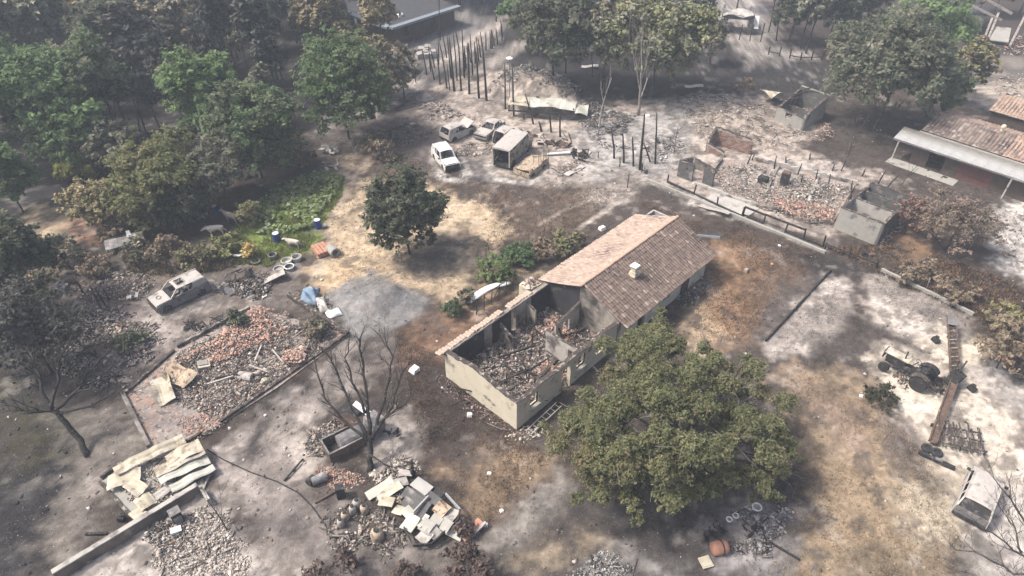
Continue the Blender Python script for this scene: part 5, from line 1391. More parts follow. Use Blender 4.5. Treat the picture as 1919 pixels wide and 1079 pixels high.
# --- back centre
tree('oak_tree', 'big brownish green oak behind the pale forked trunk at the back', 1235, 70, 225, 150, OLIVE + GREYG, 116, n=20000, leaf=.36, nlobes=75, clear=3.5, inner=.45, mat_='needle', scatter=.45)
tree('oak_tree', 'dark green oak between the burnt trunks and the brownish oak', 1040, 60, 165, 160, DARKG, 117, n=13000, leaf=.36, nlobes=55, clear=2.5)
tree('oak_tree', 'scorched brown grey tree beside the brownish green oak', 1135, 80, 130, 130, BROWNL + GREYG, 118, n=8000, leaf=.36, nlobes=45, clear=2.5, mat_='needle')
tree('oak_tree', 'tall hazy green oak rising behind the dark green one at the back', 990, 10, 120, 110, GREEN, 122, n=7000, leaf=.40, nlobes=40, clear=3)
# --- back right
tree('oak_tree', 'huge grey green oak beyond the small outhouse', 1680, 125, 235, 225, GREYG + [((0.075, 0.10, 0.065), 4)], 119, n=30000, leaf=.30, nlobes=95, clear=1.8, lr=(.16, .27))
tree('oak_tree', 'brighter green tree rising behind the huge grey green oak', 1745, 45, 150, 110, BRIGHT, 120, n=9000, leaf=.36, nlobes=40, clear=3)
tree('oak_tree', 'brownish tree right of the huge grey green oak', 1818, 130, 95, 110, BROWNL + OLIVE, 123, n=6500, leaf=.32, nlobes=35, clear=1.5, mat_='needle')
tree('oak_tree', 'green side of the oak group right above the shed', 1755, 165, 110, 120, GREEN, 124, n=8000, leaf=.30, nlobes=40, clear=1.2)
tree('scorched_tree', 'scorched brown bushy tree with thin twigs between the store and the long shed', 1798, 412, 185, 135, [((0.15, 0.115, 0.095), 4), ((0.19, 0.15, 0.12), 3), ((0.12, 0.115, 0.08), 2), ((0.10, 0.08, 0.07), 3)], 125, n=11000, leaf=.12, nlobes=70, clear=.9, mat_='needle', scatter=.8, inner=.2, limbs=16, lvl=3, bark='bark')
tree('scorched_tree', 'thin reddish scorched bush left of the brown bushy tree', 1712, 400, 80, 80, [((0.16, 0.10, 0.085), 4), ((0.11, 0.08, 0.07), 3)], 126, n=2500, leaf=.16, nlobes=30, clear=.6, mat_='needle', scatter=.7, inner=.2, limbs=9, lvl=3, cat='bush')
tree('scorched_bush', 'brown scorched bush at the right edge by the paddock corner', 1893, 650, 95, 110, SCRUB, 127, n=5500, leaf=.16, nlobes=40, clear=.2, mat_='needle', cat='bush', scatter=.5)
tree('scorched_bush', 'low grey brown bush at the right edge above the paddock corner', 1880, 590, 80, 50, SCRUB + YELL, 128, n=2500, leaf=.16, nlobes=25, clear=.1, mat_='needle', cat='bush', scatter=.5)
tree('green_bush', 'low dark green bush on the white sand in front of the tractor', 1652, 742, 72, 46, [((0.040, 0.043, 0.030), 4), ((0.075, 0.068, 0.05), 3), ((0.055, 0.07, 0.03), 1)], 129, n=2200, leaf=.12, nlobes=25, clear=.05, cat='bush', limbs=3, lvl=1)
# --- hedge by the house
tree('green_bush', 'light green bush by the left wall of the house, nearest of the hedge', 928, 508, 85, 62, BRIGHT + OLIVE, 130, n=5500, leaf=.16, nlobes=28, clear=.05, cat='bush', limbs=4, lvl=1)
tree('green_bush', 'darker green bush in the middle of the hedge left of the house', 972, 478, 72, 45, GREEN, 131, n=4500, leaf=.16, nlobes=26, clear=.05, cat='bush', limbs=4, lvl=1)
tree('scorched_bush', 'brown scorched bush at the far end of the hedge, beside the pink roof slope', 1065, 452, 72, 52, SCRUB + OLIVE, 132, n=3500, leaf=.16, nlobes=26, clear=.05, cat='bush', mat_='needle', scatter=.5, limbs=4, lvl=1)
tree('scorched_bush', 'thin grey brown bush in the hedge between green and brown ones', 1015, 468, 60, 42, SCRUB, 133, n=2200, leaf=.16, nlobes=22, clear=.05, cat='bush', mat_='needle', scatter=.6, limbs=4, lvl=1)
tree('green_bush', 'clipped dark green bush beside the black and white post, left of the house', 848, 578, 44, 40, DARKG + GREEN, 134, n=2600, leaf=.13, nlobes=18, clear=.05, cat='bush', limbs=3, lvl=1)
tree('scorched_bush', 'round half burnt brown bush right of the clipped green one', 873, 556, 38, 40, SCRUB + DARKG, 135, n=1800, leaf=.13, nlobes=16, clear=.05, cat='bush', mat_='needle', limbs=3, lvl=1)
for (px, py, wd, hh, pal, lab) in (
        (118, 478, 100, 60, SCRUB + DARKG, 'brown grey scrub left of the fallen grey hut'),
        (75, 530, 90, 60, DARKG + SCRUB, 'dark scrub at the left edge above the debris field'),
        (180, 498, 70, 45, SCRUB, 'low brown scrub below the fallen grey hut'),
        (205, 425, 80, 45, SCRUB + BROWNL, 'reddish brown scrub under the straw coloured oak'),
        (560, 300, 70, 50, DARKG + SCRUB, 'dark scrub at the top corner of the garden'),
        (240, 640, 60, 40, DARKG, 'dark charred shrub in the debris field by the burnt bare tree'),
        (310, 475, 95, 60, SCRUB, 'brown thorny scrub behind the burnt estate car'),
        (365, 480, 80, 55, SCRUB + OLIVE, 'tan scrub right of the brown thorny scrub'),
        (425, 460, 70, 45, OLIVE, 'yellow green weeds in front of the white animals'),
        (468, 470, 24, 50, [((0.42, 0.27, 0.10), 3), ((0.36, 0.26, 0.13), 2)], 'small orange brown dried up shrub at the corner of the garden'),
        (465, 400, 55, 55, STRAWL + OLIVE, 'pale straw coloured shrub at the left of the vegetable bed'),
        (715, 280, 60, 50, SCRUB, 'brown scrub between the green oak and the wrecked cars'),
        (700, 260, 40, 40, OLIVE, 'small olive shrub at the foot of the green oak'),
        (260, 470, 60, 60, SCRUB + DARKG, 'dark brown scrub beside the fallen grey hut'),
        (1395, 165, 40, 42, SCRUB, 'brown grey shrub on the dark ground beyond the wreckage'),
        (1720, 510, 80, 40, SCRUB, 'brown bank scrub above the paddock fence'),
        (1790, 540, 90, 45, SCRUB, 'rust brown scrub above the paddock wall'),
        (590, 615, 40, 40, SCRUB + DARKG, 'dark burnt shrub in the far corner of the garage floor'),
        (445, 600, 40, 40, DARKG, 'thin dark shrub beside the pile of iron at the garage')):
    tree('scrub_bush', lab, px, py, wd, hh, pal, int(px * 7 + py), n=int(wd * 28), leaf=.17, nlobes=22, clear=.02, cat='bush', mat_='needle', scatter=.6, limbs=4, lvl=1)

# --- burnt bare trees
def limb_tree(name, label, base, limbs, mat_='char', seed=0, tw=5, twl=1.0, r0=.16, lvl=2):
    """bare tree whose main limbs are given as polylines of (photo x, photo y, height); twigs grow from them"""
    rr = random.Random(seed)
    b_ = G(*base)
    t = thing(name, label, 'tree', (b_.x, b_.y, 0))
    for li, (pts, ra, rb) in enumerate(limbs):
        P = [G(px, py, z) - Vector((b_.x, b_.y, 0)) for px, py, z in pts]
        # smooth and roughen
        Q = []
        for i in range(len(P) - 1):
            for f in (0, .33, .66): Q.append(P[i].lerp(P[i + 1], f) + (Vector((rr.uniform(-1, 1), rr.uniform(-1, 1), rr.uniform(-1, 1))) * .07 if (i or f) else Vector()))
        Q.append(P[-1])
        mb = MB()
        n = len(Q)
        rad = [ra + (rb - ra) * (i / (n - 1)) ** .8 for i in range(n)]
        mb.tube(Q, rad, 8 if ra > .1 else 6)
        def twig(p, d, L_, r_, lev):
            pts_, rs, q, dd = [p], [r_], p, d
            for s_ in range(4):
                dd = (dd + Vector((rr.uniform(-1, 1), rr.uniform(-1, 1), rr.uniform(-.5, 1))) * .22).normalized()
                q = q + dd * L_ / 4; pts_.append(q); rs.append(max(r_ * (1 - .2 * (s_ + 1)), .006))
            mb.tube(pts_, rs, 4, caps=False)
            if lev < lvl:
                for _ in range(rr.randint(2, 3)):
                    k = rr.randint(1, 4)
                    nd = (dd + Vector((rr.uniform(-1, 1), rr.uniform(-1, 1), rr.uniform(-.3, .9))) * .8).normalized()
                    twig(pts_[k], nd, L_ * .62, r_ * .55, lev + 1)
        if li:
            for _ in range(tw):
                k = rr.randint(max(1, n // 4), n - 1)
                d = (Q[k] - Q[k - 1]).normalized()
                nd = (d + Vector((rr.uniform(-1, 1), rr.uniform(-1, 1), rr.uniform(-.2, .9))) * .75).normalized()
                twig(Q[k], nd, twl * rr.uniform(.6, 1.3), max(rad[k] * .5, .018), 1)
        mb.build('trunk' if li == 0 else 'limb', M[mat_], t, smooth=True)
    return t
limb_tree('burnt_tree', 'large bare burnt tree with forked dark limbs, left of the burnt garage', (166, 858), [
  ([(166,858,-.1),(150,825,.7),(122,790,1.7),(100,768,2.6)], .19, .15),
  ([(100,768,2.6),(80,735,3.4),(72,700,4.2),(55,660,5.0)], .15, .05),
  ([(102,768,2.6),(145,735,3.2),(165,700,4.0),(200,665,4.8),(222,640,5.4)], .14, .04),
  ([(110,775,2.3),(170,760,2.7),(215,735,3.2),(250,735,3.4)], .10, .03),
  ([(95,765,2.8),(110,715,3.8),(115,670,4.8),(135,628,5.6)], .11, .035),
  ([(100,770,2.5),(60,772,2.9),(20,760,3.4)], .09, .03),
  ([(145,735,3.2),(175,725,3.6),(190,705,4.2),(205,690,4.6)], .07, .025)], 'char', 1, 15, 1.1)
limb_tree('burnt_tree', 'bare burnt tree with many upright limbs behind the wrecked tank by the drive', (692, 885), [
  ([(692,885,-.1),(694,850,.9),(692,815,1.9)], .20, .15),
  ([(692,815,1.9),(690,760,3.2),(682,700,4.6),(672,655,5.8),(680,622,6.6)], .15, .03),
  ([(692,820,1.8),(660,770,2.8),(638,720,3.8),(625,680,4.7),(600,650,5.4)], .12, .03),
  ([(698,820,1.8),(715,765,3.0),(728,715,4.2),(735,670,5.2),(722,632,6.0)], .13, .03),
  ([(690,825,1.7),(645,790,2.4),(610,745,3.2),(592,700,4.2),(588,660,5.0)], .10, .025),
  ([(700,815,1.9),(735,760,3.0),(750,705,4.2),(772,672,5.0)], .10, .025),
  ([(684,775,3.0),(660,715,4.2),(648,670,5.2),(655,635,6.0)], .09, .025),
  ([(712,790,2.5),(760,755,3.2),(778,720,4.0)], .07, .02),
  ([(690,850,.9),(720,870,1.2),(765,880,1.5)], .07, .02)], 'char', 2, 14, 1.0)
limb_tree('bare_tree', 'leafless tree reaching in at the lower right corner beside the burnt car', (2010, 1180), [
  ([(2010,1180,-.1),(1995,1120,1.5),(1975,1080,3.0)], .20, .13),
  ([(1975,1080,3.0),(1940,1010,4.0),(1905,955,4.6),(1862,895,5.2)], .09, .025),
  ([(1975,1080,3.0),(1915,1040,3.8),(1870,1005,4.3),(1835,985,4.7)], .08, .02),
  ([(1970,1085,2.8),(1900,1075,3.4),(1840,1040,3.9),(1790,1030,4.2)], .08, .02),
  ([(1975,1075,3.0),(1960,1000,4.2),(1930,930,5.2)], .07, .02),
  ([(1915,1040,3.8),(1900,985,4.4),(1880,960,4.8)], .05, .02),
  ([(1950,1100,2.6),(1870,1090,3.0),(1810,1072,3.3)], .06, .02)], 'bark', 3, 9, 1.0, lvl=3)
bare_tree('bare_tree', 'pale grey forked dead tree at the back behind the flattened caravan', 1196, 217, 6.5, 204, .5, 3, 4, 'pale_bark', (.02, 0), .9, .12, 1.5, ratio=.8)
bare_tree('bare_tree', 'slim pale grey dead trunk near the heap of twisted metal', 1121, 256, 6.5, 205, .35, 2, 4, 'pale_bark', (.06, 0), .8, .5, .7, ratio=.4)
bare_tree('bare_tree', 'small dark forked sapling on the blue grey ash', 1264, 286, 3.2, 206, .9, 2, 4, 'bark', (.05, 0), .6, .3, .8)
bare_tree('bare_tree', 'thin dark leafless tree in front of the pile of broken tiles', 1576, 320, 4.2, 207, .55, 3, 6, 'bark', (.2, .1), .9, .2, .7)
bare_tree('bare_tree', 'leaning black leafless sapling before the near post of the long shed', 1690, 345, 2.6, 208, .6, 2, 5, 'char', (.5, .3), .8, .2, .8)
bare_tree('burnt_tree', 'slender burnt tree in the debris field above the garage', 195, 690, 2.4, 210, .8, 3, 6, 'char', (0, 0), .7, .2, .8)
bare_tree('burnt_tree', 'small charred forked stump left of the burnt estate car', 205, 575, 1.6, 211, .7, 2, 5, 'char', (0, 0), .8, .2, .9)
bare_tree('bare_tree', 'thin twiggy shrub with pale stems at the back by the track', 668, 300, 2.0, 212, .9, 3, 7, 'pale_bark', (0, 0), .7, .1, .6)
bare_tree('bare_tree', 'fallen pale branch on the dark ground beyond the wreckage', 1325, 172, 1.5, 213, .8, 2, 4, 'pale_bark', (.7, .1), .5, .3, .8, cat='branch')
bare_tree('bare_tree', 'black bent burnt sapling standing left of the pale track', 780, 155, 4.5, 214, .5, 2, 4, 'char', (-.1, 0), .8, .5, .7)
bare_tree('bare_tree', 'charred post tree in the burnt yard behind the hedge', 922, 490, 1.9, 215, .3, 1, 3, 'char', (0, 0), .8, .5, 1.2)
bare_tree('bare_tree', 'thin dark sapling behind the scorched hedge beside the house', 1012, 470, 2.6, 216, .5, 2, 5, 'bark', (.05, 0), .9, .3, .6)
for (px, py, s_, lab) in ((430, 1000, 221, 'charred fallen branch at the edge of the pale rubble, lower left'),):
    bare_tree('burnt_branch', lab, px, py, 2.2, s_, .35, 2, 5, 'char', (-.6, .9), .3, .2, 1.1, cat='branch')

# --- dark scorched foliage along the lower edge
for k, (px, py, wd, hh) in enumerate(((860, 1050, 70, 70), (905, 1075, 60, 60), (870, 990, 40, 40), (650, 1050, 50, 90), (590, 1075, 60, 50), (760, 1075, 60, 40))):
    tree('scorched_bush', ['dark brown scorched shrub beside the drive mouth at the lower edge', 'clump of dark dead leaves at the lower edge right of the scorched shrub', 'small dark shrub against the wrecked container', 'thin brown dead shrub left of the scorched container, at the lower edge', 'straggly dead shrub at the lower edge below the curving cable', 'low brown dead shrub at the lower edge under the container'][k],
         px, py, wd, hh, [((0.055, 0.045, 0.042), 4), ((0.085, 0.065, 0.058), 3), ((0.12, 0.085, 0.07), 1)], 300 + k, n=[1700, 1300, 700, 600, 400, 600][k], leaf=.15, nlobes=18, clear=.15, mat_='needle', scatter=.9, inner=.2, limbs=7, lvl=2, cat='bush')

# --- the scorched wood at the back: every tree its own object
wood = []
def wood_proto(name, pal, Rh, Rv, zc, n, leaf, seed, mat_, bark):
    t = thing(name, 'x', 'tree', (0, 0, 0))
    segs = skeleton(zc + Rv * .5, .7, 2, seed, 8, .4, (0, 0), .45, .06, .30)
    mb = MB()
    for p, r_, l in segs: mb.tube(p, [x * .8 for x in r_], 6 if l == 0 else 3, caps=False)
    mb.build('trunk', M[bark], t, smooth=True)
    link('crown', crown_mesh('crown', lobes_dome(Rh, Rv, 38, seed, .35, (.2, .34)), n, leaf, pal, seed, zc, .85, scatter=.5), M[mat_], t)
    return t
protos = [
  (wood_proto('pine_tree', GREYG, 2.3, 4.2, 7.5, 5200, .42, 401, 'needle', 'char'), 'grey green smoke dulled pine in the hazy wood at the back left'),
  (wood_proto('pine_tree', BROWNL + STRAWL, 2.1, 4.0, 8.0, 4600, .42, 402, 'needle', 'char'), 'pine with scorched tan needles in the hazy wood at the back left'),
  (wood_proto('oak_tree', DARKG, 3.0, 3.4, 5.0, 5600, .42, 403, 'leaf', 'bark'), 'dark green oak in the hazy wood at the back left'),
  (wood_proto('scorched_tree', SCRUB + GREYG, 2.6, 3.2, 5.2, 3000, .38, 404, 'needle', 'char'), 'thin crowned grey brown scorched tree in the hazy wood at the back left'),
  (wood_proto('pine_tree', [((0.045, 0.05, 0.045), 3), ((0.06, 0.062, 0.055), 2)], 2.0, 4.0, 7.5, 3200, .40, 405, 'needle', 'char'), 'nearly black burnt pine in the hazy wood at the back left'),
]
used = [False] * len(protos)
wr = random.Random(77)
spots = []
CLEAR = [[(0,80),(250,80),(250,330),(0,330)], [(320,100),(560,100),(560,340),(320,340)], [(560,70),(720,70),(720,260),(560,260)], [(690,0),(800,0),(960,30),(960,120),(800,190),(740,210),(700,150),(690,60)]]
tries = 0
while len(spots) < 150 and tries < 14000:
    tries += 1
    x, y = wr.uniform(-92, 8), wr.uniform(62, 124)
    d_ = y * math.cos(PITCH) + CAM_H * math.sin(PITCH)
    px = 959.5 + FPX * x / d_; py = 539.5 + FPX * (CAM_H * math.cos(PITCH) - y * math.sin(PITCH)) / d_
    if px < -140 or px > 960: continue
    if py > (300 if px < 120 else 255 if px < 560 else 150 if px < 690 else 10): continue
    if px > 640 and py > 45 and px < 960: continue
    if 690 < px < 830 and py > -25: continue
    if 620 < px < 830 and 20 < py < 60: continue
    if any(math.hypot(x - a_, y - b_) < 3.5 for a_, b_, _, _ in spots): continue
    spots.append((x, y, px, py))
for x, y, px, py in spots:
    if py > 150: k = wr.choice((2, 3, 4, 4, 0))
    elif px < 300: k = wr.choice((1, 1, 0, 2, 3))
    elif px < 600: k = wr.choice((0, 3, 4, 0, 3, 1))
    else: k = wr.choice((0, 2, 3, 1))
    p, lab = protos[k]
    sc = wr.uniform(.75, 1.2)
    if py > 190: sc *= .75
    if not used[k]:
        o = p; used[k] = True
        o.location = (x, y, gz(x, y)); o['label'] = lab; o.scale = (sc,) * 3; o.rotation_euler = (0, 0, wr.uniform(0, 6.28))
    else:
        o = copy_tree(p, (x, y, gz(x, y)), wr.uniform(0, 6.28), lab, (sc * wr.uniform(.75, 1.25), sc * wr.uniform(.75, 1.25), sc * wr.uniform(.8, 1.2)))
    o['group'] = 'trees of the hazy wood at the back left'
for i, u in enumerate(used):
    if not u:
        protos[i][0].location = (-60 - i * 4, 128, 0)
        protos[i][0]['label'] = protos[i][1]; protos[i][0]['group'] = 'trees of the hazy wood at the back left'
# back centre and right: trees along the upper edge
BACK = [(930, -20, 0), (1080, -15, 2), (1150, -10, 2), (1300, -5, 2), (1330, 60, 3), (1480, 20, 2), (1510, 40, 0), (1550, 25, 2), (1440, 0, 0), (1600, 10, 2), (1560, 80, 3), (1800, -20, 3), (1860, -30, 2), (1380, -40, 0), (1640, -30, 2), (1010, -40, 0), (860, -40, 0), (790, -60, 1), (1910, -35, 0), (1240, -30, 3), (640, 40, 3), (590, 60, 1), (600, 10, 0), (655, 95, 3), (700, 120, 3), (720, 80, 1)]
for k_, (px, py, k) in enumerate(BACK):
    g = G(px, max(py, -48) + 60)
    lab = ['smoke dulled pine along the upper edge behind the burnt hamlet', 'tan scorched pine beside the pale track at the back', 'dark green oak along the upper edge behind the burnt hamlet', 'thin scorched grey brown tree behind the burnt hamlet'][k]
    o = copy_tree(protos[k][0], (g.x, g.y, gz(g.x, g.y)), wr.uniform(0, 6.28), lab, wr.uniform(.75, 1.05) * (.7 if k == 3 else 1))
    o['group'] = 'trees along the upper edge behind the hamlet'
# tall dark bare trunks among them
for k, (px, py, h) in enumerate(((262, 245, 9), (275, 250, 8), (232, 270, 6), (510, 140, 9), (530, 150, 9), (1455, 75, 10), (1475, 85, 9), (1500, 90, 11), (1060, 140, 10), (1110, 145, 7), (825, 75, 8), (1815, 60, 7), (420, 130, 8), (450, 120, 8))):
    bare_tree('charred_tree', 'tall blackened bare trunk in the smoky wood', px, py, h, 500 + k, .35, 2, 6, 'char', (wr.uniform(-.1, .1), 0), .6, .5, .55, group='blackened trunks in the wood', ratio=.3)
# ------------------------------------------------------------------ vehicles
import bmesh
def arc(cx, cz, r_, a0, a1, n=7):
    return [(cx + r_ * math.cos(a), cz + r_ * math.sin(a)) for a in np.linspace(a0, a1, n)]

def wheel(par, x, y, r_, wd, mat_='dark', rim='greymetal', ash=0.0):
    mb = MB()
    prof = [(r_ * .62, -wd / 2), (r_ * .95, -wd / 2), (r_, -wd * .3), (r_, wd * .3), (r_ * .95, wd / 2), (r_ * .62, wd / 2)]
    mb.lathe(prof, 16, (x, y, r_ - ash), rot=(R(90), 0, 0))
    o = mb.build('wheel', M[mat_], par)
    mb = MB()
    mb.lathe([(r_ * .60, -wd * .42), (r_ * .56, -wd * .53), (r_ * .2, -wd * .38), (r_ * .2, wd * .38), (r_ * .56, wd * .53), (r_ * .60, wd * .42)], 12, (x, y, r_ - ash), rot=(R(90), 0, 0))
    mb.build('rim', M[rim], o)
    return o

def car(name, label, front_px, rear_px, L_, W_, prof, roof, mat_='ashmetal', inner='dark', sunroof=False, hood_ring=False, hood_open=0.0, wr_=.29, sink=.06, cat='car', trim='dark', tail_mat=None, side_mat=None, nopane=True, van=False, rzoff=0.0, rear_open=False):
    """burnt out car, x forward. prof: (hood_z, nose_z, belt_z, tail_z); roof: (x of windscreen foot, x roof front, x roof rear, x rear foot, roof z)"""
    f_, r_ = G(*front_px), G(*rear_px)
    c = (f_ + r_) / 2
    t = thing(name, label, cat, (c.x, c.y, gz(c.x, c.y) - sink), az_of(r_, f_) + rzoff)
    hz, nz, bz, tz = prof
    xw, xrf, xrr, xb, rz_ = roof
    h = L_ / 2; w2 = W_ / 2
    fxw, rxw = h - .78, -h + .80      # wheel positions
    zb = .22
    ar = wr_ + .07
    # flanks, with wheel arches cut out
    low = [(-h + .03, zb + .12), (-h + .10, zb)]
    low += [(rxw - ar, zb)] + arc(rxw, wr_, ar, math.pi * .97, .03 * math.pi) + [(rxw + ar, zb)]
    low += [(fxw - ar, zb)] + arc(fxw, wr_, ar, math.pi * .97, .03 * math.pi) + [(fxw + ar, zb)]
    low += [(h - .12, zb), (h - .02, zb + .15)]
    topl = [(h - .04, nz - .06), (h - .20, nz), (xw, hz), ((xw + xb) / 2, bz), (xb, tz), (-h + .06, tz - .03)]
    outline = low + topl
    for sy in (-1, 1):
        mb = MB()
        mb.prism(outline, 1, sy * (w2 - .06), sy * w2)
        # pull the shoulders in a little so the flank is not a flat board
        mb.v = [(x, y * (1 - .055 * max(0, (z - .55)) / .5) if abs(y) > w2 * .8 else y, z) for x, y, z in mb.v]
        mb.bevel = .05; o = mb.build('body_side', M[side_mat or mat_], t)
        mb = MB()
        mb.bar((-.2, sy * (w2 + .004), bz - .12), (-.05, sy * (w2 + .004), bz - .12), .03, .03); mb.build('door_handle', M[trim], o)
    # bonnet
    rows = []
    for x in np.linspace(xw + .02, h - .16, 6):
        tt = (x - xw) / (h - xw)
        z = hz + (nz - hz) * tt ** 1.6 + .01
        rows.append([(x, y * (1 - .08 * tt), z + .035 * (1 - (y / w2) ** 2)) for y in np.linspace(-w2 + .07, w2 - .07, 7)])
    mb = MB(); mb.slab(rows, .03)
    if hood_open > 0:
        M3 = Matrix.Rotation(-hood_open, 3, 'Y')
        pv = Vector((xw + .02, 0, hz + .02))
        mb.v = [tuple(pv + M3 @ (Vector(p) - pv)) for p in mb.v]
        e = MB(); e.box((h - .75, 0, nz - .28), (.7, W_ * .6, .3)); e.box((h - .55, .2, nz - .12), (.3, .3, .15)); e.build('engine', M['dark'], t)
    mb.bevel = .025; hd = mb.build('bonnet', M[mat_], t, smooth=False)
    if hood_ring:
        mb = MB(); mb.tube([(xw + .62 + .17 * math.cos(a), .20 * math.sin(a), hz + .045) for a in np.linspace(0, 6.28, 15)], .025, 5); mb.build('scorch_ring', M['greymetal'], hd)
    # front end: bumper, grille gap, lamp holes
    mb = MB(); mb.box((h - .09, 0, zb + .19), (.16, W_ - .10, .24)); mb.bevel = .05; mb.build('front_bumper', M[trim], t)
    mb = MB(); mb.box((h - .12, 0, nz - .13), (.06, W_ * .46, .16)); mb.build('grille', M['dark'], t)
    for sy in (-1, 1):
        mb = MB(); mb.box((h - .13, sy * (w2 - .24), nz - .12), (.09, .30, .15)); mb.build('headlight', M['dark'], t)
    mb = MB(); mb.box((h - .15, 0, nz - .045), (.10, W_ - .2, .05)); mb.build('front_panel', M[mat_], t)
    # rear end
    if not rear_open:
        mb = MB(); mb.prism([(-h + .03, .34), (-h + .10, .34), (-h + .12, tz - .03), (-h + .06, tz)], 1, -w2 + .09, w2 - .09); mb.bevel = .05; mb.build('tailgate', M[tail_mat or mat_], t)
        if tail_mat:
            MB().slab([[(xb - .02 + (xrr - xb) * f_, y, tz + (rz_ - tz) * f_) for y in np.linspace(-w2 + .16, w2 - .16, 4)] for f_ in (0, .5, .96)], .03).build('rear_hatch', M['dark'], t)
    mb = MB(); mb.box((-h + .06, 0, zb + .15), (.15, W_ - .10, .22)); mb.bevel = .05; mb.build('rear_bumper', M[trim], t)
    if xb > -h + .35:
        rows = [[(x, y, tz + .01 + .03 * (1 - (y / w2) ** 2)) for y in np.linspace(-w2 + .07, w2 - .07, 5)] for x in np.linspace(-h + .08, xb, 3)]
        MB().slab(rows, .03).build('boot_lid', M[mat_], t)
    # roof and pillars
    wr2 = w2 - .17
    ny = 9
    xsr = np.linspace(xrr, xrf, 9)
    grid = [[(x, y, rz_ + .085 * (1 - abs(y / wr2) ** 3) - .05 + .05 * (1 - ((x - (xrr + xrf) / 2) / ((xrf - xrr) / 2)) ** 2)) for y in np.linspace(-wr2, wr2, ny)] for x in xsr]
    mb = MB(); mb.slab(grid, .035)
    if sunroof:
        nq = (len(xsr) - 1) * (ny - 1)
        keep = []
        for f in mb.f:
            cx = sum(mb.v[i][0] for i in f) / len(f); cyy = sum(mb.v[i][1] for i in f) / len(f)
            if xrf - .85 < cx < xrf - .25 and abs(cyy) < .34 and len(f) == 4: continue
            keep.append(f)
        mb.f = keep
        lip = MB()
        for (p, q_) in (((xrf - .86, -.36), (xrf - .24, -.36)), ((xrf - .86, .36), (xrf - .24, .36)), ((xrf - .86, -.36), (xrf - .86, .36)), ((xrf - .24, -.36), (xrf - .24, .36))):
            lip.bar((*p, rz_ + .05), (*q_, rz_ + .05), .06, .07)
    mb.bevel = .03; ro = mb.build('roof', M[mat_], t)
    if sunroof: lip.build('sunroof_frame', M['greymetal'], ro)
    for sy in (-1, 1):
        pl = [((xw, sy * (w2 - .09), hz + .01), (xrf, sy * (wr2 - .02), rz_ + .01)), ((xb, sy * (w2 - .09), tz), (xrr, sy * (wr2 - .02), rz_ + .01))]
        mid = [xw * .30 + xb * .70 + .45] if L_ < 3.6 else [xrf - (xrf - xrr) * .38, xrf - (xrf - xrr) * .74]
        for m_ in mid: pl.append(((m_ + .02, sy * (w2 - .08), bz), (m_ - .03, sy * (wr2 - .02), rz_ + .01)))
        for a_, b_ in pl:
            MB().bar(a_, b_, .085, .07).build('pillar', M[mat_], t)
        MB().bar((xrf, sy * (wr2 - .01), rz_ + .012), (xrr, sy * (wr2 - .01), rz_ + .012), .07, .06).build('roof_rail', M[mat_], t)
        if van:   # solid rear side
            mb = MB(); mb.prism([(xb, tz), (xrf - (xrf - xrr) * .55, bz), (xrf - (xrf - xrr) * .55, rz_), (xrr, rz_)], 1, sy * (w2 - .14), sy * (w2 - .10)); mb.build('side_panel', M[mat_], t)
        # mirror
        mb = MB(); mb.box((xw - .12, sy * (w2 + .08), hz + .10), (.12, .18, .12)); mb.build('mirror', M[trim], t)
    # interior: floor, dash, burnt seat frames
    mb = MB(); mb.box((0, 0, .30), (L_ - .5, W_ - .16, .06)); mb.build('floor_pan', M[inner], t)
    mb = MB(); mb.box((xw - .18, 0, hz - .12), (.35, W_ - .2, .28)); mb.build('dashboard', M[inner], t)
    for sx, sy in ((.15, -.38), (.15, .38), (-.75, -.38), (-.75, .38)):
        mb = MB(); mb.box((sx, sy, .52), (.50, .46, .10)); mb.box((sx - .28, sy, .80), (.09, .44, .52), (0, R(-14), 0)); mb.build('seat_frame', M['greymetal'] if inner == 'dark' else M['dark'], t)
    for x in (fxw, rxw):
        for sy in (-1, 1): wheel(t, x, sy * (w2 - .12), wr_, .20, 'dark', 'greymetal')
    return t

HATCH = (.92, .78, .95, .97)
# burnt estate car with the square roof hole, left
car('burnt_estate_car', 'burnt white estate car with a square hole in its roof beside the pink garage rubble', (300, 578), (378, 541), 4.3, 1.78, (.98, .86, 1.0, 1.02), (.85, .25, -1.90, -2.08, 1.50), 'ashmetal', van=True, sunroof=True, hood_ring=True, hood_open=0, side_mat='greymetal')  # grey flanks: shade on the car's side put into their colour
# white car by the wrecks, facing the viewer
car('white_car', 'white hatchback with an ash ring round its nose, nearest of the wrecked cars', (852, 325), (820, 287), 4.0, 1.70, (.95, .80, .98, 1.0), (.75, .25, -1.70, -1.92, 1.55), 'whitemetal', van=True)
car('burnt_hatchback', 'whitish burnt hatchback with its raised bonnet pointing away, left of the black sedan', (880, 246), (837, 264), 4.0, 1.70, HATCH, (.65, .15, -1.65, -1.9, 1.52), 'ashmetal', van=True, hood_open=.55)
car('burnt_sedan', 'burnt sedan with a grey bonnet and a blackened tail between the hatchback and the van', (903, 262), (932, 240), 4.2, 1.70, (.90, .78, .92, .90), (.55, .0, -1.1, -1.45, 1.38), 'ashmetal', trim='greymetal', side_mat='greymetal')
car('burnt_estate', 'small burnt estate with an open black tail behind the box van', (968, 252), (935, 274), 3.6, 1.6, (.95, .85, 1.0, 1.0), (.55, .15, -1.5, -1.75, 1.6), 'ashmetal', van=True, rear_open=True)
car('burnt_small_car', 'small burnt car with a pale roof and dark ends, beside the bare branches', (1843, 900), (1810, 980), 3.8, 1.78, (.92, .80, .95, .97), (1.25, .85, -1.42, -1.80, 1.42), 'ashmetal', trim='dark', tail_mat='greymetal')

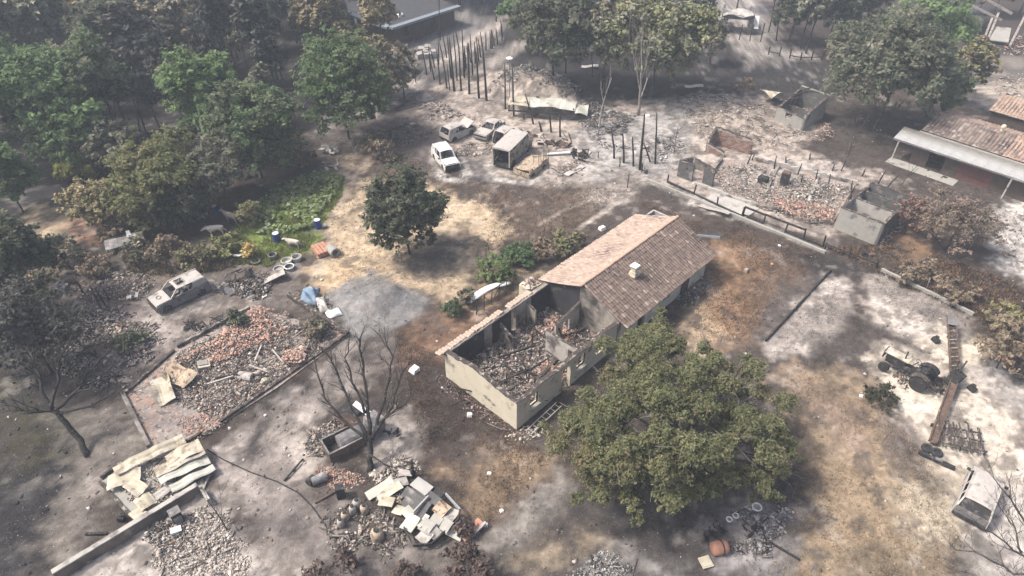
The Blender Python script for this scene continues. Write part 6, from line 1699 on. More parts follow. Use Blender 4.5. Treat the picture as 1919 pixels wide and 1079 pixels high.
# box van
f_, r_ = G(984, 272), G(938, 318)
vn = thing('box_van', 'long white box van burnt out, its open rear gaping black', 'van', (*((f_ + r_) / 2)[:2], -.05), az_of(r_, f_))
L_, W_, Hh = 5.6, 1.95, 2.3
h = L_ / 2
rows = [[(x, y, Hh + .07 * (1 - (y / (W_ / 2)) ** 2)) for y in np.linspace(-W_ / 2, W_ / 2, 7)] for x in np.linspace(-h, h - 1.2, 8)]
MB().slab(rows, .05).build('roof', M['ashmetal'], vn)
for sy in (-1, 1):
    zc = .45
    low = [(-h, zc), (-h + .75 - .42, zc)] + arc(-h + .95, .35, .42, math.pi * .93, .07 * math.pi) + [(-h + 1.40, zc), (h - 1.35, zc)] + arc(h - .95, .35, .42, math.pi * .93, .07 * math.pi) + [(h - .15, zc), (h - .05, 1.1), (h - 1.0, 1.35), (h - 1.25, Hh), (-h, Hh)]
    mb = MB(); mb.prism(low, 1, sy * (W_ / 2 - .05), sy * W_ / 2); o = mb.build('body_side', M['vanside'], vn)
    mb = MB()
    for x in np.linspace(-h + .2, h - 1.5, 8): mb.bar((x, sy * (W_ / 2 + .012), .6), (x, sy * (W_ / 2 + .012), Hh - .1), .05, .03, up=(1, 0, 0))
    mb.build('side_rib', M['vanside'], o)
    wheel(vn, -h + .95, sy * (W_ / 2 - .15), .36, .24); wheel(vn, h - .95, sy * (W_ / 2 - .15), .36, .24)
mb = MB(); mb.box((0, 0, .5), (L_ - .3, W_ - .12, .08)); mb.build('floor_pan', M['dark'], vn)
mb = MB(); mb.box((h - 1.5, 0, 1.3), (.06, W_ - .12, 1.6)); mb.build('bulkhead', M['dark'], vn)
for sy in (-1, 1):
    mb = MB(); mb.box((-h + .03, sy * (W_ / 2 - .06), 1.35), (.10, .12, 1.85)); mb.build('door_frame', M['ashmetal'], vn)
mb = MB(); mb.box((-h + .04, 0, Hh - .06), (.10, W_ - .26, .14)); mb.build('door_frame', M['ashmetal'], vn)
mb = MB(); mb.box((h - .12, 0, .75), (.12, W_ - .1, .55)); mb.build('front_panel', M['rust'], vn)
rows = [[(x, y, 1.12 + (h - .1 - x) * .22) for y in np.linspace(-W_ / 2 + .05, W_ / 2 - .05, 4)] for x in np.linspace(h - 1.0, h - .08, 3)]
MB().slab(rows, .04).build('bonnet', M['rust'], vn)
for sx in (-1.8, -.8): mb = MB(); mb.box((sx, .2, .8), (.7, .9, .5), (.1, .1, sx)); mb.build('burnt_cargo', M['dark'], vn)
mb = MB(); mb.box((-h + .15, 0, .36), (.16, W_ - .1, .2)); mb.build('rear_bumper', M['dark'], vn)
# flattened rusty car right of the van
f_, r_ = G(1012, 304), G(978, 330)
fc = thing('crushed_car', 'crushed pale rusty car body with torn dark wheel arches, right of the box van', 'car', (*((f_ + r_) / 2)[:2], -.08), az_of(r_, f_))
rows = [[(x, y, .92 + .10 * math.sin(2 * x + y) + .05 * math.sin(5 * y + x) - .10 * (y / .9) ** 2 - .08 * max(0, -x - .8)) for y in np.linspace(-.95, .95, 9)] for x in np.linspace(-1.75, 1.6, 12)]
MB().slab(rows, .05).build('roof', M['rustpale'], fc)
for sy in (-1, 1):
    low = [(-1.8, .1), (-1.55, .1)] + arc(-1.15, .15, .36, math.pi * .97, .03 * math.pi) + [(-.7, .1), (.55, .1)] + arc(.95, .15, .36, math.pi * .97, .03 * math.pi) + [(1.5, .1), (1.75, .3), (1.6, .78), (-1.75, .78)]
    mb = MB(); mb.prism(low, 1, sy * .90, sy * .97); mb.build('body_side', M['rustpale'], fc)
    wheel(fc, -1.15, sy * .85, .27, .18, 'dark', 'rust'); wheel(fc, .95, sy * .85, .27, .18, 'dark', 'rust')
    for x in (-1.2, 0, 1.2): MB().bar((x, sy * .93, .7), (x, sy * .90, .95), .08, .06).build('pillar', M['rust'], fc)
mb = MB(); mb.box((-1.75, 0, .4), (.12, 1.75, .45)); mb.build('rear_panel', M['rustpale'], fc)
mb = MB(); mb.box((1.65, 0, .35), (.14, 1.75, .35)); mb.build('front_panel', M['rust'], fc)
mb = MB(); mb.box((0, 0, .25), (3.2, 1.7, .05)); mb.build('floor_pan', M['dark'], fc)

# tractor on the white sand
f_, r_ = G(1658, 684), G(1738, 728)
tc = thing('burnt_tractor', 'burnt tractor with a yellowish bonnet and bare black rear wheels, standing on white sand', 'tractor', (*((f_ + r_) / 2)[:2], 0), az_of(r_, f_))
mb = MB(); mb.box((.55, 0, .75), (2.0, .45, .4)); mb.box((-.75, 0, .72), (1.0, .55, .55)); mb.build('chassis', M['dark'], tc)
rows = [[(x, y, 1.42 + .04 * (1 - (y / .34) ** 2) - .03 * x) for y in np.linspace(-.34, .34, 5)] for x in np.linspace(.15, 1.75, 5)]
MB().slab(rows, .09).build('bonnet', M['sheet'], tc)
mb = MB(); mb.box((.95, 0, 1.08), (1.3, .5, .52)); mb.build('engine', M['dark'], tc)
mb = MB(); mb.box((1.76, 0, 1.1), (.08, .62, .62)); mb.build('grille', M['dark'], tc)
for sy in (-1, 1):
    wheel(tc, -.95, sy * .70, .58, .36, 'dark', 'dark')
    wheel(tc, 1.35, sy * .62, .36, .24, 'dark', 'dark')
    a_ = [( -.95 + .70 * math.cos(t_), .62 + .70 * math.sin(t_)) for t_ in np.linspace(.15 * math.pi, .85 * math.pi, 8)]
    i_ = [( -.95 + .65 * math.cos(t_), .62 + .65 * math.sin(t_)) for t_ in np.linspace(.85 * math.pi, .15 * math.pi, 8)]
    mb = MB(); mb.prism(a_ + i_, 1, sy * .50, sy * .92); mb.build('fender', M['dark'] if sy < 0 else M['topchar'], tc)
mb = MB().tube([(.5, .1, 1.4), (.5, .1, 2.05)], .045, 8); mb.build('exhaust', M['char'], tc)
mb = MB().tube([(-.05, 0, 1.1), (-.30, 0, 1.62)], .03, 6); mb.tube([(-.30 + .2 * math.cos(a) * .8, .2 * math.sin(a), 1.62 + .2 * math.cos(a) * .5) for a in np.linspace(0, 6.28, 13)], .018, 5); mb.build('steering_wheel', M['dark'], tc)
mb = MB(); mb.box((-.85, 0, 1.20), (.45, .5, .10)); mb.box((-1.08, 0, 1.45), (.08, .5, .45)); mb.build('seat', M['dark'], tc)
mb = MB(); mb.bar((-1.5, -.4, .55), (-2.1, -.4, .45), .08, .08); mb.bar((-1.5, .4, .55), (-2.1, .4, .45), .08, .08); mb.bar((-2.1, -.5, .45), (-2.1, .5, .45), .08, .08); mb.build('hitch', M['dark'], tc)
heap('rubble', 'black ash and fallen tractor bits beneath the burnt tractor', [(1655,690),(1680,680),(1745,700),(1760,735),(1700,735)], 260, (.05, .3), DARKP, .12, .5, .1)
heap('rubble', 'burnt iron scraps between the tractor and the rusty conveyor', [(1740,700),(1775,705),(1775,745),(1745,745)], 220, (.06, .4), DARKP + [((0.22, 0.15, 0.12), 3)], .6, .6, .2)

# rusty conveyor: upper trough, joint, lower arm
cv = thing('rusty_conveyor', 'long rusty steel conveyor lying on the sand beside the burnt tractor', 'conveyor', (*G(1790, 712)[:2], 0))
o_ = G(1790, 712)
def rel(px, py, z): 
    g = G(px, py, z); return Vector((g.x - o_.x, g.y - o_.y, z))
p0, p1 = rel(1790, 700, .75), rel(1783, 597, .95)
d_ = (p1 - p0).normalized(); sx = d_.cross(Vector((0, 0, 1))).normalized()
for s_ in (-1, 1):
    MB().bar(p0 + sx * .28 * s_, p1 + sx * .25 * s_, .06, .22).build('side_rail', M['rust'], cv)
MB().bar(p0 - Vector((0, 0, .10)), p1 - Vector((0, 0, .10)), .48, .04).build('trough', M['topchar'], cv)
Ln = (p1 - p0).length
for i in range(13):
    a_ = p0 + d_ * (Ln * (i + .3) / 13); b_ = p0 + d_ * (Ln * (i + .95) / 13)
    MB().bar(a_ - sx * .30 + Vector((0, 0, .06)), b_ + sx * .28 + Vector((0, 0, .06)), .06, .05).build('cross_brace', M['rustpale'] if i % 2 else M['rust'], cv)
MB().bar(p1 - d_ * .9 + Vector((0, 0, .16)), p1 + Vector((0, 0, .16)), .62, .04).build('cover_plate', M['greymetal'], cv)
for t_ in (.25, .8):
    b_ = p0 + d_ * Ln * t_
    MB().bar(b_, (b_.x, b_.y, -.05), .08, .08).build('support', M['rust'], cv)
j0, j1, j2 = rel(1790, 708, .65), rel(1770, 765, .50), rel(1748, 828, .40)
for k, (a_, b_) in enumerate(((j0, j1), (j1, j2))):
    dd = (b_ - a_).normalized(); s2 = dd.cross(Vector((0, 0, 1))).normalized()
    for s_ in (-1, 1): MB().bar(a_ + s2 * .22 * s_, b_ + s2 * .2 * s_, .07, .2).build('side_rail', M['rust'], cv)
    MB().bar(a_ - Vector((0, 0, .05)), b_ - Vector((0, 0, .05)), .36, .05).build('trough', M['rust'], cv)
mb = MB(); mb.box(j0, (.9, .7, .9), (.2, .3, .6)); mb.tube([j0 + Vector((.2, .2, .3)), j0 + Vector((.6, .5, 1.1))], .06); mb.tube([j0 + Vector((-.2, .1, .3)), j0 + Vector((.2, .6, 1.0))], .05); mb.build('drive_head', M['dark'], cv)
# heap of charred bars: a harrow
ha = thing('charred_rack', 'grid of charred grey bars, like a burnt rack, at the foot of the rusty conveyor', 'rack', (*G(1752, 838)[:2], 0), az_of(G(1752, 838), G(1850, 858)))
for i in range(15):
    x = .1 + i * .185
    MB().bar((x, rnd.uniform(-.1, .1), .35 + rnd.uniform(-.1, .15)), (x + rnd.uniform(-.12, .25), 1.9 + rnd.uniform(-.25, .3), .45 + rnd.uniform(-.12, .2)), .07, .07).build('bar', M['topchar'], ha)
for y in (.25, .95, 1.65): MB().bar((-.05, y, .28), (2.85, y + rnd.uniform(-.1, .1), .30), .08, .08).build('cross_bar', M['topchar'], ha)
for x in (.05, 1.4, 2.75):
    for y in (.2, 1.7): MB().bar((x, y, -.08), (x, y, .30), .09, .09).build('leg', M['char'], ha)
# roller and two tyres
rl = thing('steel_beam', 'dark steel beam lying in front of two black tyres on the sand', 'beam', (*G(1720, 849)[:2], .1), az_of(G(1720, 849), G(1778, 876)))
MB().bar((0, 0, 0), (2.0, 0, .0), .24, .26).build('beam', M['dark'], rl)
MB().bar((.9, 0, .14), (1.3, 0, .16), .2, .1).build('bracket', M['greymetal'], rl)
for k, (px, py) in enumerate(((1736, 842), (1754, 850))):
    tm = MB(); 
    prof = [(.16, .0), (.30, .0), (.34, .06), (.34, .16), (.30, .22), (.16, .22), (.14, .12)]
    tm.lathe(prof, 16); g = GG(px, py)
    tm.build('tyre', M['dark'], loc=g, rot=(R(8), R(-6 * k), 0), label=['left one of the two black tyres behind the dark steel beam', 'right one of the two black tyres behind the dark steel beam'][k], cat='tyre', group='black tyres on the sand')
for px, py, lab in ((1820, 731, 'lone dark block lying on the white sand right of the conveyor'), (1752, 640, 'small dark lump on the sand above the tractor')):
    mb = MB(); mb.box((0, 0, .16), (.35, .5, .32), (.2, .1, .4)); mb.box((.1, .1, .36), (.2, .25, .12), (.1, .2, .9)); mb.build('burnt_block', M['dark'], loc=GG(px, py), label=lab, cat='block')

# ------------------------------------------------------------------ poles and posts
def pole(px, py, toppx, toppy, r_=.07, mat_='char', name='charred_pole', label=None, group=None, cat='pole'):
    b_ = GG(px, py)
    # height from where the tip shows, assuming it stands nearly upright
    hh = 3.0
    for _ in range(12):
        d_ = b_.y * math.cos(PITCH) + (CAM_H - hh) * math.sin(PITCH)
        yy = 539.5 + FPX * ((CAM_H - hh) * math.cos(PITCH) - b_.y * math.sin(PITCH)) / d_
        hh = max(.3, hh + (yy - toppy) / (FPX / d_) / .85)
    tp = G(toppx, toppy, hh)
    dx = max(-.6, min(.6, tp.x - b_.x)) if abs(tp.x - b_.x) < hh * .6 else 0
    dx = tp.x - b_.x
    pts = [(0, 0, -.1), (dx * .3 + rnd.uniform(-.04, .04), rnd.uniform(-.05, .05), hh * .35), (dx * .65, rnd.uniform(-.06, .06), hh * .68), (dx, 0, hh)]
    t = thing(name, label, cat, b_, 0, group)
    MB().tube(pts, [r_ * 1.15, r_, r_ * .85, r_ * .55], 7).build('trunk', M[mat_], t, smooth=True)
    for i in range(3):
        mb = MB(); z = hh * rnd.uniform(.35, .9); a = rnd.uniform(0, 6.28); l = rnd.uniform(.15, .5)
        mb.tube([(dx * z / hh, 0, z), (dx * z / hh + math.cos(a) * l, math.sin(a) * l, z + l * .7)], [r_ * .3, r_ * .12], 4)
        mb.build('branch_stub', M[mat_], t)
    return t, hh
LBT = 'tall thin charred trunk in the row standing on the ash by the pale track'
for px, py, tx, ty, r_ in ((852, 175, 842, 78, .13), (865, 177, 860, 95, .11), (880, 183, 877, 88, .13), (898, 191, 893, 105, .13), (912, 195, 904, 88, .13), (838, 168, 828, 100, .09), (825, 160, 818, 95, .08), (846, 150, 838, 70, .09), (857, 155, 852, 85, .08), (870, 150, 866, 60, .10), (886, 145, 881, 70, .09), (843, 172, 838, 125, .07), (814, 150, 806, 110, .08), (897, 160, 890, 95, .08)):
    pole(px, py, tx, ty, r_, label=LBT, group='charred trunks by the pale track')
for i in range(17):
    f = i / 16
    px, py = 872 + 72 * f + rnd.uniform(-3, 3), 132 - 62 * f + rnd.uniform(-3, 3)
    pole(px, py, px - 3 + rnd.uniform(-3, 3), py - 44 + 14 * f + rnd.uniform(-6, 6), .09, label='burnt post like trunk in the far double row along the pale track', group='far burnt trunks along the pale track')
for i in range(9):
    f = i / 8
    px, py = 800 + 60 * f, 140 - 50 * f
    pole(px, py, px - 4 + rnd.uniform(-5, 3), py - 45 + 8 * f + rnd.uniform(-8, 8), .08, label='burnt sapling on the left side of the pale track', group='burnt saplings left of the track')
for px, py, tx, ty, r_, lab in (
    (947, 208, 946, 122, .09, 'slim dark pole left of the one in front of the flattened caravan'),
    (963, 218, 960, 122, .10, 'dark pole standing in front of the left end of the flattened caravan'),
    (1000, 233, 984, 176, .09, 'leaning dark pole in front of the flattened caravan'),
    (1033, 248, 1029, 207, .10, 'short upright dark pole before the right half of the flattened caravan'),
    (1050, 257, 1049, 215, .10, 'thin dark post right of the short upright dark pole'),
    (1071, 266, 1065, 249, .06, 'tiny leaning dark stake on the pale ash'),
    (982, 224, 981, 213, .10, 'small burnt stump on the pale ash before the caravan'),
    (1151, 296, 1146, 240, .10, 'dark post with a side stub, leftmost of the posts on the blue grey ash'),
    (1169, 305, 1167, 250, .10, 'dark post, second of the row on the blue grey ash'),
    (1187, 311, 1185, 256, .10, 'dark post nearest to the tallest pole on the blue grey ash'),
    (1199, 318, 1208, 214, .13, 'tallest dark pole at the far end of the burnt fence'),
    (1228, 306, 1231, 210, .09, 'slim dark pole right of the tallest pole'),
    (1219, 303, 1206, 268, .08, 'leaning dark stake beside the slim dark pole'),
    (1161, 312, 1162, 294, .06, 'short pale stake among the posts on the ash'),
    (1121, 295, 1122, 284, .06, 'thin grey stake left of the posts on the ash'),
    (1176, 352, 1179, 324, .05, 'very thin stake on the ash below the tallest pole')):
    pole(px, py, tx, ty, r_, label=lab, name='charred_pole')
# pale lamp on the second pole
lp = thing('street_lamp', 'white lamp head on a slim grey mast among the dark poles', 'lamp', GG(955, 205))
MB().tube([(0, 0, -.1), (0, 0, 5.6)], [.06, .04], 8).build('mast', M['greymetal'], lp)
mb = MB(); mb.lathe([(.10, 0), (.36, .08), (.40, .16), (.20, .26)], 12, (0, 0, 5.6)); mb.build('lamp_head', M['white'], lp)
# charred forked stump
pole(1015, 247, 1010, 228, .12, label='forked burnt stump between the leaning pole and the upright one', name='burnt_stump', cat='stump')
# stakes in the burnt range on the right
STK = ((1450, 320, 1454, 296), (1473, 308, 1473, 292), (1494, 330, 1502, 310), (1527, 345, 1533, 318), (1552, 352, 1556, 326), (1594, 358, 1598, 338), (1400, 310, 1408, 292), (1410, 300, 1414, 288), (1517, 298, 1519, 286), (1560, 320, 1564, 308), (1645, 345, 1660, 320), (1662, 352, 1686, 325), (1615, 330, 1622, 316), (1580, 312, 1586, 300), (1470, 345, 1470, 320), (1500, 350, 1503, 330))
for k, (px, py, tx, ty) in enumerate(STK):
    pole(px, py, tx, ty, .07, label='short burnt stake sticking up from the ash of the burnt range', group='stakes in the burnt range', name='burnt_stake', cat='stake')

def fence(name, label, pts, h, post_gap, rails, mat_, post=.09, rail_z=None, rw=.07):
    P = [G(*p) for p in pts]
    t = thing(name, label, 'fence', (0, 0, 0))
    for a_, b_ in zip(P[:-1], P[1:]):
        L_ = (b_ - a_).length; n = max(1, int(round(L_ / post_gap)))
        for i in range(n + 1 if b_ is P[-1] else n):
            p = a_.lerp(b_, i / n); z0 = gz(p.x, p.y)
            hh = h * rnd.uniform(.8, 1.12)
            MB().bar((p.x, p.y, z0 - .1), (p.x + rnd.uniform(-.08, .08), p.y + rnd.uniform(-.05, .05), z0 + hh), post, post).build('post', M[mat_], t)
            if i < n:
                q_ = a_.lerp(b_, (i + 1) / n); z1 = gz(q_.x, q_.y)
                for rz_ in rails:
                    if rnd.random() < .9:
                        MB().bar((p.x, p.y, z0 + rz_ + rnd.uniform(-.04, .04)), (q_.x, q_.y, z1 + rz_ + rnd.uniform(-.04, .04)), rw, rw * 1.5).build('rail', M[mat_], t)
    return t
fence('burnt_fence', 'dark low rail fence along the ash path, the left half of the long burnt fence', [(1203, 322), (1300, 364), (1390, 405)], 1.0, 2.6, (.08,), 'char', .11, rw=.14)
fence('burnt_fence', 'two railed dark fence ending beside the grey roofless store', [(1392, 404), (1470, 436), (1542, 462)], 1.05, 2.0, (.12, 1.0), 'char', .10, rw=.11)
fence('burnt_fence', 'charred fence remains running from the store towards the paddock corner', [(1545, 465), (1590, 482), (1642, 502)], .7, 1.6, (.45,), 'char', .10)
lw_ = thing('kerb_wall', 'low grey kerb running along the foot of the burnt fence', 'kerb', (0, 0, 0))
pa, pb = G(1215, 340), G(1545, 475)
mb, _ = wall_mb((pa.x, pa.y), (pb.x, pb.y), .22, .22, (), .8, .04, 3); mb.build('kerb', M['concrete'], lw_)
# paddock: retaining board and thin posts
pw_ = thing('paddock_wall', 'low pale wall along the far right side of the ash covered paddock', 'wall', (0, 0, 0))
pa, pb = G(1650, 508), G(1822, 592)
mb, _ = wall_mb((pa.x, pa.y), (pb.x, pb.y), .2, .28, (), .6, .05, 4); mb.build('wall', M['concrete'], pw_)
pa, pb = G(1434, 640), G(1556, 508)
pe = thing('paddock_edging', 'dark charred board edging the left side of the ash covered paddock', 'edging', (0, 0, 0))
MB().bar((pa.x, pa.y, .10), (pb.x, pb.y, .12), .10, .22).build('board', M['char'], pe)
for k, (px, py, tx, ty) in enumerate(((1692, 525, 1698, 509), (1736, 541, 1742, 524), (1779, 560, 1786, 542), (1872, 595, 1878, 580))):
    pole(px, py, tx, ty, .05, 'pale_bark', 'fence_post', label=['pale thin post on the paddock wall, leftmost', 'second pale thin post on the paddock wall', 'pale thin post near the right end of the paddock wall', 'thin grey post standing in the scrub right of the paddock'][k], cat='post')

# ------------------------------------------------------------------ wreckage heaps round the vehicles
heap('rubble', 'grey twisted wreckage behind the flattened caravan', [(905,190),(940,150),(985,120),(1040,140),(1090,180),(1100,215),(1000,175),(940,180)], 1500, (.10, .65), [((0.17, 0.165, 0.16), 4), ((0.28, 0.27, 0.255), 4), ((0.07, 0.067, 0.065), 2), ((0.42, 0.39, 0.37), 1)], .7, .3, .14, cluster=1.6)
heap('rubble', 'grey heap of twisted metal between the caravan and the forked dead tree', [(1075,205),(1110,195),(1190,220),(1170,260),(1120,270),(1085,250)], 1000, (.08, .55), [((0.22, 0.22, 0.22), 4), ((0.34, 0.335, 0.33), 3), ((0.08, 0.08, 0.08), 3), ((0.2, 0.15, 0.12), 1)], .7, .35, .2)
heap('rubble', 'rubble and stones on the ash left of the wrecked cars', [(775,200),(830,190),(860,215),(900,225),(870,240),(800,235)], 700, (.08, .55), MIXED, .35, .5, .05, cluster=1.2)
heap('rubble', 'scraps between the white car and the box van', [(850,275),(880,262),(925,270),(930,290),(880,300),(855,295)], 600, (.06, .35), MIXED + [((0.5, 0.48, 0.45), 3)], .25, .4, .1)
heap('rubble', 'low mounds of ash and junk right of the grey poles', [(1085,260),(1180,270),(1280,240),(1290,280),(1240,310),(1150,285)], 800, (.06, .5), [((0.42, 0.41, 0.405), 5), ((0.22, 0.215, 0.21), 3), ((0.1, 0.09, 0.085), 1.5)], .35, .45, .1, cluster=1.5)
heap('rubble', 'pale splinters and scraps on the ash right of the crushed car', [(1035,315),(1090,295),(1110,310),(1085,335),(1045,335)], 220, (.05, .4), MIXED, .2, .4, .15)
heap('rubble', 'dark brown scrap heap at the edge of the wood above the cars', [(700,240),(760,220),(815,240),(815,270),(760,290),(700,280)], 700, (.06, .45), DARKP + [((0.3, 0.28, 0.26), 2)], .35, .5, .1, cluster=1.4)
heap('rubble', 'debris field of ash, scrap and stones left of the garage', [(100,600),(200,560),(280,600),(320,650),(230,735),(150,740),(90,680)], 4200, (.05, .38), MIXED + [((0.05, 0.045, 0.045), 2)], .30, .5, .12, cluster=1.2)
heap('rubble', 'burnt odds and ends strewn behind the estate car', [(100,530),(200,490),(300,520),(270,570),(150,575)], 1300, (.05, .36), MIXED + DARKP, .25, .5, .14, cluster=1.3)
heap('rubble', 'scrap between the estate car and the hoops', [(400,530),(480,510),(520,520),(510,560),(430,570)], 800, (.06, .42), DARKP + [((0.45, 0.43, 0.42), 2)], .4, .55, .14)
heap('rubble', 'burnt junk along the near side of the estate car', [(330,640),(370,600),(470,585),(480,600),(380,650)], 420, (.06, .34), MIXED + DARKP, .25, .5, .12)
heap('rubble', 'light grey ash lumps and scraps below the big oak', [(1370,960),(1430,935),(1490,960),(1470,1060),(1400,1079),(1350,1030)], 1700, (.05, .34), [((0.34, 0.325, 0.325), 4), ((0.22, 0.21, 0.21), 3), ((0.09, 0.085, 0.085), 2), ((0.5, 0.47, 0.45), 1.3)], .25, .5, .08, cluster=1.1)
heap('rubble', 'scraps and ash under the near edge of the oak', [(1060,1075),(1130,1030),(1220,1050),(1240,1085),(1080,1095)], 600, (.05, .3), [((0.34, 0.335, 0.33), 4), ((0.2, 0.2, 0.2), 3), ((0.07, 0.07, 0.07), 2)], .15, .5, .08)
heap('rubble', 'dirty debris beside the barrels at the drive', [(590,960),(660,940),(720,1000),(760,1040),(650,1050),(600,1010)], 1300, (.05, .32), MIXED + DARKP, .2, .5, .12, cluster=1.0)
heap('rubble', 'pink tile bits round the burnt tank', [(560,880),(600,870),(660,880),(690,900),(640,925),(600,900)], 600, (.05, .24), PINK, .18, .35, 0)
heap('rubble', 'ash and scraps in front of the burnt tank under the bare tree', [(545,850),(600,790),(640,770),(660,830),(600,860)], 600, (.05, .3), MIXED + DARKP, .25, .5, .1)
heap('rubble', 'pale ash and boards right of the bare tree', [(690,880),(740,840),(790,870),(780,930),(720,940)], 500, (.06, .4), ASHP, .2, .35, .1)
heap('rubble', 'stones scattered on the pale yard at the far right', [(1850,150),(1919,130),(1960,200),(1880,200)], 500, (.1, .5), ASHP + [((0.35, 0.25, 0.2), 2)], .25, .5, .05)
heap('rubble', 'scattered ashes on the white strip right of the scorched tree', [(1850,410),(1960,380),(1960,520),(1880,500)], 500, (.05, .4), MIXED, .2, .4, .1, cluster=1.3)
heap('rubble', 'speckled clods on the left bed of the paddock', [(1440,640),(1562,520),(1600,560),(1520,655)], 1500, (.04, .11), [((0.20, 0.18, 0.165), 3), ((0.42, 0.39, 0.36), 3), ((0.1, 0.09, 0.085), 1)], .05, .5, 0)
heap('rubble', 'speckled clods on the right bed of the paddock', [(1625,525),(1650,515),(1820,598),(1800,635),(1650,575)], 1700, (.04, .11), [((0.20, 0.18, 0.165), 3), ((0.38, 0.35, 0.32), 3), ((0.1, 0.09, 0.085), 1)], .05, .5, 0)

# flattened caravan with pale green skin
cvn = thing('flattened_caravan', 'collapsed caravan shell of pale green sheet lying among grey wreckage', 'caravan', (*G(952, 208, .8)[:2], .75), az_of(G(952, 208), G(1078, 216)))
for k, (x0, x1, mt, z) in enumerate(((0, 2.3, 'sheet', 1.1), (2.35, 7.6, 'sheetgreen', 1.15), (7.6, 9.0, 'sheetgreen', .9))):
    rows = [[(x, y - .25 * (k == 2), z * (1 - .28 * abs(y - 1.2) / 1.2) + .10 * math.sin(1.7 * x + 2 * y) + .05 * math.sin(4 * x + y) - (.35 * max(0, x - 6) if k else 0) * .4) for y in np.linspace(0, 2.6, 8)] for x in np.linspace(x0, x1, 10)]
    MB().slab(rows, .04).build('roof_sheet', M[mt], cvn)
for x in (.1, 2.3, 5.0, 7.4): MB().bar((x, .1, -.05), (x, .1, .85), .09, .09).build('frame_post', M['char'], cvn)
MB().bar((0, .05, .12), (8, .05, .12), .14, .14).build('chassis', M['char'], cvn)
mb = MB(); mb.box((2.28, 1.2, 1.0), (.09, 2.3, .07)); mb.build('seam', M['concrete'], cvn)
mb = MB(); mb.box((3.1, 2.2, 1.0), (.35, .3, .08)); mb.build('roof_hatch', M['dark'], cvn)

def twisted(name, label, px, py, n, size, mat_, seed, cat='scrap', z=.0):
    """a thing of bent sheets and bars"""
    rr = random.Random(seed)
    t = thing(name, label, cat, GG(px, py))
    for i in range(n):
        a = rr.uniform(0, 6.28); q_ = Vector((rr.uniform(-.5, .5) * size, rr.uniform(-.35, .35) * size, rr.uniform(.05, .35) * size + z))
        if i % 2:
            rows = [[(x, y, .2 * math.sin(2 * x + i) * .6 + .1 * math.sin(3 * y)) for y in np.linspace(-.25, .25, 4)] for x in np.linspace(-.4, .4, 6)]
            MB().slab(rows, .03).build('torn_sheet', M[mat_], t, loc=q_, rot=(rr.uniform(-.9, .9), rr.uniform(-.9, .9), a)).scale = (size * .5,) * 3
        else:
            p = [q_]
            for k in range(3): p.append(p[-1] + Vector((rr.uniform(-.4, .4), rr.uniform(-.4, .4), rr.uniform(-.05, .3))) * size * .6)
            MB().tube(p, .035 * size ** .5, 5).build('bent_bar', M['dark' if mat_ == 'rust' else mat_], t)
    return t
twisted('twisted_wreck', 'left of the two rusty twisted wrecks behind the iron bedstead', 1027, 273, 12, 1.7, 'rust', 1)
twisted('twisted_wreck', 'right of the two rusty twisted wrecks behind the iron bedstead', 1052, 276, 12, 1.7, 'rust', 2)
twisted('twisted_wreck', 'blackened wreck heap at the right end of the row of burnt vehicles', 1085, 298, 14, 2.1, 'dark', 3)
twisted('twisted_wreck', 'small bent rusty frame at the end of the box van', 996, 257, 8, 1.2, 'rust', 4)
twisted('twisted_wreck', 'torn brown panel standing behind the front of the box van', 965, 255, 6, 1.0, 'rust', 5)
twisted('twisted_wreck', 'tangled iron scrap just right of the burnt estate car', 420, 545, 12, 1.5, 'greymetal', 6)
twisted('twisted_wreck', 'dark tangle of iron between the iron scrap and the hoops', 462, 525, 14, 1.7, 'dark', 7)
twisted('twisted_wreck', 'black and white striped iron frame near side of the estate car', 365, 612, 14, 1.2, 'dark', 8)
twisted('twisted_wreck', 'charred iron heap beside the far wall of the garage', 425, 605, 10, 1.2, 'dark', 9)
twisted('twisted_wreck', 'white buckled metal at the far left of the debris field', 105, 540, 8, 1.6, 'ashmetal', 10)
twisted('twisted_wreck', 'ring of small pale blocks, like a hearth, left of the estate car', 248, 558, 9, 1.0, 'ashmetal', 11)
twisted('twisted_wreck', 'pale blue grey tangle of tubes at the edge of the wood above the garden', 622, 285, 14, 1.8, 'zinc', 12)
twisted('twisted_wreck', 'whitish crumpled sheet iron beside the tangle of tubes', 622, 318, 8, 1.3, 'ashmetal', 13)
twisted('twisted_wreck', 'black burnt bicycle like scrap at the foot of the tallest pole', 1205, 322, 8, .9, 'dark', 14)
twisted('twisted_wreck', 'bent dark junk below the oak beside the orange pot', 1335, 1000, 12, 1.1, 'dark', 15)
twisted('twisted_wreck', 'dark metal trough like wreck on the pale ash below the oak', 1415, 995, 10, 1.0, 'dark', 16)
twisted('twisted_wreck', 'blackened scrap under the bare tree beside the burnt tank', 735, 815, 10, .9, 'dark', 17)
twisted('twisted_wreck', 'grey iron frame remains at the store corner by the fence', 1625, 480, 10, 1.2, 'rust', 18)
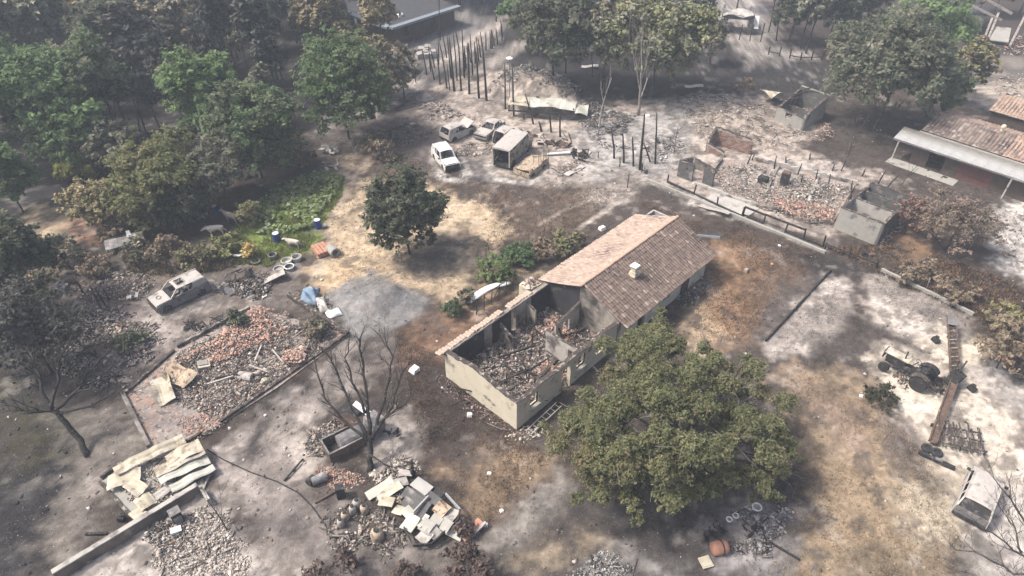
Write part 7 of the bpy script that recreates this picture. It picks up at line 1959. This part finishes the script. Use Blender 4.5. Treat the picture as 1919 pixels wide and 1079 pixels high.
# iron bedstead
bd = thing('iron_bedstead', 'upright rusty iron grid standing behind the crushed car', 'grid', GG(1000, 318), az_of(G(1000, 318), G(1025, 316)))
for i in range(4): MB().tube([(i * .5, 0, 0), (i * .5, 0, 2.2)], .03, 6).build('upright', M['rust'], bd)
for z in (.7, 1.5): MB().tube([(-.1, 0, z), (1.6, 0, z)], .025, 6).build('cross_bar', M['rust'], bd)
mb = MB(); mb.bar((0, 0, .2), (2.6, .2, .25), .3, .12); mb.build('white_plank', M['white'], loc=GG(1026, 292), rz=.05, label='white plank lying behind the iron grid', cat='plank')
MB().slab([[(x, y, .12 + .06 * math.sin(3 * x)) for y in (0, .3, .6)] for x in np.linspace(0, 2.6, 8)], .04).build('curved_sheet', M['ashmetal'], loc=GG(1065, 332), rz=R(45), label='pale curved car panel lying on the ash below the blackened wreck', cat='panel')

# ------------------------------------------------------------------ garden things
for k, (px, py) in enumerate(((597, 427), (520, 452))):
    t = drum('plastic_barrel', ['blue plastic barrel with a white top beside the sandy track', 'blue plastic barrel with a white top inside the green garden'][k], 'barrel', px, py, .30, .85, 0, 'blue', lying=False, group='blue barrels')
mb = MB(); mb.lathe([(.12, 0), (.17, .1), (.17, .32), (.1, .38)], 10); mb.build('white_can', M['white'], loc=GG(608, 424), rot=(.5, .3, 0), label='small white can leaning by the upper blue barrel', cat='can')
drum('plastic_barrel', 'dark blue barrel half hidden in the scrub behind the white animals', 'barrel', 405, 400, .28, .8, 0, 'blue', lying=False)

def goat(label, px, py, rz, pose, mat_, sc=1.0, head_dn=.3):
    """a goat as one continuous skinned body; x forward"""
    t = thing('goat', label, 'goat', GG(px, py), rz)
    J = {'pelvis': (-.38, 0, .62), 'mid': (0, 0, .60), 'chest': (.36, 0, .62), 'neck': (.55, 0, .78 - head_dn * .3), 'poll': (.72, 0, .92 - head_dn * .9), 'muz': (.94, 0, .80 - head_dn), 'tail': (-.55, 0, .70),
         'ear1': (.70, .13, .93 - head_dn * .9), 'ear2': (.70, -.13, .93 - head_dn * .9)}
    Rr = {'pelvis': .17, 'mid': .20, 'chest': .18, 'neck': .10, 'poll': .085, 'muz': .05, 'tail': .03, 'ear1': .025, 'ear2': .025}
    E_ = [('pelvis', 'mid'), ('mid', 'chest'), ('chest', 'neck'), ('neck', 'poll'), ('poll', 'muz'), ('pelvis', 'tail'), ('poll', 'ear1'), ('poll', 'ear2')]
    for s_, sy in (('l', .12), ('r', -.12)):
        st = .08 if s_ == 'l' else -.06
        J['hk' + s_] = (-.34, sy, .44); J['hh' + s_] = (-.50 + st, sy, .27); J['hf' + s_] = (-.46 + st, sy, .02)
        J['fe' + s_] = (.34, sy, .42); J['fk' + s_] = (.37 - st, sy, .24); J['ff' + s_] = (.36 - st, sy, .02)
        for n_, r_ in (('hk', .085), ('hh', .042), ('hf', .034), ('fe', .07), ('fk', .038), ('ff', .034)): Rr[n_ + s_] = r_
        E_ += [('pelvis', 'hk' + s_), ('hk' + s_, 'hh' + s_), ('hh' + s_, 'hf' + s_), ('chest', 'fe' + s_), ('fe' + s_, 'fk' + s_), ('fk' + s_, 'ff' + s_)]
    bm_ = bmesh.new()
    ly = bm_.verts.layers.skin.verify()
    V_ = {}
    for k_, p in J.items():
        v = bm_.verts.new(Vector(p) * sc); v[ly].radius = (Rr[k_] * sc, Rr[k_] * sc); v[ly].use_root = (k_ == 'pelvis'); V_[k_] = v
    for a_, b_ in E_: bm_.edges.new((V_[a_], V_[b_]))
    me = bpy.data.meshes.new('body'); bm_.to_mesh(me); bm_.free()
    o = link('body', me, M[mat_], t)
    m1 = o.modifiers.new('skin', 'SKIN'); m1.use_smooth_shade = True
    o.modifiers.new('smooth', 'SUBSURF').render_levels = 1
    mb = MB()
    for sy in (-1, 1): mb.tube([(.68 * sc, sy * .04 * sc, (.98 - head_dn * .9) * sc), (.58 * sc, sy * .06 * sc, (1.12 - head_dn * .9) * sc), (.48 * sc, sy * .07 * sc, (1.14 - head_dn * .9) * sc)], [.022 * sc, .016 * sc, .006 * sc], 5)
    mb.build('horns', M['greymetal'], t)
    return t
goat('white goat standing head low at the garden edge, left of the other two animals', 408, 441, R(190), 0, 'fur', 1.35, .35)
goat('pale brown goat with a white neck behind the white one', 437, 418, R(160), 0, 'furbrown', 1.35, .05)
goat('cream goat grazing in the garden near the lower blue barrel', 552, 463, R(170), 0, 'fur', 1.1, .15)

# hoops and tubs by the garden
def tub(label, px, py, r_, h_, mat_='zinc', rim='ashmetal', tilt=0.0, fill='concrete'):
    t = thing('round_tub', label, 'tub', GG(px, py)); t.rotation_euler = (tilt, tilt * .4, 0)
    mb = MB(); mb.lathe([(r_ * .92, 0), (r_, h_), (r_ * .94, h_), (r_ * .86, .06)], 18); mb.build('body', M[mat_], t, smooth=False)
    mb = MB(); mb.tube([(r_ * math.cos(a), r_ * math.sin(a), h_) for a in np.linspace(0, 2 * math.pi, 21)], .045, 6); mb.build('rim', M[rim], t)
    return t
tub('round grey tub with a pale rim, farthest of the group below the garden', 557, 487, .40, .35)
tub('greenish round tub with a pale rim, left of the farthest one', 538, 493, .42, .30, 'sheetgreen')
tub('round tub with a white rim and dark inside, nearest the viewer', 543, 504, .38, .30, 'greymetal', 'white')
tub('flat round basin left of the tub with the white rim', 523, 506, .42, .2, 'concrete', 'sheetgreen')
tub('dark tyre like ring at the foot of the orange shrub', 480, 492, .36, .2, 'dark', 'greymetal')
tub('dark round tub in the grass above the grey tubs', 512, 483, .34, .35, 'greymetal', 'greymetal')
MB().slab([[(x, y, .35 + .25 * math.sin(x * 1.2) - y * .25) for y in np.linspace(-.5, .5, 4)] for x in np.linspace(-1.0, 1.0, 8)], .05).build('leaning_board', M['wallpale'], loc=GG(512, 525), rz=R(25), label='pale pinkish panel leaning on the earth bank below the tubs', cat='panel')
MB().slab([[(x, y, .3 + .3 * abs(x) ) for y in np.linspace(-.15, .15, 3)] for x in np.linspace(-.45, .45, 5)], .03).build('white_scrap', M['white'], loc=GG(450, 484), rz=.4, label='bent white scrap shaped like a V in the weeds', cat='scrap')
# brick pile and concrete pipe
bp = thing('brick_stack', 'stack of orange hollow bricks on the sandy yard beside a concrete ring', 'bricks', GG(606, 472), R(35))
bme = None
for i in range(5):
    for j in range(3):
        for k in range(2 if i < 4 else 1):
            l_ = (i * .30 - .6 + rnd.uniform(-.03, .03), j * .52 - .5 + rnd.uniform(-.03, .03), .13 + k * .22)
            if bme is None:
                mb = MB(); mb.box((0, 0, 0), (.26, .50, .20)); o = mb.build('brick', M['terracotta'], bp, loc=l_); bme = o.data
            else: link('brick', bme, None, bp, loc=l_, rz=rnd.uniform(-.1, .1))
heap('rubble', 'broken bricks and sand round the orange brick stack', [(588,478),(605,450),(640,455),(645,480),(610,500)], 160, (.06, .26), PINK, .1, .5, 0)
cr = thing('concrete_ring', 'grey concrete pipe ring lying on its side against the orange bricks', 'pipe', GG(625, 476), R(40))
mb = MB(); prof = [(.26, -.5), (.42, -.5), (.42, .5), (.26, .5)]
mb.lathe(prof, 18, (0, 0, .38), rot=(R(90), 0, 0)); mb.f = [f for f in mb.f if len(f) == 4]
n_ = 18
mb.f += [(k, (k + 1) % n_, 3 * n_ + (k + 1) % n_, 3 * n_ + k) for k in range(n_)]
mb.build('ring', M['concrete'], cr)
# blue tarp, white lumps
def cloth(label, px, py, L_, W_, h_, rz, mat_, seed):
    rr = random.Random(seed); a, b, c = (rr.uniform(0, 6) for _ in range(3))
    rows = [[(x, y, .08 + h_ * (.55 + .25 * math.sin(3 * x + a) * math.cos(4 * y + b) + .2 * math.sin(7 * x + 5 * y + c)) * (1 - (2 * x / L_) ** 4) * (1 - (2 * y / W_) ** 4)) for y in np.linspace(-W_ / 2, W_ / 2, 16)] for x in np.linspace(-L_ / 2, L_ / 2, 20)]
    return MB().slab(rows, .02).build('tarpaulin', M[mat_], loc=GG(px, py), rz=rz, label=label, cat='tarpaulin', smooth=True)
cloth('faded blue tarpaulin heaped over junk at the garage corner', 580, 556, 1.3, 2.1, .7, R(5), 'bluetarp', 1)
cloth('grey blue strip of tarpaulin below the faded blue one', 604, 572, .7, 1.9, .5, R(25), 'zinc', 2)
cloth('white crumpled plastic sheet on the gravel by the garage corner', 626, 589, 1.1, .9, .45, R(30), 'white', 3)
heap('rubble', 'dark junk round the blue tarpaulin', [(550,545),(575,530),(610,540),(625,580),(590,590)], 380, (.06, .34), DARKP + [((0.4, 0.4, 0.4), 2)], .35, .5, .1)
heap('rubble', 'white and cream lumps above the blue tarpaulin', [(585,520),(605,512),(618,525),(600,545)], 60, (.15, .42), [((0.60, 0.58, 0.48), 3), ((0.3, 0.29, 0.26), 1)], .3, .7, 0)
# fallen grey hut and white plate
ht = thing('fallen_hut', 'fallen greenish grey hut roof lying at the edge of the wood', 'hut', GG(238, 460), R(28))
for i in range(3):
    MB().slab([[(x, y, .9 - .35 * abs(y)) for y in (-.9, -.45, 0, .45, .9)] for x in (i * 1.0 - 1.5, i * 1.0 - .52)], .05).build('roof_sheet', M['greymetal' if i != 2 else 'sheetgreen'], ht, rot=(0, R(rnd.uniform(-4, 4)), 0))
for x in (-1.4, 1.3): MB().bar((x, -.8, -.05), (x, -.8, .6), .08, .08).build('post', M['char'], ht)
MB().slab([[(x, y, x * 1.0) for y in np.linspace(-.3 + x * .15, .3 - x * .1, 3)] for x in np.linspace(0, 1.25, 4)], .04).build('white_plate', M['white'], loc=GG(252, 468), rz=R(120), label='white pointed plate leaning on the fallen grey hut', cat='plate')
pole(262, 505, 245, 478, .06, label='leaning charred stake in front of the fallen grey hut')
for k, (px, py, tx, ty) in enumerate(((155, 548, 142, 525), (190, 580, 168, 535), (205, 562, 193, 540), (200, 575, 180, 545))):
    pole(px, py, tx, ty, .07, label='leaning charred stake in the debris field left of the estate car', group='stakes of the debris field')
# white things lying about
for k, (px, py, s_, mt, lab) in enumerate((
        (917, 888, .22, 'white', 'small white lump lying on the burnt yard below the house'),
        (777, 695, .55, 'white', 'white square scrap lying left of the cream front wall'),
        (940, 958, .2, 'white', 'small pale stone at the left verge of the grey driveway'),
        (910, 984, .22, 'white', 'pale stone near the mouth of the grey driveway'),
        (1398, 508, .35, 'furbrown', 'pale brown object on the burnt grass right of the tiled house'),
        (1446, 497, .22, 'terracotta', 'small reddish object further right on the burnt grass'),
        (1460, 462, .2, 'white', 'white scrap on the dark ground near the fence end'),
        (497, 778, .14, 'white', 'tiny white stone on the dark arc of the drive'),
        (880, 778, .3, 'white', 'white scrap on the burnt ground below the front wall'),
        (1613, 743, .2, 'white', 'small white bit beside the dark bush on the sand'),
        (1128, 430, .5, 'white', 'white block behind the pink roof slope'),
        (1213, 222, .5, 'white', 'white object on the ash beside the pale forked tree'))):
    mb = MB(); mb.box((0, 0, s_ * .3), (s_ * 1.2, s_, s_ * .55), (.15, .1, k), taper=.8); mb.box((s_ * .4, s_ * .2, s_ * .2), (s_ * .6, s_ * .5, s_ * .4), (.1, .3, k * 2), taper=.7)
    mb.build('white_scrap' if mt == 'white' else 'small_object', M[mt], loc=GG(px, py), label=lab, cat='scrap')
# sheet of metal at the fence
MB().slab([[(x, y, .25 + .18 * math.sin(x * 1.1) - .25 * y) for y in np.linspace(-.35, .35, 4)] for x in np.linspace(-1.5, 1.5, 9)], .05).build('white_boat_hull', M['ashmetal'], loc=GG(1338, 396), rz=R(-42), label='white boat shaped panel lying at the foot of the dark fence', cat='panel')
MB().slab([[(x, y, .12) for y in (-1.1, 0, 1.1)] for x in np.linspace(-2.2, 2.2, 4)], .06).build('concrete_slab', M['wallpale'], loc=GG(1372, 382), rz=R(-46), label='pale flat slab behind the dark fence', cat='slab')
# black and white post
bw = thing('striped_post', 'short black and white striped post beside the clipped bush', 'post', GG(858, 593))
for i in range(5): 
    mb = MB(); mb.box((-.05 * i, 0, .12 + i * .22), (.16, .16, .215)); mb.build('band', M['white' if i % 2 else 'dark'], bw)

# ------------------------------------------------------------------ by the drive: burnt tank, drums, collapsed container
tkk = thing('burnt_tank', 'cut open rusty square tank with a rounded inner drum below the bare burnt tree', 'tank', (*G(622, 868)[:2], 0), az_of(G(622, 868), G(700, 828)))
for (a_, b_) in (((0, 0), (2.6, 0)), ((2.6, 0), (2.6, 1.3)), ((2.6, 1.3), (0, 1.3)), ((0, 1.3), (0, 0))):
    MB().bar((*a_, .42), (*b_, .42), .06, .85).build('panel', M['rust'], tkk)
    MB().bar((*a_, .87), (*b_, .87), .10, .06).build('rim', M['greymetal'], tkk)
mb = MB(); mb.lathe([(.45, -.75), (.5, -.7), (.5, .75), (.45, .8)], 16, (1.55, .65, .62), rot=(0, R(90), 0)); mb.build('drum', M['greymetal'], tkk)
mb = MB(); mb.box((1.3, .65, .1), (2.5, 1.2, .1)); mb.build('bottom', M['dark'], tkk)
mb = MB(); mb.box((3.2, .6, .7), (.9, 1.0, 1.4), (.05, .1, .3)); mb.build('steel_cabinet', M['greymetal'], tkk)
wp = thing('slanting_wreck', 'dark brown slanting panels with a white top edge behind the burnt tank', 'panel', (*G(655, 800)[:2], 0), R(-40))
for k, (x, y, z, tx) in enumerate(((0, 0, .8, -35), (.9, .3, .7, -25), (-.6, .5, .6, 20))):
    mb = MB(); mb.box((x, y, z), (1.1, 1.5, .06), (R(tx), R(10 * k), 0)); mb.build('panel', M['rust' if k < 2 else 'dark'], wp)
mb = MB(); mb.box((.5, .95, 1.15), (1.8, .35, .05), (R(20), 0, 0)); mb.build('white_flashing', M['white'], wp)
drum('metal_drum', 'small dark drum lying left of the long rusty pipe at the drive', 'drum', 585, 905, .25, .5, R(60), 'dark')
drum('metal_drum', 'grey dark drum lying right of the small dark one at the drive', 'drum', 600, 902, .28, .9, R(30), 'greymetal')
MB().tube([(0, 0, .08), (1.7, .5, .12)], .06, 7).build('steel_pipe', M['rust'], loc=GG(590, 944), rz=R(20), label='rusty pipe pointing up to the tank, lying on the drive edge', cat='pipe')
MB().tube([(0, 0, .08), (1.6, .4, .2)], .06, 7).build('steel_pipe', M['char'], loc=GG(533, 902), rz=R(48), label='dark leaning pole at the left side of the pink tile scatter', cat='pipe')
g_ = GG(640, 930); mb = MB(); mb.box((0, 0, .45), (.45, .45, .9)); mb.box((0, 0, .92), (.5, .5, .05)); mb.build('burnt_box', M['dark'], loc=g_, rz=.3, label='black upright box at the edge of the drive under the tank', cat='box')
for k, (px, py, r_) in enumerate(((670, 948, .24), (684, 958, .24), (662, 960, .2), (648, 972, .22), (640, 985, .2))):
    t = thing('gas_bottle', 'scorched pinkish gas bottle in the cluster at the drive', 'gas bottle', GG(px, py), 0, 'gas bottles at the drive')
    mb = MB(); mb.lathe([(r_ * .8, 0), (r_, .06), (r_, .42), (r_ * .8, .56), (r_ * .3, .64)], 14); mb.build('body', M['rustpale' if k % 2 else 'wallpale'], t, smooth=True)
    mb = MB(); mb.lathe([(r_ * .45, .60), (r_ * .5, .72), (r_ * .42, .72)], 10); mb.build('collar', M['dark'], t)
t = thing('gas_bottle', 'larger scorched round bottle standing alone right of the cluster', 'gas bottle', GG(708, 1008))
mb = MB(); mb.lathe([(.30, 0), (.36, .08), (.36, .5), (.30, .68), (.12, .78)], 16); mb.build('body', M['rustpale'], t, smooth=True)
mb = MB(); mb.lathe([(.14, .76), (.16, .86), (.12, .86)], 10); mb.build('collar', M['dark'], t)
ct = thing('collapsed_container', 'collapsed white cabin of buckled panels and dark roof sheets beside the grey driveway', 'cabin', (*G(790, 960)[:2], 0), az_of(G(775, 905), G(865, 970)))
# x runs down-right along the cabin, y up-right
def panel(px, py, L_, W_, z, rz, mt, seed, rough=.06, tilt=(0, 0), name='panel'):
    rr = random.Random(seed); a, b = rr.uniform(0, 6), rr.uniform(0, 6)
    g = G(px, py, z); c_ = ct.location; ang = -ct.rotation_euler.z
    dx, dy = g.x - c_.x, g.y - c_.y
    lx, ly = dx * math.cos(ang) - dy * math.sin(ang), dx * math.sin(ang) + dy * math.cos(ang)
    rows = [[(x, y, rough * (math.sin(3 * x + a) + math.sin(4 * y + b)) + tilt[0] * x + tilt[1] * y) for y in np.linspace(-W_ / 2, W_ / 2, 6)] for x in np.linspace(-L_ / 2, L_ / 2, 8)]
    return MB().slab(rows, .04).build(name, M[mt], ct, loc=(lx, ly, z), rz=rz)
sheetd = 'greymetal'
panel(790, 910, 1.2, .7, .95, 0, 'zinc', 1, .02, name='roof_sheet')
panel(780, 935, 1.9, .55, .75, 0, 'concrete_dark', 2, .02, (0, .35), 'roof_sheet')
panel(800, 925, 1.9, .5, .85, 0, 'concrete_dark', 3, .02, (0, .3), 'roof_sheet')
panel(775, 950, 1.6, .5, .62, 0, 'concrete_dark', 4, .02, (0, .3), 'roof_sheet')
panel(815, 925, .9, .7, .8, 0, 'dark', 15, .03, (0, .1), 'roof_sheet')
for k, (px, py, l, wd, z, mt) in enumerate(((785, 970, .9, .8, .62, 'sheetgreen'), (768, 980, .8, .9, .55, 'sheetgreen'), (800, 985, .8, .7, .65, 'concrete'), (815, 975, .7, .7, .7, 'concrete'), (795, 1003, .8, .7, .55, 'wallpale'), (812, 996, .7, .6, .6, 'wallpale'), (828, 952, .8, .8, .8, 'rustpale'), (845, 962, .7, .8, .75, 'wallpale'), (835, 985, .7, .6, .65, 'concrete'), (765, 960, .6, .6, .6, 'sheetgreen'))):
    panel(px, py, l, wd, z, rnd.uniform(-.25, .25), mt, 20 + k, .085, (rnd.uniform(-.3, .3), rnd.uniform(-.3, .3)))
for (a_, b_) in (((757, 988, .6), (775, 1022, .45)), ((775, 1022, .45), (808, 1020, .4)), ((808, 1020, .4), (858, 975, .7)), ((858, 975, .7), (862, 955, .8)), ((862, 955, .8), (835, 925, 1.0)), ((803, 930, 1.0), (775, 960, .8))):
    c_ = ct.location; ang = -ct.rotation_euler.z
    q_ = []
    for p in (a_, b_):
        g = G(*p); dx, dy = g.x - c_.x, g.y - c_.y
        q_.append((dx * math.cos(ang) - dy * math.sin(ang), dx * math.sin(ang) + dy * math.cos(ang), p[2]))
    MB().bar(q_[0], q_[1], .07, .22).build('frame', M['zinc' if a_[0] in (862, 803) else 'dark'], ct)
panel(845, 995, 1.4, .5, .35, .2, 'sheetgreen', 41, .04, (0, .5))
panel(712, 915, 1.7, .55, .3, R(75), 'sheetgreen', 42, .03, (.1, .1))
panel(730, 920, 1.5, .6, .35, R(72), 'sheet', 43, .04, (.1, 0))
panel(745, 905, 1.2, .6, .3, R(60), 'wallpale', 44, .05, (0, .1))
panel(725, 940, .8, .7, .3, R(30), 'sheet', 45, .06)
panel(748, 955, .7, .6, .35, R(10), 'sheet', 46, .08, (.2, .1))
panel(760, 885, .8, .6, .25, R(40), 'ashmetal', 47, .05)
heap('rubble', 'cream lumps and broken boards left of the collapsed cabin', [(690,930),(740,900),(770,930),(765,975),(735,960)], 330, (.08, .4), [((0.52, 0.45, 0.33), 4), ((0.36, 0.35, 0.30), 3), ((0.2, 0.18, 0.16), 2)], .3, .5, .08)
heap('rubble', 'brown splintered boards below the left side of the collapsed cabin', [(690,950),(730,960),(770,1000),(790,1040),(740,1030),(700,985)], 700, (.05, .34), [((0.30, 0.26, 0.235), 4), ((0.18, 0.155, 0.14), 3), ((0.45, 0.41, 0.37), 1)], .2, .4, .25)
heap('rubble', 'pale ash on the right of the collapsed cabin', [(860,950),(885,975),(905,1000),(880,1010),(855,990)], 160, (.04, .2), ASHP, .1, .4, .02)
pt = thing('pink_trough', 'pinkish broken tile ridge with a pale end at the corner of the collapsed cabin', 'trough', GG(882, 1000), R(45))
MB().bar((-.6, 0, .2), (.8, 0, .35), .5, .22).build('body', M['terracotta'], pt)
MB().bar((-.2, -.3, .38), (.9, -.25, .42), .16, .12).build('edge', M['wallpale'], pt)
pole(774, 892, 771, 862, .12, label='short thick charred stump right of the bare burnt tree', name='burnt_stump', cat='stump')
# cable curving over the drive
cb = []
for px, py in ((388, 842), (420, 862), (470, 885), (520, 903), (560, 925), (585, 950), (610, 985)): 
    g = GG(px, py, .05); cb.append(g)
MB().tube(cb, .035, 5).build('cable', M['dark'], label='black cable curving across the drive from the collapsed shed', cat='cable')
# orange pot and square board under the oak
po = thing('terracotta_pot', 'orange terracotta tank end showing on the dark ground below the oak', 'pot', GG(1346, 1033), .2)
mb = MB(); mb.lathe([(.20, -.45), (.34, -.42), (.38, -.1), (.38, .3), (.30, .45), (.12, .48)], 16, (0, 0, .36), rot=(0, R(90), 0)); mb.build('body', M['terracotta'], po, smooth=True)
mb = MB(); mb.tube([(.40 * math.cos(a) * 0 + .1, .40 * math.cos(a), .36 + .40 * math.sin(a)) for a in np.linspace(0, 6.28, 15)], .03, 5); mb.build('hoop', M['dark'], po)
mb = MB(); mb.box((0, 0, .10), (.62, .62, .10), (.05, .05, 0)); mb.box((0, 0, .17), (.5, .5, .04), (.05, .05, 0)); mb.build('square_board', M['sheet'], loc=GG(1322, 1056), rz=.3, label='pale square board lying below the orange terracotta pot', cat='board')
for k, (px, py) in enumerate(((1418, 952), (1366, 975), (1378, 968))):
    tub(['white ringed lump among the pale ash below the oak', 'small pale ring near the dark junk below the oak', 'small pale ring right of the other under the oak'][k], px, py, .25 if k == 0 else .15, .15, 'wallpale', 'white')
MB().bar((0, 0, .1), (2.0, 0, .1), .1, .1).build('charred_beam', M['char'], loc=GG(1430, 1010), rz=R(-38), label='thin charred beam on the pale ash below the oak', cat='beam')
MB().bar((0, 0, .1), (1.2, 0, .12), .14, .12).build('charred_beam', M['char'], loc=GG(162, 1003), rz=R(2), label='single charred board lying left of the long wall', cat='beam')
mb = MB(); mb.box((0, 0, .2), (.35, .3, .4), (.1, .2, 0)); mb.box((.1, .1, .4), (.2, .2, .2), (.3, .1, .5)); mb.build('burnt_block', M['dark'], loc=GG(230, 975), label='black lump at the base of the collapsed sheet metal shed', cat='block')

# ------------------------------------------------------------------ far buildings
fr = thing('dark_roofed_house', 'dark roofed house with a pale blue grey roof edge in the smoke at the top', 'house', (*G(733, 52, 2.75)[:2], 0), R(48))
# corner of the eaves nearest the viewer is at the origin; the house runs away from it both ways
mb = MB(); mb.prism([(0, 0), (13, 0), (13, 13), (0, 13)], 2, 2.5, 2.75); mb.build('roof', M['darkroof'], fr)
MB().bar((-.15, -.1, 2.75), (13, -.1, 2.75), .9, .3).build('roof_edge', M['bluegrey'], fr)
MB().bar((-.1, .35, 2.74), (-.1, 13, 2.74), .9, .3).build('roof_edge', M['bluegrey'], fr)
mb, _ = wall_mb((.6, .6), (12.6, .6), .3, 2.48, [(2, 3, .8, 2), (6, 8, 0, 2.2)]); mb.build('wall', M['brownwall'], fr)
mb, _ = wall_mb((.6, 12.6), (.6, .95), .3, 2.48, [(3, 4, .8, 2)]); mb.build('wall', M['brownwall'], fr)
mb = MB(); mb.lathe([(.5, 0), (.5, .3), (.2, .5)], 12, (4.2, 3.0, 2.75)); mb.build('skylight', M['white'], fr)
mb = MB(); mb.lathe([(.3, 0), (.3, .3), (.1, .4)], 12, (3.0, 2.2, 2.75)); mb.build('skylight', M['white'], fr)
rn = thing('ruined_hut', 'dark burnt hut with a pale broken front at the top edge, beside the ash path', 'hut', (*G(1352, 62)[:2], 0), R(-12))
mb, _ = wall_mb((0, 0), (4.2, 0), .3, lambda s: 2.6, [(.6, 3.6, 0, 2.1)]); mb.build('front_wall', M['concrete_dark'], rn)
mb, _ = wall_mb((4.2, .3), (4.2, 5), .3, 2.6, jag=.2); mb.build('side_wall', M['concrete_dark'], rn)
mb, _ = wall_mb((0, 5), (0, .3), .3, 2.6, jag=.2); mb.build('side_wall', M['concrete_dark'], rn)
MB().slab([[(x, y, 2.68 + .2 * math.sin(2 * x + y)) for y in np.linspace(-.2, 3, 5)] for x in np.linspace(-.3, 4.0, 7)], .08).build('roof', M['ashmetal'], rn)
MB().slab([[(x, y, 1.0 + .8 * y) for y in (0, .8, 1.6)] for x in (4.4, 4.7, 5.0)], .06).build('white_plate', M['white'], rn)
fr2 = thing('burnt_frame_house', 'burnt building with pale leaning beams and a grey panel at the upper right corner', 'house', (*G(1850, 82)[:2], 0), R(-25))
MB().slab([[(x, y, .6 + 1.3 * y / 2.2) for y in (0, 1.1, 2.2)] for x in np.linspace(0, 2.4, 4)], .12).build('panel', M['concrete'], fr2)
for a_, b_ in (((-.2, -.2, .2), (.3, 3.2, 3.4)), ((2.7, -.2, .2), (3.6, 3.4, 4.0)), ((-4, 3.2, 4.2), (1, 2.8, 2.6)), ((-3, 4.5, 5.2), (2, 3.6, 3.4)), ((-.6, 0, 0), (-.3, 2.6, 2.8))):
    MB().bar(a_, b_, .28, .28).build('beam', M['pale_bark'], fr2)
mb, _ = wall_mb((-6, 3), (-1, 3), .3, 2.8, [(1, 2, .6, 2), (3, 4, .6, 2)], jag=.2); mb.build('wall', M['concrete_dark'], fr2)
mb, _ = wall_mb((-6, 8), (-6, 3.3), .3, 2.6, jag=.3); mb.build('wall', M['concrete_dark'], fr2)
mb = MB(); mb.prism([(-6.3, 3), (-.5, 3), (-.5, 8), (-6.3, 8)], 2, 2.9, 3.1); mb.build('roof', M['darkroof'], fr2)
heap('rubble', 'pinkish rubble in front of the burnt building at the upper right corner', [(1870,80),(1919,60),(1960,80),(1930,110),(1880,105)], 260, (.1, .6), ASHP + PINK, .4, .5, .1)
fence('burnt_fence', 'row of dark burnt fence posts along the pale strip at the back right', [(1440, 102), (1500, 112), (1580, 112)], 1.3, 1.5, (.4,), 'char', .14)
fence('burnt_fence', 'tall thin stakes lining the ash path beside the burnt hut', [(1385, 75), (1425, 78)], 2.4, 1.2, (), 'char', .12)
mb = MB(); mb.lathe([(.35, 0), (.5, .2), (.4, .5), (.15, .6)], 12); mb.build('white_tank', M['white'], loc=GG(1582, 84), label='white rounded tank in front of the far dark trees at the back right', cat='tank')
for px, py, lab in ((1105, 128, 'pale sheet lying on the dark ground under the brownish oak'), (1300, 165, 'pale bent scrap at the left of the dark field at the back')):
    MB().slab([[(x, y, .3 + .15 * math.sin(2 * x)) for y in (-.4, 0, .4)] for x in np.linspace(-1.1, 1.1, 6)], .05).build('metal_sheet', M['ashmetal'], loc=GG(px, py), rz=-.2, label=lab, cat='sheet')
for k, (px, py) in enumerate(((795, 98), (806, 108), (790, 108))):
    mb = MB(); mb.box((0, 0, .35), (1.6, .9, .7), (.1, 0, .3 * k)); mb.box((.5, .2, .75), (.8, .7, .3), (.2, .1, .7 * k)); mb.build('pale_block', M['wallpale' if k else 'concrete'], loc=GG(px, py), label=['grey block left of the pale track in the smoke', 'pale block nearest to the pale track in the smoke', 'farthest left pale block by the track in the smoke'][k], cat='block')
# ------------------------------------------------------------------ haze over the whole hamlet
hx0, hx1, hy0, hy1, hz0, hz1 = -520, 520, -160, 740, -1.6, 37.0
mb = MB(); mb.box(((hx0 + hx1) / 2, (hy0 + hy1) / 2, (hz0 + hz1) / 2), (hx1 - hx0, hy1 - hy0, hz1 - hz0))
hm = bpy.data.materials.new('haze')
hm.use_nodes = True
N = hm.node_tree.nodes
N.remove(N['Principled BSDF'])
pv = N.new('ShaderNodeVolumePrincipled')
pv.inputs['Color'].default_value = (0.70, 0.80, 0.92, 1)
pv.inputs['Density'].default_value = 0.0012
pv.inputs['Anisotropy'].default_value = 0.0
hm.node_tree.links.new(pv.outputs[0], N['Material Output'].inputs['Volume'])
hz = mb.build('haze', hm, kind='stuff')
hz['label'] = 'thin smoke haze over the burnt hamlet'
